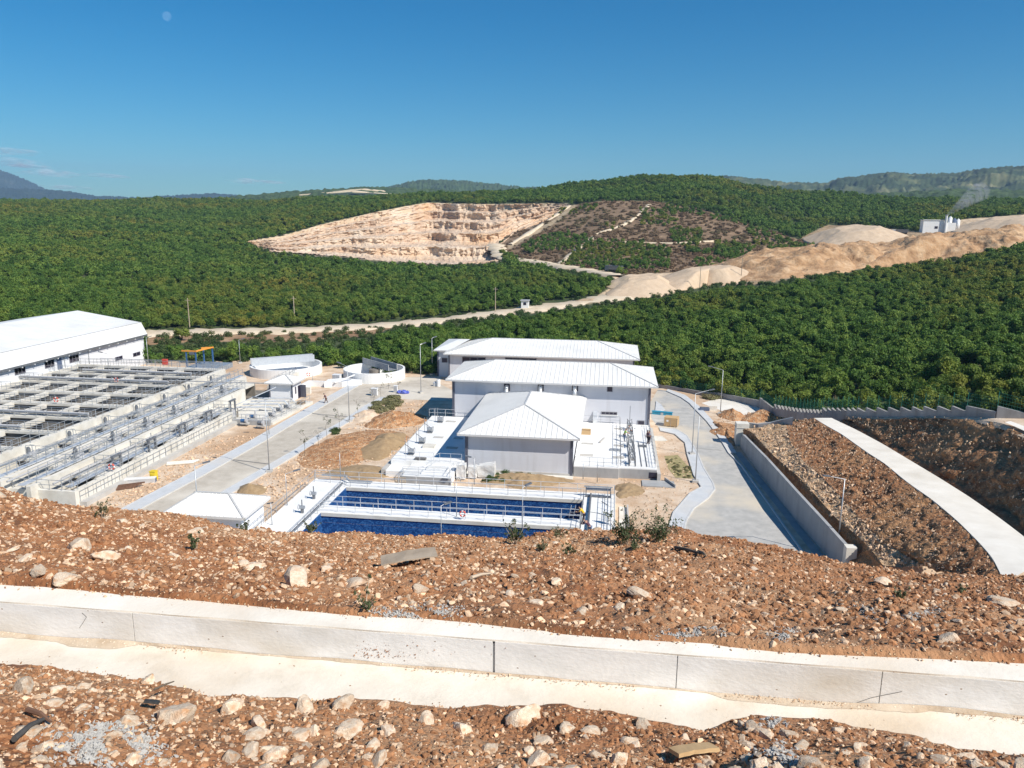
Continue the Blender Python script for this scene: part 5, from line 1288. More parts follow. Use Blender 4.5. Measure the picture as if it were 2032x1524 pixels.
# lower cells on the right flank
MB().box(-60.9,-60.3,66,119,0,2.75).build('long_wall', M['cream_concrete'], at)
MB().box(-57.6,-57.1,66,112,0,2.35).build('long_wall', M['cream_concrete'], at)
MB().box(-53.5,-53.0,67.4,99.8,0,1.75).build('outer_wall', M['cream_concrete'], at)
MB().box(-53.5,-52.2,67.4,100.0,0,.5).build('footing', M['concrete'], at)
MB().box(-66,-53.0,66.9,67.4,0,1.7).build('end_wall', M['cream_concrete'], at)
for k, y_ in enumerate(LY[1:-1]):
    MB().box(-64.8,-60.9,y_-.2,y_+.2,0,2.6).build('cross_wall', M['dark_concrete'], at)  # shade of the cell ends put into the darker concrete
    MB().box(-64.8,-60.9,y_-.7,y_+3.4,2.35,2.66).build('walkway', M['cream_concrete'], at)
    MB().box(-60.3,-57.6,y_-1.6,y_+2.6,1.9,2.25).build('walkway', M['cream_concrete'], at)
    MB().box(-60.3,-57.6,y_+2.6,y_+2.9,0,2.2).build('cross_wall', M['dark_concrete'], at)
    if y_ < 101:
        MB().box(-57.1,-53.5,y_-2.2,y_+1.7,1.3,1.68).build('walkway', M['cream_concrete'], at)
        MB().box(-57.1,-53.5,y_+1.7,y_+2.0,0,1.66).build('cross_wall', M['dark_concrete'], at)
MB().box(-61.75,-61.0,66,119.5,2.78,2.86).build('catwalk', M['bright_rail'], at)
MB().box(-58.5,-57.75,66,112,2.38,2.46).build('catwalk', M['bright_rail'], at)
MB().box(-54.9,-54.15,68,99,1.70,1.77).build('catwalk', M['bright_rail'], at)
pan = MB()
for k in range(26): y_ = 68.4+k*1.2; pan.box(-53.0,-52.985,y_,y_+.03,.55,1.7)
pan.build('form_joints', M['joint_dark'], at)
G_T = 'guard rails of the treatment tank'
ordn = ['first','second','third','fourth','fifth','sixth','seventh','eighth','ninth']
for k, y_ in enumerate(LY[1:]):
    j = len(LY)-2-k
    for dy, side in ((-.38,'near'),(.5,'far')):
        rail('guard_rail', [(-96,y_+dy,ZT),(-65.2,y_+dy,ZT)], 1.05, 'grey guard rail, %s side of the tank cross walkway %s from the far end' % (side, ordn[j]), G_T, 'galvanised', 1.55, solo_posts=False)
for (x_, z_, y1_, nm) in ((-65.05,ZT,120,'on the cream rim wall of the large basins'),(-61.75,2.86,119,'left of the upper long catwalk beside the rim wall'),(-60.9,2.86,119,'on the right of the upper long catwalk'),(-58.5,2.46,112,'on the left of the middle long catwalk'),(-57.6,2.46,112,'on the right of the middle long catwalk'),(-54.9,1.77,99.5,'on the left of the lowest long catwalk'),(-54.0,1.77,99.5,'on the right of the lowest long catwalk'),(-53.15,1.75,99.6,'on top of the outer right wall above the road')):
    rail('guard_rail', [(x_,67.6,z_),(x_,y1_,z_)], 1.05, 'lengthwise grey tank guard rail %s' % nm, G_T, 'galvanised', 1.4, solo_posts=False)
rail('guard_rail', [(-64,67.1,1.7),(-53.2,67.1,1.7)], 1.05, 'grey guard rail across the nearest end of the tank', G_T, 'galvanised', 1.4, solo_posts=False)
rail('guard_rail', [(-52.95,67.5,.5),(-52.95,99.5,.5)], 1.05, 'thin guard rail standing on the footing outside the right tank wall', G_T, 'galvanised', 1.3, solo_posts=False)
rail('guard_rail', [(-88,121,ZT),(-66,121,ZT)], 1.05, 'grey guard rail on the far end wall of the tank', G_T, 'galvanised', 1.5, solo_posts=False)
for k, y_ in enumerate(LY[1:-1]):
    rail('guard_rail', [(-64.6,y_+.8,2.66),(-61.0,y_+.8,2.66)], 1.05, 'short guard rail over the %s flank cell left of the upper catwalk' % ordn[k], G_T, 'galvanised', 1.2, solo_posts=False)
    rail('guard_rail', [(-60.2,y_-.4,2.25),(-57.7,y_-.4,2.25)], 1.05, 'short guard rail over the %s flank cell between the catwalks' % ordn[k], G_T, 'galvanised', 1.2, solo_posts=False)
    if y_ < 101: rail('guard_rail', [(-57.0,y_+1.6,1.68),(-53.6,y_+1.6,1.68)], 1.05, 'short guard rail over the %s flank cell by the lowest catwalk' % ordn[k], G_T, 'galvanised', 1.2, solo_posts=False)
G_P = 'grey air pipes of the treatment tank'
for k, (y_, xa, xb, r_, lab) in enumerate(((87.2,-84,-66,.22,'fourth'),(87.2,-97,-88,.18,'left part of the fourth'),(107.0,-93,-67,.24,'far'),(113.6,-86,-67,.22,'farther'),(80.6,-92,-70,.2,'nearer'))):
    pipe_run('air_pipe', [(xa,y_+.1,ZT+.45),(xb,y_+.1,ZT+.45)], r_, 'pipe_grey', 'thick grey air pipe on the %s cross walkway of the tank' % lab, 'pipe', 10, G_P, 2.4)
pipe_run('air_pipe', [(-59.6,66,2.75),(-59.6,112,2.75)], .11, 'pipe_grey', 'long grey pipe beside the middle catwalk of the tank', 'pipe', 8, G_P, 3)
pipe_run('air_pipe', [(-56.2,68,2.0),(-56.2,99,2.0)], .11, 'pipe_grey', 'long grey pipe beside the lowest catwalk of the tank', 'pipe', 8, G_P, 3)
pipe_run('air_pipe', [(-63.2,66,3.1),(-63.2,119,3.1)], .12, 'galvanised', 'long pale pipe beside the upper catwalk of the tank', 'pipe', 8, G_P, 3)
a, b = P(300,807-42,3.9), P(537,768,3.9)
pipe_run('overhead_pipe', [(-66,105.8,4.6),(-53.9,114.2,2.8)], .09, 'dark_steel', 'dark pipe crossing from the tank to the white kiosk roof', 'pipe')
def mixer(c, lab, grp, s_=1.0):
    e_ = empty('mixer_unit', c, lab, 'mixer', grp)
    MB().box(-.5,.5,-.35,.35,0,.1).build('base_plate', M['galvanised'], e_)
    b_ = MB(); b_.tube((-.15,0,.1),(-.15,0,.9),.2,n=10); b_.tube((-.15,0,.9),(-.15,0,1.05),.14,n=10); b_.build('motor', M['blue_plastic'] if False else M['dark_steel'], e_)
    g = MB(); g.box(.1,.5,-.25,.25,.1,.55); g.tube((.3,-.45,.35),(.3,.45,.35),.13,n=8); g.build('gearbox', M['pipe_grey'], e_)
    w_ = MB(); w_.tube((.3,0,.55),(.3,0,1.3),.04); w_.bar((.05,0,1.3),(.55,0,1.3),.05,.05); w_.build('handle', M['galvanised'], e_)
    e_.scale = (s_,)*3; return e_
for k, y_ in enumerate(LY[1:-1]):
    mixer((-63.4,y_-.1,2.66), 'grey mixer unit on the walkway beside the cream rim wall, %s from the near end' % ordn[k], 'mixers beside the rim wall', 1.1)
    if y_ < 110: mixer((-58.9,y_+1.4,2.25), 'grey mixer unit between the two long catwalks, %s from the near end' % ordn[k], 'mixers between the catwalks', 1.2)
    if y_ < 101:
        e = empty('sluice_gate', (-53.6,y_+.4,.5), 'grey sluice gate frame at the outer right tank wall, %s from the near end' % ordn[k], 'gate', 'sluice gates on the outer wall')
        for s_ in (-.65,.65): MB().box(.05,.25,s_-.09,s_+.09,0,2.6).build('post', M['dark_steel'], e)
        MB().box(.0,.3,-.8,.8,2.6,2.8).build('crossbeam', M['dark_steel'], e); MB().tube((.15,0,2.6),(.15,0,3.4),.05).build('spindle', M['galvanised'], e); MB().box(.1,.2,-.55,.55,.1,1.2).build('gate_leaf', M['pipe_grey'], e)
for k, (px_, py_, lab) in enumerate(((111,793,'red life ring on the tank rail nearest to the long hall'),(230.5,753.5,'red life ring on the far part of the tank rails'),(612,743,'red life ring on the rail by the far round tank behind the kiosk'),(221,926,'red life ring lying on the outer wall walkway near the tank road side'))):
    z_ = ZT+.6 if k < 2 else (2.4 if k == 2 else 2.3); q = P(px_,py_,z_); ring_buoy((q[0],q[1],z_), .2, lab, .4)
q = P(328,724,3.9); e = empty('red_cabinet', q, 'small red hose cabinet on the far tank wall beside the hall corner', 'cabinet'); MB().box(-.45,.45,-.2,.2,0,1.0).build('body', M['red_plastic'], e); MB().box(-.38,.38,-.22,-.2,.08,.92).build('door', M['red_plastic'], e)
# orange and blue lifting gantry
gb = [P(371.5,727,3.2), P(390,728,3.2), P(405.5,721,3.2), P(423,719,3.2)]
e = empty('lifting_gantry', gb[0], 'orange beamed lifting gantry on blue legs at the far end of the tank', 'gantry'); o = Vector(gb[0])
for g in gb: MB().bar(V(g)-o, V(g)-o+Vector((0,0,2.6)), .2, .2).build('leg', M['blue_paint'], e)
q = [V(g)-o+Vector((0,0,2.75)) for g in gb]
for a, b in ((q[0]+Vector((-.8,0,0)),q[1]+Vector((.3,0,0))),(q[2]+Vector((-.4,0,0)),q[3]+Vector((.3,0,0))),(q[1],q[3])): MB().bar(a, b, .22, .24).build('beam', M['orange_paint'], e)
MB().box(q[1].x-1.0,q[1].x-.3,q[1].y-.3,q[1].y+.3,q[1].z-.6,q[1].z-.1).build('hoist', M['dark_steel'], e)
MB().box(gb[0][0]-.5,gb[3][0]+3,gb[1][1]-1,gb[2][1]+2.5,2.2,3.0).build('platform_slab', M['galvanised']).name = 'grated_platform'
tag(bpy.data.objects['grated_platform'], 'grey grated platform under the orange gantry at the far end of the tank', 'platform')
# pump yard between tank and road
yd = MB().prism([(-57.0,100.0),(-47.2,100.0),(-46.6,113.4),(-57.0,113.4)], 0, .35).build('pump_slab', M['cream_concrete']); tag(yd, 'pale concrete slab with pumps between the tank and the left road', 'slab')
MB().prism([(-53.4,99.4),(-47.4,99.4),(-47.4,99.98),(-53.4,99.98)], 0, .75).build('low_wall', M['grey_concrete'], yd)
rail('guard_rail', [(-47.6,100.3,.35),(-46.9,113,.35)], 1.0, 'thin guard rail along the pavement side of the pump slab', None, 'galvanised', 1.5, solo_posts=False)
rail('guard_rail', [(-53.3,100.2,.35),(-47.8,100.2,.35)], 1.0, 'thin guard rail at the near end of the pump slab', None, 'galvanised', 1.5, solo_posts=False)
cb = empty('culvert_box', (-55.2,101.2,.35), 'pale concrete box with a black opening at the tank corner by the pump slab', 'box'); MB().box(-1.6,1.6,-.8,1.2,0,1.3).build('shell', M['cream_concrete'], cb); MB().box(-.4,1.4,-.86,-.8,.15,1.05).build('opening', M['window_dark'], cb)
for k, (px_, py_) in enumerate(((486,841),(504,832),(519,846),(540,828),(556,818),(571,812))):
    c = P(px_,py_,.35); e = empty('pump_set', c, 'dark grey pump set on the pump slab, %s from the tank corner' % ordn[k], 'pump', 'pump sets on the pump slab')
    MB().box(-.6,.6,-.3,.3,0,.18).build('base', M['concrete'], e); b_ = MB(); b_.tube((-.55,0,.48),(.1,0,.48),.24,n=10); b_.build('motor', M['blue_paint'] if k < 2 else M['dark_steel'], e); g = MB(); g.tube((.12,0,.5),(.35,0,.5),.33,n=12); g.tube((.25,0,.5),(.25,0,1.25),.1,n=8); g.tube((.25,0,1.2),(.25,.7,1.2),.1,n=8); g.build('casing', M['pipe_grey'], e)
for k in range(4):
    y_ = 105.2+k*2.0; pipe_run('delivery_pipe', [(-55.5+k*.3,y_,1.0),(-50.2+k*.2,y_+1.0,1.0),(-49.8+k*.2,y_+1.1,.4)], .13, 'bright_rail', 'pale delivery pipe on the pump slab, %s from the near end' % ordn[k], 'pipe', 8, 'delivery pipes on the pump slab', 1.7)
pipe_run('handrail_stair', [(-54,103,2.0),(-52.2,112.5,2.6)], .07, 'bright_rail', 'bright sloping pipe from the tank down to the white kiosk', 'pipe')
# ------------------------------------------------------------------ round tanks
def round_tank(c, r_, h_, name, lab, br, m='white_deck'):
    e_ = empty(name, c, lab, 'round tank')
    w_ = MB(); w_.lathe([(r_,0),(r_,h_),(r_-.35,h_),(r_-.35,.1),(.05,.05)], n=56); w_.build('shell', M[m], e_, smooth=False)
    for (x0,y0,x1,y1,z0,z1,wd) in br:
        d = Vector((x1-x0,y1-y0,0)).normalized(); n = Vector((-d.y,d.x,0))*wd
        for s_ in (-1,1): MB().bar(Vector((x0,y0,(z0+z1)/2))+n*s_, Vector((x1,y1,(z0+z1)/2))+n*s_, .14, z1-z0).build('bridge_beam', M['grey_concrete' if r_ < 6 else 'bright_rail'], e_)
        MB().bar(Vector((x0,y0,z0+.1)), Vector((x1,y1,z0+.1)), wd*2-.2, .1).build('bridge_deck', M['galvanised'], e_)
    return e_
rt = round_tank((-43.0,134.2,0), 5.6, 1.85, 'round_tank', 'round white tank with an open twin beam bridge, beside the bend of the left road', [(-3.0,5.0,3.9,-1.3,1.75,2.9,.9)])
MB().tube((0,0,0),(0,0,1.6),1.0,n=16).build('centre_column', M['dark_concrete'], rt)
lt = round_tank((-60.8,136.0,0), 6.6, 1.7, 'round_tank', 'round white tank with a long white parapet bridge, behind the tank rails', [(-5.6,-2.8,3.8,4.1,1.7,3.0,.6)])
sp_ = MB().prism([(-49.0,124.6),(-44.2,126.9),(-43.4,128.0),(-47.2,129.0),(-49.4,127.5)], 0, .9).build('spill_channel', M['white_deck']); tag(sp_, 'low white concrete channel in front of the right hand round tank', 'channel')
MB().bar((-47.2,124.9,.9),(-44.4,127.4,1.9),.18,.18).build('sloping_edge', M['white_deck'], sp_)
mb = MB(); mb.box(-57.0,-49.5,119.5,120.1,0,1.1); mb.box(-56.8,-56.2,120.1,131,0,1.3); ob = mb.build('link_channel', M['cream_concrete']); tag(ob, 'pale concrete channel running from the kiosk towards the round tanks', 'channel')
rail('guard_rail', [(-56.5,120.2,1.3),(-56.5,130.5,1.3)], 1.05, 'grey guard rail on the channel between the kiosk and the round tanks', None, 'galvanised', 1.4, solo_posts=False)
mb = MB(); mb.box(-52.2,-46.0,125.2,125.6,0,1.0); mb.box(-52.2,-51.8,121,125.2,0,1.0); ob = mb.build('channel_wall', M['white_deck']); tag(ob, 'white low wall left of the sloping channel by the round tank', 'wall')
# electrical cabinets
def cabinet(c, w_, d2, h_, lab, m='pipe_grey', vents=True):
    e_ = empty('electrical_cabinet', c, lab, 'cabinet'); MB().box(-w_/2-.08,w_/2+.08,-d2/2-.08,d2/2+.08,0,.12).build('plinth', M['concrete'], e_)
    MB().box(-w_/2,w_/2,-d2/2,d2/2,.12,h_).build('body', M['white_plastic'], e_); MB().box(-w_/2-.06,w_/2+.06,-d2/2-.06,d2/2+.06,h_,h_+.07).build('lid', M['white_plastic'], e_)
    for s_ in (-1,1): MB().box(min(0,s_*w_/2)+.03,max(0,s_*w_/2)-.03,-d2/2-.025,-d2/2,.18,h_-.06).build('door', M[m], e_)
    return e_
cabinet(P(669,758,0), 1.35, 1.0, 1.35, 'white and grey cabinet by the channel, left of the road')
cabinet(P(743.5,785,0), 1.0, .7, 1.2, 'grey slatted cabinet on the right pavement of the left road')
cabinet(P(785.5,778.5,0), .6, .5, 1.1, 'narrow white cabinet next to the blue sacks')
e = empty('blue_sacks', P(799,781,0), 'crumpled blue sacks beside the narrow white cabinet', 'sacks')
for k, (x_, y_, s_) in enumerate(((-.5,.1,.45),(.2,0,.5),(.75,.15,.38))):
    bm = bmesh.new(); bmesh.ops.create_icosphere(bm, subdivisions=3, radius=s_)
    for v in bm.verts: v.co *= 1+.35*noise.noise(v.co*3.3+Vector((k*7,0,0))); v.co.z *= .75
    me = bpy.data.meshes.new('sack'); bm.to_mesh(me); bm.free(); me.materials.append(M['blue_plastic']); ob = bpy.data.objects.new('sack', me); COL.objects.link(ob); ob.parent = e; ob.location = (x_,y_,s_*.5)
for k, (px_, py_, h_, lab) in enumerate(((863.5,766,.75,'short white drum in the shade before the far building'),(870,767,1.25,'tall white canister in the shade before the far building'))):
    e = empty('white_drum', P(px_,py_,0), lab, 'drum'); MB().lathe([(.0,0),(.33,0),(.36,.06),(.36,h_-.1),(.3,h_),(.0,h_)], n=18).build('body', M['white_plastic'], e, smooth=False); MB().tube((0,0,h_),(0,0,h_+.09),.12,n=12).build('cap', M['pipe_grey'], e)
bb_ = MB().box(-.55,.55,-.35,.35,0,.3).build('concrete_block', M['concrete']); bb_.location = V(P(783,750,0)); tag(bb_, 'low grey concrete block on the edge of the far road bend', 'block')
# yellow bin, trunking, pipes, planks beside the left pavement
e = empty('yellow_bin', P(306,952,0), 'yellow box standing between the tank and the left road', 'box'); MB().box(-.32,.32,-.28,.28,0,1.0).build('body', M['yellow_paint'], e); MB().box(-.36,.36,-.32,.32,1.0,1.07).build('lid', M['yellow_paint'], e); MB().box(-.22,.22,-.3,-.28,.2,.85).build('door', M['yellow_paint'], e)
e = empty('cable_trunking', P(279,958,0), 'pale grey metal trunking lying left of the yellow box', 'trunking', rz=.35); MB().box(-1.6,1.6,-.35,.35,0,.5).build('body', M['bright_rail'], e); MB().box(1.6,1.63,-.3,.3,.05,.45).build('end_plate', M['cloth_denim'], e); MB().box(-1.6,1.6,-.37,.37,.5,.56).build('lid', M['white_plastic'], e)
e = empty('scrap_timber', P(242,972,0), 'dark rusty scrap beams lying left of the metal trunking', 'scrap', rz=.4)
for k in range(4): MB().bar((-1.9+k*.4,-.4+k*.2,.12+.1*k),(1.3+k*.3,.2+k*.15,.15+.1*k),.16,.14).build('beam', M['rust'], e)
e = empty('plastic_pipes', P(360,920,0), 'bundle of cream plastic pipes on the dirt between tank and road', 'pipes', rz=.45)
for k in range(4): MB().tube((-1.6,-.4+k*.26,.13),(1.4+.2*k,-.4+k*.26,.13),.12,n=10).build('pipe', M['cream_concrete'], e)
# crates and plates at the right
e = empty('wooden_crate', P(1332,845,0), 'large closed plywood crate on the right road by the long building', 'crate', rz=-.25)
MB().box(-.95,.95,-.75,.75,.12,1.35).build('body', M['timber'], e)
for s_ in (-.6,0,.6): MB().box(s_-.07,s_+.07,-.75,.75,0,.12).build('skid', M['old_timber'], e)
for (x_, y_) in ((-.95,-.77),(.87,-.77),(-.04,-.77)): MB().box(x_,x_+.08,y_,y_+.02,.12,1.35).build('batten', M['old_timber'], e)
MB().box(-.6,-.3,-.775,-.75,.75,1.0).build('label_plate', M['white_plastic'], e)
e = empty('teal_container', P(1314,823,0), 'long low teal tray lying behind the plywood crate', 'tray', rz=-.2); MB().box(-1.5,1.5,-.3,.3,0,.45).build('body', M['teal_plastic'], e); MB().box(-1.55,1.55,-.34,.34,.45,.5).build('rim', M['teal_plastic'], e); MB().box(-.2,.2,-.31,-.3,.05,.4).build('plate', M['pipe_grey'], e)
ob = MB().prism([(5.7,102.6),(7.4,102.6),(8.0,100.5),(6.0,100.2)], 0, .1).build('concrete_pad', M['cream_concrete']); tag(ob, 'small concrete pad at the right corner of the long building', 'pad')
cu = empty('drain_outlet', (4.2,84.1,0), 'grey concrete drain outlet slab at the near right corner of the white platform', 'outlet'); MB().box(-.2,3.4,-2.1,-.1,0,.12).build('slab', M['grey_concrete'], cu); MB().box(.6,1.7,.45,.49,.15,.85).build('opening', M['window_dark'], cu); MB().bar((3.4,-2.1,.2),(2.4,.3,.2),.12,.4).build('side_wall', M['grey_concrete'], cu)
ob = MB().box(-.7,.7,-.5,.5,0,.42).build('manhole_frame', M['cloth_denim']); ob.location = V(P(1398,814,0)); MB().box(-.6,.6,-.4,.4,.42,.46).build('cover', M['dark_steel'], ob); tag(ob, 'blue grey manhole box at the right pavement beside the yard', 'manhole')
MB().box(.7,1.9,-.06,.06,0,.7).build('wing_wall', M['cream_concrete'], ob)
ob = MB().prism(pxpoly([(1302,797),(1312,804),(1319,814),(1306,818),(1300,816)]), 0, .14).build('traffic_island', M['pavement_blue']); tag(ob, kind='structure')

# ------------------------------------------------------------------ heaps of soil, sand and stones
def heap(name, poly_px, h_, m, lab, seed, z=0.0, cat='heap', rough=.3, sharp=1.0, lumps=.6):
    """natural heap filling a footprint: slopes rise from its edge"""
    poly = [np.array(P(x, y, z)[:2]) for x, y in poly_px]; c = sum(poly)/len(poly)
    n, rr = 72, 22; rows = []
    A = np.array(poly); ang = np.arctan2(A[:,1]-c[1], A[:,0]-c[0]); rad = np.hypot(A[:,0]-c[0], A[:,1]-c[1]); o = np.argsort(ang); ang, rad = ang[o], rad[o]
    ae = np.concatenate([ang-2*math.pi, ang, ang+2*math.pi]); re = np.concatenate([rad]*3)
    th = np.linspace(-math.pi, math.pi, n+1); R_ = np.interp(th, ae, re); R_ = R_*(1+.10*fbm(np.cos(th)*2.5+seed, np.sin(th)*2.5, seed, 3)); R_[-1] = R_[0]
    for k in range(rr):
        t = 1-k/(rr-1); x = c[0]+R_*t*np.cos(th); y = c[1]+R_*t*np.sin(th)
        hh = h_*(1-t)**sharp*(1.0) if sharp != 1 else h_*(1-t)
        zz = z+hh*(.75+.5*vnoise(x/1.5+seed, y/1.5, seed+2))+np.minimum(1,(1-t)*5)*(fbm(x/lumps, y/lumps, seed+4, 3)*rough*.8)-(.06 if k == 0 else 0)
        rows.append(np.stack([x, y, zz], 1))
    rows = np.array(rows); rows[:,-1] = rows[:,0]
    o_ = grid_mesh(name, rows, M[m] if isinstance(m, str) else m); return tag(o_, lab, cat)
heap('soil_heap', [(722,848),(735,836),(760,822),(800,820),(848,824),(842,838),(800,848),(760,852)], 1.5, 'orange_dirt', 'big heap of orange brown stony soil left of the white platform', 1, rough=.35)
heap('soil_spread', [(630,880),(690,860),(745,852),(800,856),(790,885),(730,905),(660,935),(600,930)], .8, 'orange_dirt', 'low spread of reddish soil between the left road and the platform', 2, rough=.25)
heap('sand_heap', [(735,880),(760,862),(800,858),(803,875),(780,895),(750,915),(720,912)], 1.5, 'sand', 'long grey brown sand heap beside the left edge of the white platform', 3, rough=.12)
heap('sand_heap', [(640,940),(690,925),(760,930),(785,942),(760,948),(690,948)], .6, 'sand', 'flat sand heap behind the far rail of the basin', 4, rough=.1)
heap('sand_heap', [(473,972),(480,963),(505,962),(528,974),(520,981),(490,984),(475,981)], .8, 'sand', 'small isolated sand heap right of the left road near the small roof', 5, rough=.06)
heap('stone_heap', [(700,832),(715,820),(740,812),(750,822),(735,835),(710,838)], .8, 'pale_dirt', 'heap of pale broken stones beside the left road', 6, rough=.35)
heap('soil_heap', [(1455,836),(1440,832),(1425,822),(1450,815),(1470,822),(1475,832)], 1.2, 'orange_dirt', 'small orange soil heap at the foot of the right lamp post in the yard', 7, rough=.25)
heap('soil_heap', [(1472,836),(1482,824),(1500,820),(1540,828),(1560,831),(1520,837)], 1.3, 'orange_dirt', 'long orange soil heap behind the sloping channel wall in the yard', 8, rough=.25)
heap('soil_heap', [(1425,850),(1410,836),(1440,838),(1462,842),(1460,880),(1458,895),(1440,868)], .9, 'orange_dirt', 'stony soil bank between the right pavement and the concrete block', 9, rough=.3)
heap('soil_heap', [(722,757),(740,750),(775,742),(760,748),(735,756)], .7, 'orange_dirt', 'low orange soil heap in front of the right hand round tank', 10, rough=.2)
heap('soil_heap', [(955,957),(965,946),(1000,940),(1050,946),(1120,950),(1145,955),(1100,962),(1000,962)], .9, 'sand', 'low grassy soil bank between the small building and the basin', 11, rough=.25)
heap('soil_heap', [(1228,975),(1225,962),(1250,958),(1275,968),(1250,985),(1230,990)], .5, 'sand', 'low sandy heap at the far right corner of the basin', 12, rough=.15)
heap('soil_heap', [(1240,930),(1260,925),(1290,928),(1300,936),(1260,940)], .45, 'pale_dirt', 'low pale dirt heap against the right end of the platform', 13, rough=.12)
for k, (px_, py_, w_) in enumerate(((735,828,.55),(742,824,.5),(722,834,.5),(728,823,.45),(580,925,.4),(560,932,.35),(545,944,.35),(1140,952,.5),(480,960,.3),(515,945,.3),(612,915,.4),(655,902,.35))):
    pass
# scattered stones on the plant ground
def stone_field(name, poly_px, n, smin, smax, lab, seed):
    r_ = np.random.RandomState(seed); xs_ = [p_[0] for p_ in poly_px]; ys_ = [p_[1] for p_ in poly_px]; out = []
    while len(out) < n:
        x, y = r_.uniform(min(xs_), max(xs_)), r_.uniform(min(ys_), max(ys_))
        if in_poly(x, y, poly_px): out.append(P(x, y, 0))
    out = np.array(out); s_ = smin*(smax/smin)**(r_.rand(n)**2); out[:,2] += s_*.2
    R_ = r_.rand(n,3)*6.28; R_[:,:2] *= .1
    scatter(name, out, np.stack([s_,s_*(.7+.4*r_.rand(n)),s_*(.6+.4*r_.rand(n))],1), R_, r_.randint(0,6,n), PEBS, label=lab, cat='stones')
stone_field('loose_stones', [(505,955),(640,880),(700,845),(760,812),(850,790),(860,830),(800,900),(640,940),(540,1000)], 2600, .05, .28, 'loose stones strewn over the dirt between the left road and the platform', 1)
stone_field('loose_stones', [(180,1010),(300,945),(430,862),(510,868),(400,928),(260,1000)], 1300, .05, .26, 'loose stones on the dirt strip between the tank and the left road', 2)
stone_field('loose_stones', [(1400,835),(1500,815),(1560,830),(1470,850),(1465,905),(1430,870)], 900, .05, .25, 'loose stones on the dirt beside the right pavement', 3)
stone_field('loose_stones', [(1225,960),(1300,860),(1345,870),(1380,965),(1330,1030),(1250,1040)], 700, .04, .18, 'loose stones on the dirt right of the platform', 4)
# cut branches and grass on the plant ground
def tufts(name, spots, lab, mesh_, s0, s1, seed):
    r_ = np.random.RandomState(seed); p_ = np.array([P(x, y, 0) for x, y in spots]); n = len(p_); s_ = s0+(s1-s0)*r_.rand(n)
    scatter(name, p_, np.stack([s_,s_,s_],1), rz(n), r_.randint(0,len(mesh_),n), mesh_, label=lab, cat='plants')
r_ = np.random.RandomState(3)
def spots(poly, n):
    o_ = []
    while len(o_) < n:
        x, y = r_.uniform(min(p_[0] for p_ in poly), max(p_[0] for p_ in poly)), r_.uniform(min(p_[1] for p_ in poly), max(p_[1] for p_ in poly))
        if in_poly(x, y, poly): o_.append((x, y))
    return o_
DRY = [leafy('dry_branch', [((0,0,.3),(1.0,1.0,.35)),((.5,.2,.35),(.7,.7,.3))], 240, .28, M['cut_leaf'], 340+q) for q in range(3)]
tufts('cut_branches', spots([(728,815),(745,800),(785,786),(795,800),(770,818),(740,822)], 46), 'pile of pale green cut branches beside the left road lamp', DRY, .5, .9, 5)
tufts('cut_branches', spots([(1395,783),(1430,776),(1445,786),(1420,794),(1400,793)], 30), 'heap of cut green branches by the fence behind the right pavement', DRY, .6, 1.1, 6)
tufts('bank_grass', spots([(955,958),(965,946),(1010,938),(1050,946),(1060,958)], 50), 'green weeds on the low bank behind the basin rail', SH, .22, .5, 7)
tufts('dry_weeds', spots([(1320,908),(1345,905),(1370,930),(1376,950),(1345,948)], 40), 'dry weeds on the grass patch inside the pavement bend', DRY, .12, .3, 8)
tufts('dry_weeds', spots([(655,855),(670,852),(675,862),(660,866)], 6), 'green weed clump beside the left pavement', SH, .4, .6, 9)

# ------------------------------------------------------------------ lamps
def lamp(base, h_, arm, rz_, lab, r_=.065, head=True, block=True, twin=False):
    e_ = empty('street_lamp', base, lab, 'street lamp', 'street lamps and deck lamps of the plant', rz_)
    if block: MB().box(-.35,.35,-.35,.35,-.02,.28).build('base_block', M['concrete'], e_)
    MB().tube((0,0,0),(0,0,h_),r_,r_*.6,n=8).build('pole', M['galvanised'], e_, smooth=True)
    if arm:
        MB().tube((0,0,h_-.03),(arm,0,h_+abs(arm)*.22),r_*.5,r_*.42,n=6).build('arm', M['galvanised'], e_)
        if head:
            d = 1 if arm > 0 else -1; hd = MB(); a0 = Vector((arm,0,h_+abs(arm)*.22)); hd.bar(a0-Vector((.05*d,0,0)), a0+Vector((.62*d,0,.12)), .26, .10); hd.build('lamp_head', M['dark_steel'], e_)
    return e_
lamp((-38.7,80.4,0), 8.7, -.8, .2, 'tall lamp post at the right kerb of the left road, nearest of the two')
lamp((-37.1,103.4,0), 8.2, -1.3, -.4, 'tall lamp post at the right kerb of the left road, beyond the soil heap')
lamp((-31.5,123.3,0), 8.3, .5, .8, 'tall lamp post at the corner where the road turns behind the long building')
lamp(P(858,744,0), 7.0, .5, .9, 'lamp post standing before the left wing of the farthest building')
lamp((16.9,116.6,0), 6.9, -1.6, -.15, 'lamp post in the pale yard by the boundary fence, arm to the left')
lamp((10.0,84.4,0), 7.7, .0, 0, 'tall plain post on the right pavement beside the grass patch')
lamp(P(1373,902,0), 7.9, 1.8, .25, 'tall lamp post on the right pavement, arm pointing to the boundary fence')
lamp((20.35,66.0,0), 7.3, -1.5, .35, 'lamp post in front of the retaining wall, seen against the brown slope')
lamp(P(397,1058,0), 6.6, .75, .5, 'lamp post beside the small ribbed roof left of the basin')
lamp(P(477,721,0), 4.8, .5, .5, 'far lamp post before the wood behind the tanks')
lamp(P(295,724,0), 5.5, .4, .5, 'lamp post at the right corner of the long hall')
lamp(P(216,737,3.6), 3.0, -.8, .1, 'small lamp post on the far tank walkway before the long hall', .05, block=False)
lamp(P(621,763,.2), 2.6, 0, 0, 'short post behind the kiosk roof by the round tank', .06, block=False)
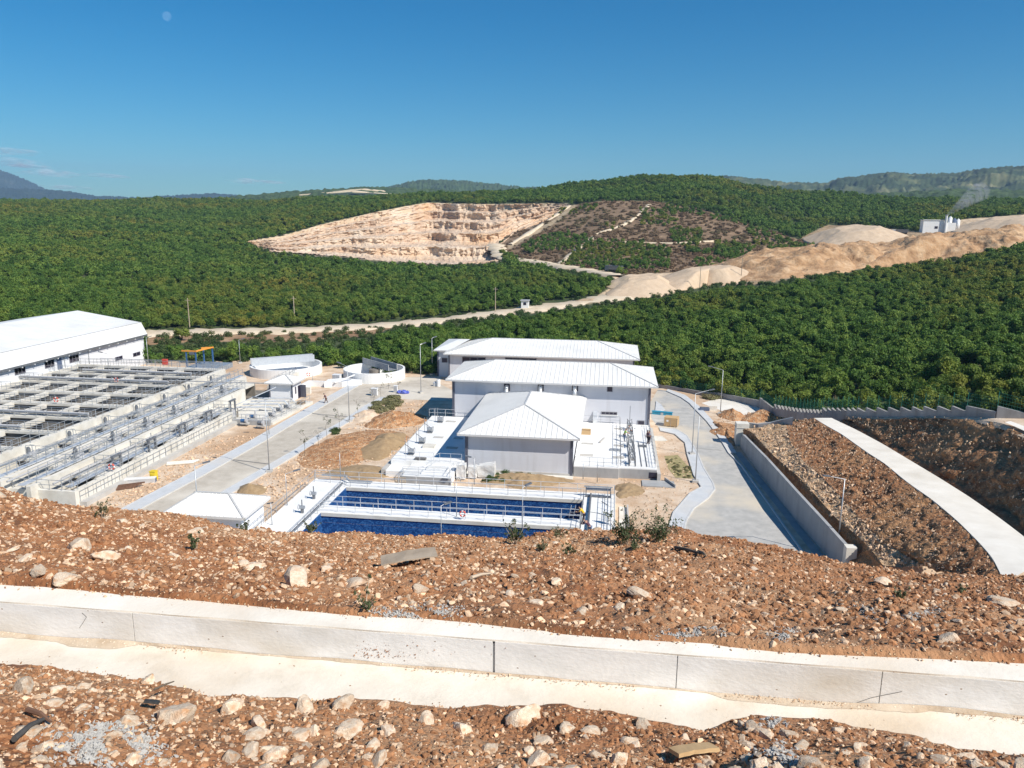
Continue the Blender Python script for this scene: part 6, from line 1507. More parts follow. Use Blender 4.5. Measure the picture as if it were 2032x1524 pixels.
for (px_, py_, z_, hh, arm, rz_, lab) in ((941,962,1.0,3.0,-.35,.0,'deck lamp at the far rail of the basin by the wrapped blocks'),(676,953,1.0,3.1,.0,0,'slim deck post at the far rail of the basin, left part'),(570,1003,1.0,3.3,.8,.5,'deck lamp with a slanting arm on the left basin deck'),(540,1042,1.0,2.2,0,0,'short deck post on the left edge of the basin deck'),(906,1025,1.0,3.4,.0,0,'slim post on the white walkway between the blue cells'),(1157,951,.8,1.9,.0,0,'thin dark post at the far right corner of the basin'),(1185,957,.2,2.9,.0,0,'slim lamp post in front of the right half of the platform'),(876,1085,1.0,3.8,.35,.6,'deck lamp before the nearest blue cell, left one'),(1036,1078,1.0,5.2,.35,.8,'deck lamp before the nearest blue cell, right one'),(534,935-73,0.35,3.2,-.5,.2,'small lamp post at the tank corner by the pump slab')):
    lamp(P(px_,py_,z_), hh, arm, rz_, lab, .05, block=False)

# ------------------------------------------------------------------ saplings
def sapling(px_, py_, h_, lab, seed, leaves=26):
    rg = random.Random(seed); e_ = empty('sapling', P(px_,py_,0), lab, 'sapling', 'young trees along the left road')
    t_ = MB(); pts_ = [Vector((0,0,0))]
    for k in range(5): pts_.append(Vector((rg.uniform(-.08,.08)*k, rg.uniform(-.08,.08)*k, h_*(k+1)/5)))
    for k in range(5): t_.tube(pts_[k], pts_[k+1], .032-.004*k, .028-.004*k, n=5)
    bl = []
    for k in range(7):
        q_ = pts_[2].lerp(pts_[5], rg.random()); a = rg.random()*6.28; w_ = q_+Vector((math.cos(a)*.45, math.sin(a)*.45, .35)); t_.tube(q_, w_, .014, .007, n=4); bl.append(((w_.x,w_.y,w_.z),(.2,.2,.22)))
    t_.build('stem', M['bark'], e_); me = leafy('leaves', bl, leaves*2, .16, M['weed_leaf'], seed, .6); ob = bpy.data.objects.new('leaves', me); COL.objects.link(ob); ob.parent = e_
for k, (px_, py_, h_) in enumerate(((604.7,905,3.0),(632,886,1.9),(649,873,2.9),(673.5,857,3.4),(711,831,2.8),(742,800,2.2),(756,792,2.4),(771,772,2.3),(790,772,1.6))):
    sapling(px_, py_, h_, 'young staked tree with few leaves beside the left road, %s from the near end' % ordn[k], 20+k, 40 if k in (0,2,3,7) else 14)

# ------------------------------------------------------------------ right hand slopes, walls, fence
def line_w(pts, zs, n=90):
    q_ = np.array([P(x, y, z) for (x, y), z in zip(pts, np.interp(np.linspace(0,1,len(pts)), np.linspace(0,1,len(zs)), zs))])
    s_ = np.concatenate([[0], np.cumsum(np.linalg.norm(np.diff(q_, axis=0), axis=1))]); t = np.linspace(0, s_[-1], n)
    return smooth1(np.stack([np.interp(t, s_, q_[:,i]) for i in range(3)], 1), 4)
z6 = lambda L_: [(1250+x*.3848, 750+y*.385) for x, y in L_]
l0 = np.stack([np.linspace(17.55,20.35,90), np.linspace(99,62,90), np.linspace(1.3,1.4,90)], 1)
l2 = line_w(z6([(590,262),(625,275),(740,400),(870,510),(945,590),(1060,720),(1170,810),(1260,900),(1300,960)]), [2.4,3.0,3.2])
l3 = line_w(z6([(800,222),(830,330),(900,440),(960,480),(1050,570),(1130,660),(1210,750),(1290,830),(1400,900),(1500,970)]), [3.6,3.6,4.0])
l4 = line_w(z6([(950,208),(1000,240),(1090,290),(1230,390),(1310,440),(1430,540),(1560,630),(1690,740),(1800,850),(1870,930),(1910,1010),(1930,1060)]), [4.6,5.6,7.4])
l5 = line_w(z6([(1040,208),(1090,232),(1170,270),(1300,340),(1450,430),(1600,520),(1750,615),(1900,720),(2032,820),(2160,930)]), [4.65,5.65,7.4])
_o = np.argsort(l4[:,1]); zf4 = lambda y: float(np.interp(y, l4[_o,1], l4[_o,2]))
def match_z(px_pts, dz):
    out = []
    for x, y in px_pts:
        z = 5.5
        for _ in range(12): z = .5*z+.5*(zf4(P(x, y, z)[1])+dz)
        out.append(P(x, y, z))
    q_ = np.array(out); s_ = np.concatenate([[0], np.cumsum(np.linalg.norm(np.diff(q_, axis=0), axis=1))]); t = np.linspace(0, s_[-1], 90)
    return smooth1(np.stack([np.interp(t, s_, q_[:,i]) for i in range(3)], 1), 4)
l5 = match_z(z6([(1040,208),(1090,232),(1170,270),(1300,340),(1450,430),(1600,520),(1750,615),(1900,720),(2032,820),(2160,930)]), .0)
l6 = match_z(z6([(1105,212),(1170,246),(1250,285),(1400,370),(1520,440),(1650,525),(1800,610),(1950,700),(2032,770),(2160,880)]), -.05)
_unused = line_w(z6([(1105,212),(1170,246),(1250,285),(1400,370),(1520,440),(1650,525),(1800,610),(1950,700),(2032,770),(2160,880)]), [4.75,5.6,7.3])
_l7p = [(1684,831),(1720,832),(1789,831),(1865,830),(1942,833),(1992,840),(2032,862),(2120,920)]; _l7z = []
for x, y in _l7p:
    for z in np.arange(4.9, 16, .05):
        p_ = P(x, y, z); j = int(np.argmin(np.hypot(l6[:,0]-p_[0], l6[:,1]-p_[1]))); hd_ = math.hypot(l6[j,0]-p_[0], l6[j,1]-p_[1])
        if z-l6[j,2] > hd_*.98: break
    _l7z.append(float(z))
_l7z = np.maximum.accumulate(np.array(_l7z)); _l7z[-1] = _l7z[-2]+.1
l7 = line_w(_l7p, _l7z)
ZC = lambda x: float(np.interp(x, [p_[0] for p_ in _l7p], _l7z))
l8 = line_w([(1640,829),(1700,829.5),(1786,829),(1860,828),(1916,829),(1976,830),(2032,832)], [3.2]+[ZC(x) for x in (1700,1786,1860,1916,1976,2032)])
def rough_loft(name, A, B, n, m, amp_, ls, seed, sag=0.0, kind='structure', lab=None, cat=None):
    rows = []
    for k in range(n+1):
        t = k/n; q_ = A*(1-t)+B*t; q_ = q_.copy(); d = fbm(q_[:,0]/ls, q_[:,1]/ls, seed, 4)*amp_*math.sin(math.pi*t)**.5 if 0 < k < n else 0
        q_[:,2] += d-sag*math.sin(math.pi*t); q_[:,0] += (fbm(q_[:,1]/ls, q_[:,2]/ls*2, seed+9, 3)*amp_*.9 if 0 < k < n else 0); rows.append(q_)
    return tag(grid_mesh(name, np.array(rows), m), lab, cat, kind=kind)
def dens_(l, n=360): t = np.linspace(0, len(l)-1, n); i = np.clip(t.astype(int), 0, len(l)-2); f = (t-i)[:,None]; return l[i]*(1-f)+l[i+1]*f
l0,l2,l3,l4,l5,l6,l7,l8 = [dens_(l) for l in (l0,l2,l3,l4,l5,l6,l7,l8)]
rough_loft('trench_side', l0, l2, 26, M['cut_soil'], .35, 1.2, 1, .5)
mat('bench_rubble', [(.3,(.30,.17,.08)),(.5,(.46,.30,.17)),(.7,(.60,.45,.30))], 1.2, .95, 1.0, 5, speck=(3.5,.38,(.62,.50,.36),.6), bdist=.15)
rough_loft('slope_bench', l2, l3, 24, M['bench_rubble'], .35, .9, 2, .15)
rough_loft('slope', l3, l4, 70, M['cut_soil'], .45, .8, 3, .12)
r4 = l4.copy(); r4[:,2] += .05; r5 = l5.copy(); r5[:,2] += .05
tag(grid_mesh('path', np.array([l4+[0,0,-.25], r4, r4*.66+r5*.34, r4*.33+r5*.67, r5, l5+[0,0,-.45]]), M['pale_path'], smooth=False), kind='structure')
dm = l5*.45+l6*.55; dm[:,2] -= .35
rough_loft('ditch_side', l5+[0,0,-.05], dm, 4, M['sand'], .04, 1, 5); rough_loft('ditch_side', dm, l6, 6, M['cut_soil'], .15, 1, 6)
rough_loft('cut_slope', l6, l7, 60, M['cut_soil'], .8, 1.7, 7, .0)
rough_loft('upper_ground', l7, l8, 12, M['pale_dirt'], .12, 2, 8)
l9 = l8.copy(); l9[:,1] += 3.0; l9[:,0] += 1.5; l9[:,2] -= .3
rough_loft('fence_verge', l8, l9, 5, M['pale_dirt'], .1, 2, 9)
up = [P(x, y, z) for x, y, z in ((1994,840,ZC(1994)+.1),(2040,861,ZC(2040)+.1),(2120,905,ZC(2120)+.1),(2120,868,ZC(2120)+.1),(2032,848,ZC(2032)+.1),(2005,838,ZC(2005)+.1))]
tag(MB().add([tuple(p_+np.array([0,0,.12])) for p_ in up], [(0,1,2,3,4,5)]).build('path', M['pale_path'], fix=False), kind='structure')
# stones on the slopes
def slope_stones(name, A, B, n, smin, smax, lab, seed):
    r_ = np.random.RandomState(seed); i = r_.randint(0, len(A), n); t = r_.rand(n)[:,None]; p_ = A[i]*(1-t)+B[i]*t; p_[:,0] += r_.normal(0,.1,n); p_[:,1] += r_.normal(0,.3,n); s_ = smin*(smax/smin)**(r_.rand(n)**2)
    R_ = r_.rand(n,3)*6.28; scatter(name, p_, np.stack([s_,s_*.8,s_*.7],1), R_, r_.randint(0,6,n), PEBS, label=lab, cat='stones')
slope_stones('slope_stones', l2, l3, 1500, .05, .30, 'broken stones covering the bench behind the retaining wall', 1)
slope_stones('slope_stones', l3, l4, 2600, .04, .20, 'stones in the brown slope below the concrete path', 2)
slope_stones('slope_stones', l6+[0,0,.3], l7+[0,0,.2], 1200, .04, .20, 'stones in the steep cut above the concrete path', 3)
# retaining wall
rw = empty('retaining_wall', (0,0,0), 'long grey concrete retaining wall along the right road', 'wall')
A = [(17.25,98.6,1.95),(17.9,86.6,2.6),(18.6,75.3,2.85),(19.4,67.5,2.75),(20.0,63.0,2.5)]
for a, b in zip(A[:-1], A[1:]):
    mb = MB(); x = .3; mb.add([(a[0],a[1],0),(b[0],b[1],0),(b[0]+x,b[1],0),(a[0]+x,a[1],0),(a[0],a[1],a[2]),(b[0],b[1],b[2]),(b[0]+x,b[1],b[2]),(a[0]+x,a[1],a[2])], [(3,2,1,0),(4,5,6,7),(0,1,5,4),(1,2,6,5),(2,3,7,6),(3,0,4,7)])
    mb.build('wall_panel', M['grey_concrete'], rw)
MB().box(19.9,20.75,62.2,63.0,0,2.6).build('end_block', M['cream_concrete'], rw)
cbk = empty('concrete_block', (0,0,0), 'tall pale concrete chamber at the far end of the retaining wall', 'block')
MB().box(16.7,18.3,100.0,101.4,0,2.95).build('chamber', M['cream_concrete'], cbk); MB().box(16.65,18.35,99.95,101.45,2.35,2.42).build('joint_band', M['concrete'], cbk); MB().box(17.3,18.4,98.7,100.0,0,1.3).build('lower_block', M['concrete'], cbk)
ww = empty('wing_wall', (0,0,0), 'curved grey concrete wall climbing from the chamber to the path', 'wall')
q_ = [(18.3,100.9,2.9)]+[tuple(P(x, y, z)) for x, y, z in ((1505,842,3.0),(1530,838.5,3.4),(1552,833,4.0),(1574,828.5,4.7))]
for a, b in zip(q_[:-1], q_[1:]):
    mb = MB(); mb.add([(a[0],a[1],a[2]-2.2),(b[0],b[1],b[2]-2.2),(b[0],b[1]+.35,b[2]-2.2),(a[0],a[1]+.35,a[2]-2.2),(a[0],a[1],a[2]),(b[0],b[1],b[2]),(b[0],b[1]+.35,b[2]),(a[0],a[1]+.35,a[2])], [(3,2,1,0),(4,5,6,7),(0,1,5,4),(1,2,6,5),(2,3,7,6),(3,0,4,7)]); mb.build('wall_panel', M['grey_concrete'], ww)
# stepped boundary wall with a green mesh fence on top
FP = [(1255,762,0),(1300,768,0),(1350,776,0),(1400,785,.1),(1432,787,.3),(1470,795,.3),(1508,802,.6),(1540,817,1.2),(1590,825.5,2.5),(1640,829,3.9)]+[(x, y, ZC(x)-.2) for x, y in ((1700,830),(1786,830),(1860,829.5),(1916,830.5),(1976,832),(2032,834),(2120,838))]
fw_ = np.array([P(x, y, z) for x, y, z in FP]); fx = np.array([p_[0] for p_ in FP])
def fpt(x): return np.array([np.interp(x, fx, fw_[:,i]) for i in range(3)])
cut = [1255,1300,1350,1400,1432,1470,1508,1537]+[1537+7*k for k in range(1,14)]+[1632,1641,1650,1660,1670,1681,1690,1700,1719,1741,1763,1786,1810,1833,1859,1888,1916,1976,2032,2100]
cut = sorted(set(cut))
bw = empty('boundary_wall', (0,0,0), 'stepped grey concrete boundary wall with a green mesh fence, in front of the wood', 'wall')
for a, b in zip(cut[:-1], cut[1:]):
    p0, p1 = fpt(a), fpt(b); lv = max(p0[2], p1[2]); flat = a >= 1508
    t0, t1 = (p0[2]+1.35, p1[2]+.75) if a >= 1632 else (p0[2]+1.05, p1[2]+.35)
    if not flat: t0, t1 = p0[2]+.6, p1[2]+.6
    d = (p1-p0); d[2] = 0; d /= np.linalg.norm(d); n = np.array([-d[1], d[0], 0])*.15
    c_ = [p0-n,p1-n,p1+n,p0+n]; mb = MB(); mb.add([(*q[:2], min(p0[2],p1[2])-.5) for q in c_]+[(*c_[0][:2],t0),(*c_[1][:2],t1),(*c_[2][:2],t1),(*c_[3][:2],t0)], [(3,2,1,0),(4,5,6,7),(0,1,5,4),(1,2,6,5),(2,3,7,6),(3,0,4,7)]); mb.build('wall_panel', M['boundary_concrete'], bw)
    ms = MB(); L_ = np.linalg.norm((p1-p0)[:2]); k_ = max(2, int(L_/.22)); fh = 1.35
    for j in range(k_): q = lerp(p0, p1, j/k_); zt_ = lerp(t0, t1, j/k_); ms.tube((q[0],q[1],zt_), (q[0],q[1],zt_+fh), .006, n=3, caps=False)
    for hz in (.05,.35,.7,1.05,1.33): ms.tube((p0[0],p0[1],t0+hz), (p1[0],p1[1],t1+hz), .008, n=3, caps=False)
    ms.build('mesh_panel', M['fence_green'], bw, fix=False)
    MB().tube((p0[0],p0[1],t0-.1), (p0[0],p0[1],t0+fh+.1), .03, n=5).build('fence_post', M['fence_green'], bw)

# ------------------------------------------------------------------ people
def person(base, rz_, J, shirt, trousers, lab, hat=None, scale=1.0, bare_arms=True):
    """J: joint positions (metres, feet at z=0). One skinned body; clothing and hair are its children"""
    e_ = empty('person', base, lab, 'person', None, rz_); e_.scale = (scale,)*3
    def skin(name, verts, edges, radii, m, root=0, sub=1):
        me = bpy.data.meshes.new(name); me.from_pydata(verts, edges, []); ob = bpy.data.objects.new(name, me); COL.objects.link(ob); ob.parent = e_
        md = ob.modifiers.new('skin', 'SKIN'); md.use_smooth_shade = True
        if not me.skin_vertices:
            try: me.skin_vertices.new(name='')
            except Exception:
                bm = bmesh.new(); bm.from_mesh(me); bm.verts.layers.skin.verify(); bm.to_mesh(me); bm.free()
        for i, r_ in enumerate(radii): sv = me.skin_vertices[0].data[i]; sv.radius = (r_, r_); sv.use_root = (i == root)
        s_ = ob.modifiers.new('sub', 'SUBSURF'); s_.levels = sub; s_.render_levels = sub; me.materials.append(m); return ob
    nm = list(J); idx = {n_: i for i, n_ in enumerate(nm)}; vv = [J[n_] for n_ in nm]
    rad = dict(pelvis=.13, belly=.125, chest=.14, neck=.055, head=.095, crown=.075, shl=.065, shr=.065, ell=.042, elr=.042, wrl=.03, wrr=.03, hal=.035, har=.035, fil=.018, fir=.018, hil=.09, hir=.09, knl=.06, knr=.06, anl=.04, anr=.04, tol=.035, tor=.035)
    ed = [('pelvis','belly'),('belly','chest'),('chest','neck'),('neck','head'),('head','crown')]
    for s_ in 'lr': ed += [('chest','sh'+s_),('sh'+s_,'el'+s_),('el'+s_,'wr'+s_),('wr'+s_,'ha'+s_),('ha'+s_,'fi'+s_),('pelvis','hi'+s_),('hi'+s_,'kn'+s_),('kn'+s_,'an'+s_),('an'+s_,'to'+s_)]
    skin('body', vv, [(idx[a],idx[b]) for a,b in ed], [rad[n_] for n_ in nm], M['skin'], idx['pelvis'])
    def sub(names, edges, grow, m, name, root):
        ix = {n_: i for i, n_ in enumerate(names)}; skin(name, [J[n_] for n_ in names], [(ix[a],ix[b]) for a,b in edges], [rad[n_]*grow+.012 for n_ in names], m, ix[root])
    sn = ['pelvis','belly','chest','shl','shr','ell','elr']; se = [('pelvis','belly'),('belly','chest'),('chest','shl'),('chest','shr'),('shl','ell'),('shr','elr')]
    if not bare_arms: sn += ['wrl','wrr']; se += [('ell','wrl'),('elr','wrr')]
    sub(sn, se, 1.07, M[shirt], 'shirt', 'chest')
    sub(['pelvis','hil','hir','knl','knr','anl','anr'], [('pelvis','hil'),('pelvis','hir'),('hil','knl'),('hir','knr'),('knl','anl'),('knr','anr')], 1.08, M[trousers], 'trousers', 'pelvis')
    sub(['anl','tol'], [('anl','tol')], 1.15, M['cloth_dark'], 'shoe', 'anl'); sub(['anr','tor'], [('anr','tor')], 1.15, M['cloth_dark'], 'shoe', 'anr')
    hd = Vector(J['head']); cr = Vector(J['crown']); up_ = (cr-hd).normalized(); bm = bmesh.new(); bmesh.ops.create_icosphere(bm, subdivisions=2, radius=.112)
    for v in list(bm.verts):
        if v.co.z < -.01 and v.co.y > -.02: pass
    geom = [v for v in bm.verts if v.co.z < -.035 or (v.co.y > .05 and v.co.z < .035)]; bmesh.ops.delete(bm, geom=geom, context='VERTS')
    me = bpy.data.meshes.new('hair'); bm.to_mesh(me); bm.free(); me.materials.append(M[hat or 'hair_dark']); ob = bpy.data.objects.new('helmet' if hat else 'hair', me); COL.objects.link(ob); ob.parent = e_; ob.location = hd+up_*.045; ob.rotation_mode = 'QUATERNION'; ob.rotation_quaternion = Vector((0,0,1)).rotation_difference(up_)
    f_ = MB(); fwd = Vector((0,1,0)); f_.bar(hd+Vector((0,.085,.0)), hd+Vector((0,.118,-.02)), .03, .05); f_.build('nose', M['skin'], e_)
    for s_ in (-.034,.034): MB().box(hd.x+s_-.011,hd.x+s_+.011,hd.y+.088,hd.y+.099,hd.z+.012,hd.z+.024).build('eye', M['hair_dark'], e_)
    MB().box(hd.x-.025,hd.x+.025,hd.y+.082,hd.y+.094,hd.z-.055,hd.z-.045).build('mouth', M['cloth_maroon'], e_)
    return e_
def pose(lean=0.0, step=.0, arms='down', crouch=0.0):
    """standing figure facing +y; lean bends the trunk forward (m), step sets the stride (m)"""
    hp = .92-crouch; J = dict(pelvis=(0,-lean*.15,hp), belly=(0,lean*.12,hp+.18), chest=(0,lean*.55,hp+.42-lean*.12), neck=(0,lean*.85,hp+.60-lean*.25), head=(0,lean*1.0+.02,hp+.72-lean*.3), crown=(0,lean*1.02+.02,hp+.80-lean*.3))
    c = Vector(J['chest'])
    for s_, n_, ph in ((-1,'l',1),(1,'r',-1)):
        J['sh'+n_] = (s_*.18, c.y, c.z+.07)
        if arms == 'down': a = [(s_*.22, c.y-.06*ph*(step > 0), c.z-.20), (s_*.24, c.y+.02-.14*ph*(step > 0), c.z-.44)]
        elif arms == 'work': a = [(s_*.22, c.y+.18, c.z-.12), (s_*.12, c.y+.40, c.z-.20)]
        else: a = [(s_*.30, c.y+.15, c.z-.02), (s_*.22, c.y+.42, c.z+.05)]
        J['el'+n_], J['wr'+n_] = a; d = (Vector(a[1])-Vector(a[0])).normalized(); w_ = Vector(a[1]); J['ha'+n_] = tuple(w_+d*.08); J['fi'+n_] = tuple(w_+d*.17)
        J['hi'+n_] = (s_*.09, -lean*.15, hp-.06); J['kn'+n_] = (s_*.10, step*.5*ph+crouch*.8-lean*.05, .49-crouch*.35); J['an'+n_] = (s_*.10, step*ph-.02, .08); J['to'+n_] = (s_*.11, step*ph+.16, .035)
    return J
person(P(647,801,0), 2.2, pose(.25,.32), 'cloth_maroon', 'cloth_brown', 'person in dark clothes walking on the left pavement by the kiosk, leaning forward')
person(P(1239,876,1.3), -1.4, pose(.15,.0,'work'), 'cloth_green', 'cloth_denim', 'worker in a bright green shirt on the right platform beside the frames')
person(P(1252,868,1.3), 1.6, pose(.3,.0,'work'), 'cloth_grey', 'cloth_dark', 'worker in a grey shirt bending over the frames on the right platform')
person(P(1285,880,1.24), 2.0, pose(.05,.1), 'cloth_maroon', 'cloth_dark', 'person in dark maroon standing near the right edge of the platform')
person(P(1288,880.5,1.24), 2.4, pose(.05,.0), 'cloth_grey', 'cloth_dark', 'person in a pale grey shirt standing close behind the maroon one')
person((-2.0,68.2,1.0), 1.6, pose(.4,.1,'work'), 'cloth_yellow', 'cloth_dark', 'worker in a yellow shirt leaning at the right end of the blue cells')
person((-1.35,65.2,1.0), 1.3, pose(.55,.12,'work'), 'cloth_maroon', 'cloth_denim', 'worker in maroon with blue jeans bending at the rail, nearest the viewer on the basin', bare_arms=False)

# ------------------------------------------------------------------ quarry works and stockpiles far off
def far_heap(name, poly_px, h_, m, lab, seed, rough=.5):
    pts_ = [T(x, y) for x, y in poly_px]; c = sum(pts_)/len(pts_); A = np.array(pts_); ang = np.arctan2(A[:,1]-c[1], A[:,0]-c[0]); rad = np.hypot(A[:,0]-c[0], A[:,1]-c[1]); o = np.argsort(ang); zs_ = A[o,2]; ang, rad = ang[o], rad[o]
    th = np.linspace(-math.pi, math.pi, 289); ex = lambda v: np.interp(th, np.concatenate([ang-2*math.pi, ang, ang+2*math.pi]), np.concatenate([v]*3)); R_, Z_ = smooth1(ex(rad), 3), smooth1(ex(zs_), 3); R_[-1] = R_[0]; Z_[-1] = Z_[0]; rows = []
    for k in range(50):
        t = 1-k/49; x = c[0]+R_*t*np.cos(th); y = c[1]+R_*t*np.sin(th); zz = lerp(c[2], Z_, t)+h_*np.minimum(1, (1-t)*1.7)+(fbm(x/8, y/8, seed, 4)*rough+fbm(x/2.4, y/2.4, seed+3, 3)*min(.8,rough*.4))*min(1,(1-t)*4)-(1.5 if k == 0 else 0); rows.append(np.stack([x,y,zz],1))
    rows = np.array(rows); rows[:,-1] = rows[:,0]; return tag(grid_mesh(name, rows, m), lab, 'stockpile')
mat('crushed_stone', [(.3,(.50,.37,.25)),(.7,(.62,.48,.34))], .25, .95, .3, 1.5, stretch=(1,1,.4), bdist=.3)
mat('dug_earth', [(.3,(.26,.14,.065)),(.5,(.43,.26,.135)),(.7,(.58,.40,.24))], .22, .95, 1.0, .7, bdist=.6)
far_heap('gravel_stockpile', [(1205,590),(1222,574),(1260,556),(1300,553),(1330,570),(1342,578),(1270,592)], 4.2, M['crushed_stone'], 'pale crushed stone stockpile left of the gravel apron, the nearest one', 1)
far_heap('gravel_stockpile', [(1300,567),(1330,552),(1400,543),(1480,541),(1515,545),(1480,556),(1400,568),(1345,577)], 4.6, M['crushed_stone'], 'long pale crushed stone stockpile below the brown cleared hillside', 2)
far_heap('gravel_stockpile', [(1618,486),(1632,464),(1680,458),(1740,462),(1800,466),(1790,480),(1720,494),(1650,497)], 6.5, M['crushed_stone'], 'tall tan stockpile standing before the forest left of the white works building', 3)
far_heap('earth_dump', [(1500,560),(1545,525),(1600,510),(1690,505),(1760,500),(1700,530),(1600,548),(1540,562)], 8, M['dug_earth'], 'brown earth dump rising behind the near wood, left end', 4, 2.6)
far_heap('earth_dump', [(1690,535),(1720,505),(1800,490),(1900,480),(2032,470),(2150,466),(2150,492),(2032,492),(1950,505),(1850,520),(1760,530)], 7, M['dug_earth'], 'long brown earth dump behind the near wood, right part', 5, 3.0)
far_heap('earth_dump', [(1905,458),(1930,444),(2032,438),(2150,434),(2150,458),(2032,462),(1950,464)], 5, M['crushed_stone'], 'pale terraced dump right of the white works building', 6, .5)
qp = T(1862,462); kx = np.linalg.norm(qp-CAM)/F_PX
e = empty('works_building', qp, 'white works building with a dark window at the quarry, seen far right', 'building'); s_ = kx
MB().box(-26*s_,8*s_,0,14*s_,-2,21*s_).build('wall', M['white_deck'], e); MB().box(8.01*s_,26*s_,-2*s_,10*s_,-2,17*s_).build('annex_wall', M['white_deck'], e); MB().box(-27*s_,8.5*s_,-1*s_,15*s_,21*s_,22*s_).build('roof', M['roof_white'], e)
MB().box(-7*s_,-2*s_,-.3*s_,0,7*s_,11*s_).build('window', M['window_dark'], e)
q2 = qp+np.array([9*s_,-3*s_,0])
ch = empty('works_chimney', q2, 'slim white chimney on the works building giving off smoke', 'chimney'); MB().tube((0,0,0),(0,0,30*s_),2.2*s_,1.8*s_,n=12).build('stack', M['white_plastic'], ch); MB().tube((0,0,29*s_),(0,0,30.3*s_),2.4*s_,n=12).build('cap', M['pipe_grey'], ch)
for k, (dx, hh, m_) in enumerate(((18,25,'white_plastic'),(25,22,'cloth_denim'),(31,21,'white_plastic'))):
    si = empty('silo', qp+np.array([dx*s_,4*s_,0]), ['white silo next to the works chimney','blue grey silo between the two white ones','white silo at the right end of the works'][k], 'silo'); MB().tube((0,0,3*s_),(0,0,hh*s_),3.2*s_,n=16).build('drum', M[m_], si, smooth=True); MB().tube((0,0,hh*s_),(0,0,(hh+3)*s_),3.2*s_,.6*s_,n=16).build('top', M[m_], si)
    for a in range(4): MB().tube((2.4*s_*math.cos(a*1.57+.8),2.4*s_*math.sin(a*1.57+.8),-1),(2.4*s_*math.cos(a*1.57+.8),2.4*s_*math.sin(a*1.57+.8),3.2*s_),.4*s_,n=5).build('leg', M['pipe_grey'], si)
def truck(px_, py_, lab, rz_, m_):
    e_ = empty('dump_truck', T(px_,py_)+np.array([0,0,.5]), lab, 'truck', 'dump trucks at the quarry', rz_); MB().box(-1.2,1.2,2.2,4.2,.7,3.0).build('cab', M[m_], e_); b_ = MB(); b_.add([(-1.3,-3.6,1.3),(1.3,-3.6,1.3),(1.3,2,1.3),(-1.3,2,1.3),(-1.5,-4.1,3.1),(1.5,-4.1,3.1),(1.5,2.2,3.1),(-1.5,2.2,3.1)], [(3,2,1,0),(0,1,5,4),(1,2,6,5),(2,3,7,6),(3,0,4,7)]); b_.build('tipper_body', M['dark_steel'], e_); MB().box(-.6,.6,-3.6,4,.7,1.3).build('chassis', M['black_rubber'], e_); MB().box(-1.05,1.05,4.2,4.24,1.9,2.8).build('windscreen', M['window_dark'], e_)
    for y_ in (-2.6,-1.2,3.1):
        for x_ in (-1.15,1.15): MB().tube((x_-.2,y_,.5),(x_+.2,y_,.5),.55,n=12).build('wheel', M['black_rubber'], e_)
truck(1218,543,'dark dump truck on the haul road below the cleared hillside',.9,'dark_steel')
truck(1785,468,'pale dump truck on the quarry bench left of the works building',1.2,'white_plastic')
e = empty('weigh_hut', T(1042,612), 'tiny white hut beside the dirt road left of the stockpiles', 'hut'); MB().box(-1.2,1.2,-1.2,1.2,-.5,2.6).build('wall', M['white_plastic'], e); MB().box(-1.5,1.5,-1.5,1.5,2.6,2.8).build('roof', M['pipe_grey'], e); MB().box(-.5,.5,-1.22,-1.2,1.2,2.1).build('window', M['window_dark'], e)
# slim power poles along the dirt road
for k, (px_, py_) in enumerate(((377,652),(585,643),(983,622),(1388,574),(1470,556),(1600,530-60))):
    if k == 5: continue
    ob = MB().tube((0,0,-.5),(0,0,8.5),.16,.1,n=6).build('utility_pole', M['old_timber']); MB().bar((-.8,0,7.8),(.8,0,7.8),.12,.12).build('cross_arm', M['old_timber'], ob); ob.location = V(T(px_,py_)); tag(ob, 'slim utility pole near the dirt road, %s from the left' % ordn[k], 'pole', 'utility poles along the dirt road')
# smoke, clouds, moon, haze
def puffs(name, blobs, dens_v, lab, cat, col=(1,1,1), nscale=.05, seed=0):
    mb = bmesh.new()
    for c, r_ in blobs:
        g = bmesh.ops.create_icosphere(mb, subdivisions=3, radius=1)
        for v in g['verts']: k = 1+.25*noise.noise(v.co*2.2+Vector((c[0]*.1,seed,0))); v.co = Vector((c[0]+v.co.x*r_[0]*k, c[1]+v.co.y*r_[1]*k, c[2]+v.co.z*r_[2]*k))
    me = bpy.data.meshes.new(name); mb.to_mesh(me); mb.free(); ob = bpy.data.objects.new(name, me); COL.objects.link(ob)
    m = bpy.data.materials.new(name+'_vapour'); m.use_nodes = True; N, L = m.node_tree.nodes, m.node_tree.links; N.remove(N['Principled BSDF']); pv = N.new('ShaderNodeVolumePrincipled'); pv.inputs['Color'].default_value = (*col,1); pv.inputs['Anisotropy'].default_value = .1
    tc = N.new('ShaderNodeTexCoord'); nz = N.new('ShaderNodeTexNoise'); nz.inputs['Scale'].default_value = nscale; nz.inputs['Detail'].default_value = 4; L.new(tc.outputs['Object'], nz.inputs[0]); mr = N.new('ShaderNodeMapRange'); mr.inputs[1].default_value = .38; mr.inputs[2].default_value = .75; mr.inputs[3].default_value = 0; mr.inputs[4].default_value = dens_v; L.new(nz.outputs['Fac'], mr.inputs[0]); L.new(mr.outputs[0], pv.inputs['Density']); L.new(pv.outputs[0], N['Material Output'].inputs['Volume'])
    me.materials.append(m); return tag(ob, lab, cat, kind='stuff')
tp = q2+np.array([0,0,30*s_]); sb_ = []
for k in range(9): t = k/8; sb_.append(((tp[0]+t*46*s_+1, tp[1]+t*8*s_, tp[2]+(2+t*36)*s_), ((3+t*15)*s_,(3+t*12)*s_,(3+t*12)*s_)))
puffs('smoke', sb_, .35, 'thin grey smoke drifting right from the works chimney', 'smoke', (.85,.86,.9), .12, 2)
cl = []
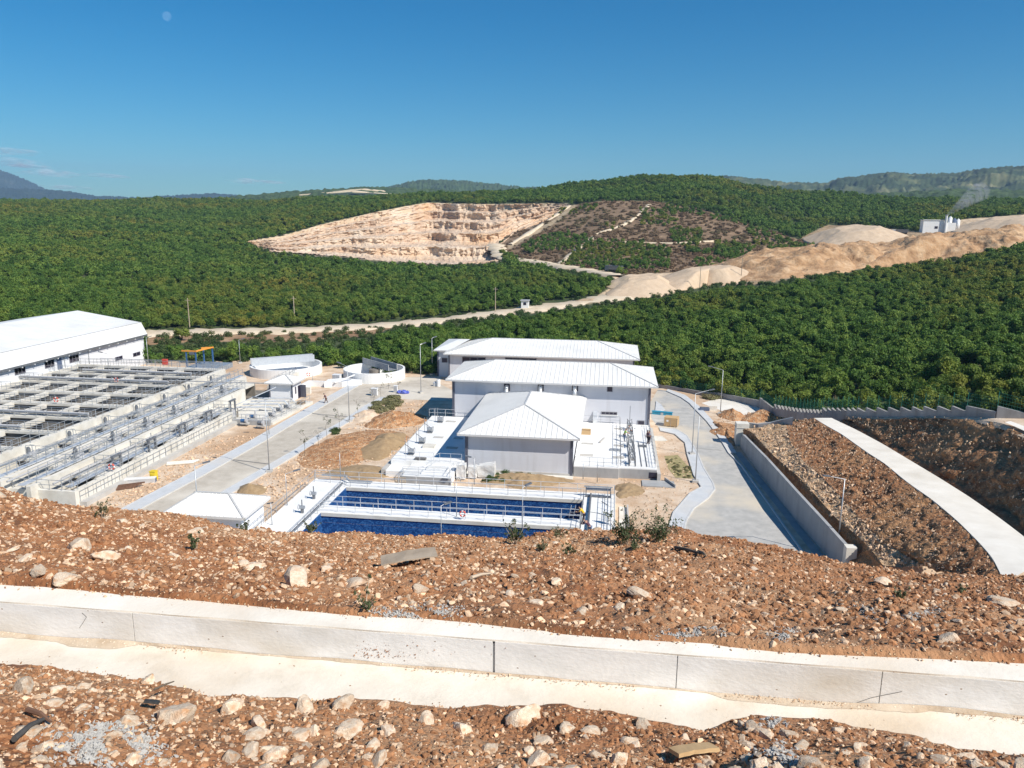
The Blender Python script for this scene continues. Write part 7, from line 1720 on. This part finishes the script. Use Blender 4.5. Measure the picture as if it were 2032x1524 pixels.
for (px_, py_, w_, h_) in ((22,321,26,9),(62,330,14,4),(100,343,22,7),(205,348,20,4),(120,371,30,4),(492,359,22,6),(540,361,12,3),(10,300,40,6)):
    c = PD(px_, py_, 15000.0); k = 15000/F_PX
    for j in range(4): cl.append(((c[0]+(j-1.5)*w_*k*.5, c[1], c[2]+((j*37) % 3-1)*h_*k*.25), (w_*k*.5, 500, h_*k*(.5+.2*(j % 2)))))
bm = bmesh.new()
for c, r_ in cl:
    for v in bmesh.ops.create_icosphere(bm, subdivisions=3, radius=1)['verts']:
        k = 1+.35*noise.noise(v.co*2.2+Vector((c[0]*.001, c[2]*.001, 0))); v.co = Vector((c[0]+v.co.x*r_[0]*k, c[1]+v.co.y*r_[1]*k, c[2]+v.co.z*r_[2]*k))
me = bpy.data.meshes.new('clouds'); bm.to_mesh(me); bm.free(); mm = bpy.data.materials.new('cloud_white'); mm.use_nodes = True; N, L = mm.node_tree.nodes, mm.node_tree.links
N['Principled BSDF'].inputs['Base Color'].default_value = (.85,.85,.87,1); N['Principled BSDF'].inputs['Roughness'].default_value = 1; tr = N.new('ShaderNodeBsdfTransparent'); mx = N.new('ShaderNodeMixShader'); tc = N.new('ShaderNodeTexCoord'); nz = N.new('ShaderNodeTexNoise'); nz.inputs['Scale'].default_value = .004; nz.inputs['Detail'].default_value = 5; L.new(tc.outputs['Object'], nz.inputs[0])
mr = N.new('ShaderNodeMapRange'); mr.inputs[1].default_value = .4; mr.inputs[2].default_value = .7; mr.inputs[4].default_value = .16; L.new(nz.outputs['Fac'], mr.inputs[0]); L.new(mr.outputs[0], mx.inputs[0]); L.new(tr.outputs[0], mx.inputs[1]); L.new(N['Principled BSDF'].outputs[0], mx.inputs[2]); L.new(mx.outputs[0], N['Material Output'].inputs[0])
me.materials.append(mm); ob = bpy.data.objects.new('clouds', me); COL.objects.link(ob); me.polygons.foreach_set('use_smooth', [True]*len(me.polygons)); tag(ob, 'faint small white clouds low over the left horizon', 'clouds', kind='stuff')
# the pale half moon high in the morning sky
mc = PD(331, 32, 30000.0); md = np.linalg.norm(mc-CAM); bm = bmesh.new(); bmesh.ops.create_uvsphere(bm, u_segments=32, v_segments=16, radius=md*7.2/F_PX)
me = bpy.data.meshes.new('moon'); bm.to_mesh(me); bm.free(); mm = bpy.data.materials.new('moon_pale'); mm.use_nodes = True; N, L = mm.node_tree.nodes, mm.node_tree.links
tr = N.new('ShaderNodeBsdfTransparent'); mx = N.new('ShaderNodeAddShader'); L.new(tr.outputs[0], mx.inputs[0]); L.new(N['Principled BSDF'].outputs[0], mx.inputs[1]); L.new(mx.outputs[0], N['Material Output'].inputs[0]); N['Principled BSDF'].inputs['Base Color'].default_value = (.035,.035,.035,1); N['Principled BSDF'].inputs['Roughness'].default_value = 1
me.materials.append(mm); mo = bpy.data.objects.new('moon', me); COL.objects.link(mo); mo.location = V(mc); tag(mo, 'pale half moon in the clear blue sky, upper left', 'moon')
# air between the hills
hz = MB().box(-6500,5500,-60,7400,-62,520).build('haze', bpy.data.materials.new('air')); hm = hz.data.materials[0]; hm.use_nodes = True; N, L = hm.node_tree.nodes, hm.node_tree.links
N.remove(N['Principled BSDF']); pv = N.new('ShaderNodeVolumePrincipled'); pv.inputs['Color'].default_value = (.47,.69,1,1); pv.inputs['Density'].default_value = 1.05e-4; pv.inputs['Anisotropy'].default_value = 0.0
L.new(pv.outputs[0], N['Material Output'].inputs['Volume']); hm.cycles.homogeneous_volume = True if hasattr(hm, 'cycles') else None
tag(hz, 'pale blue air between the viewer and the far hills', 'haze', kind='stuff')
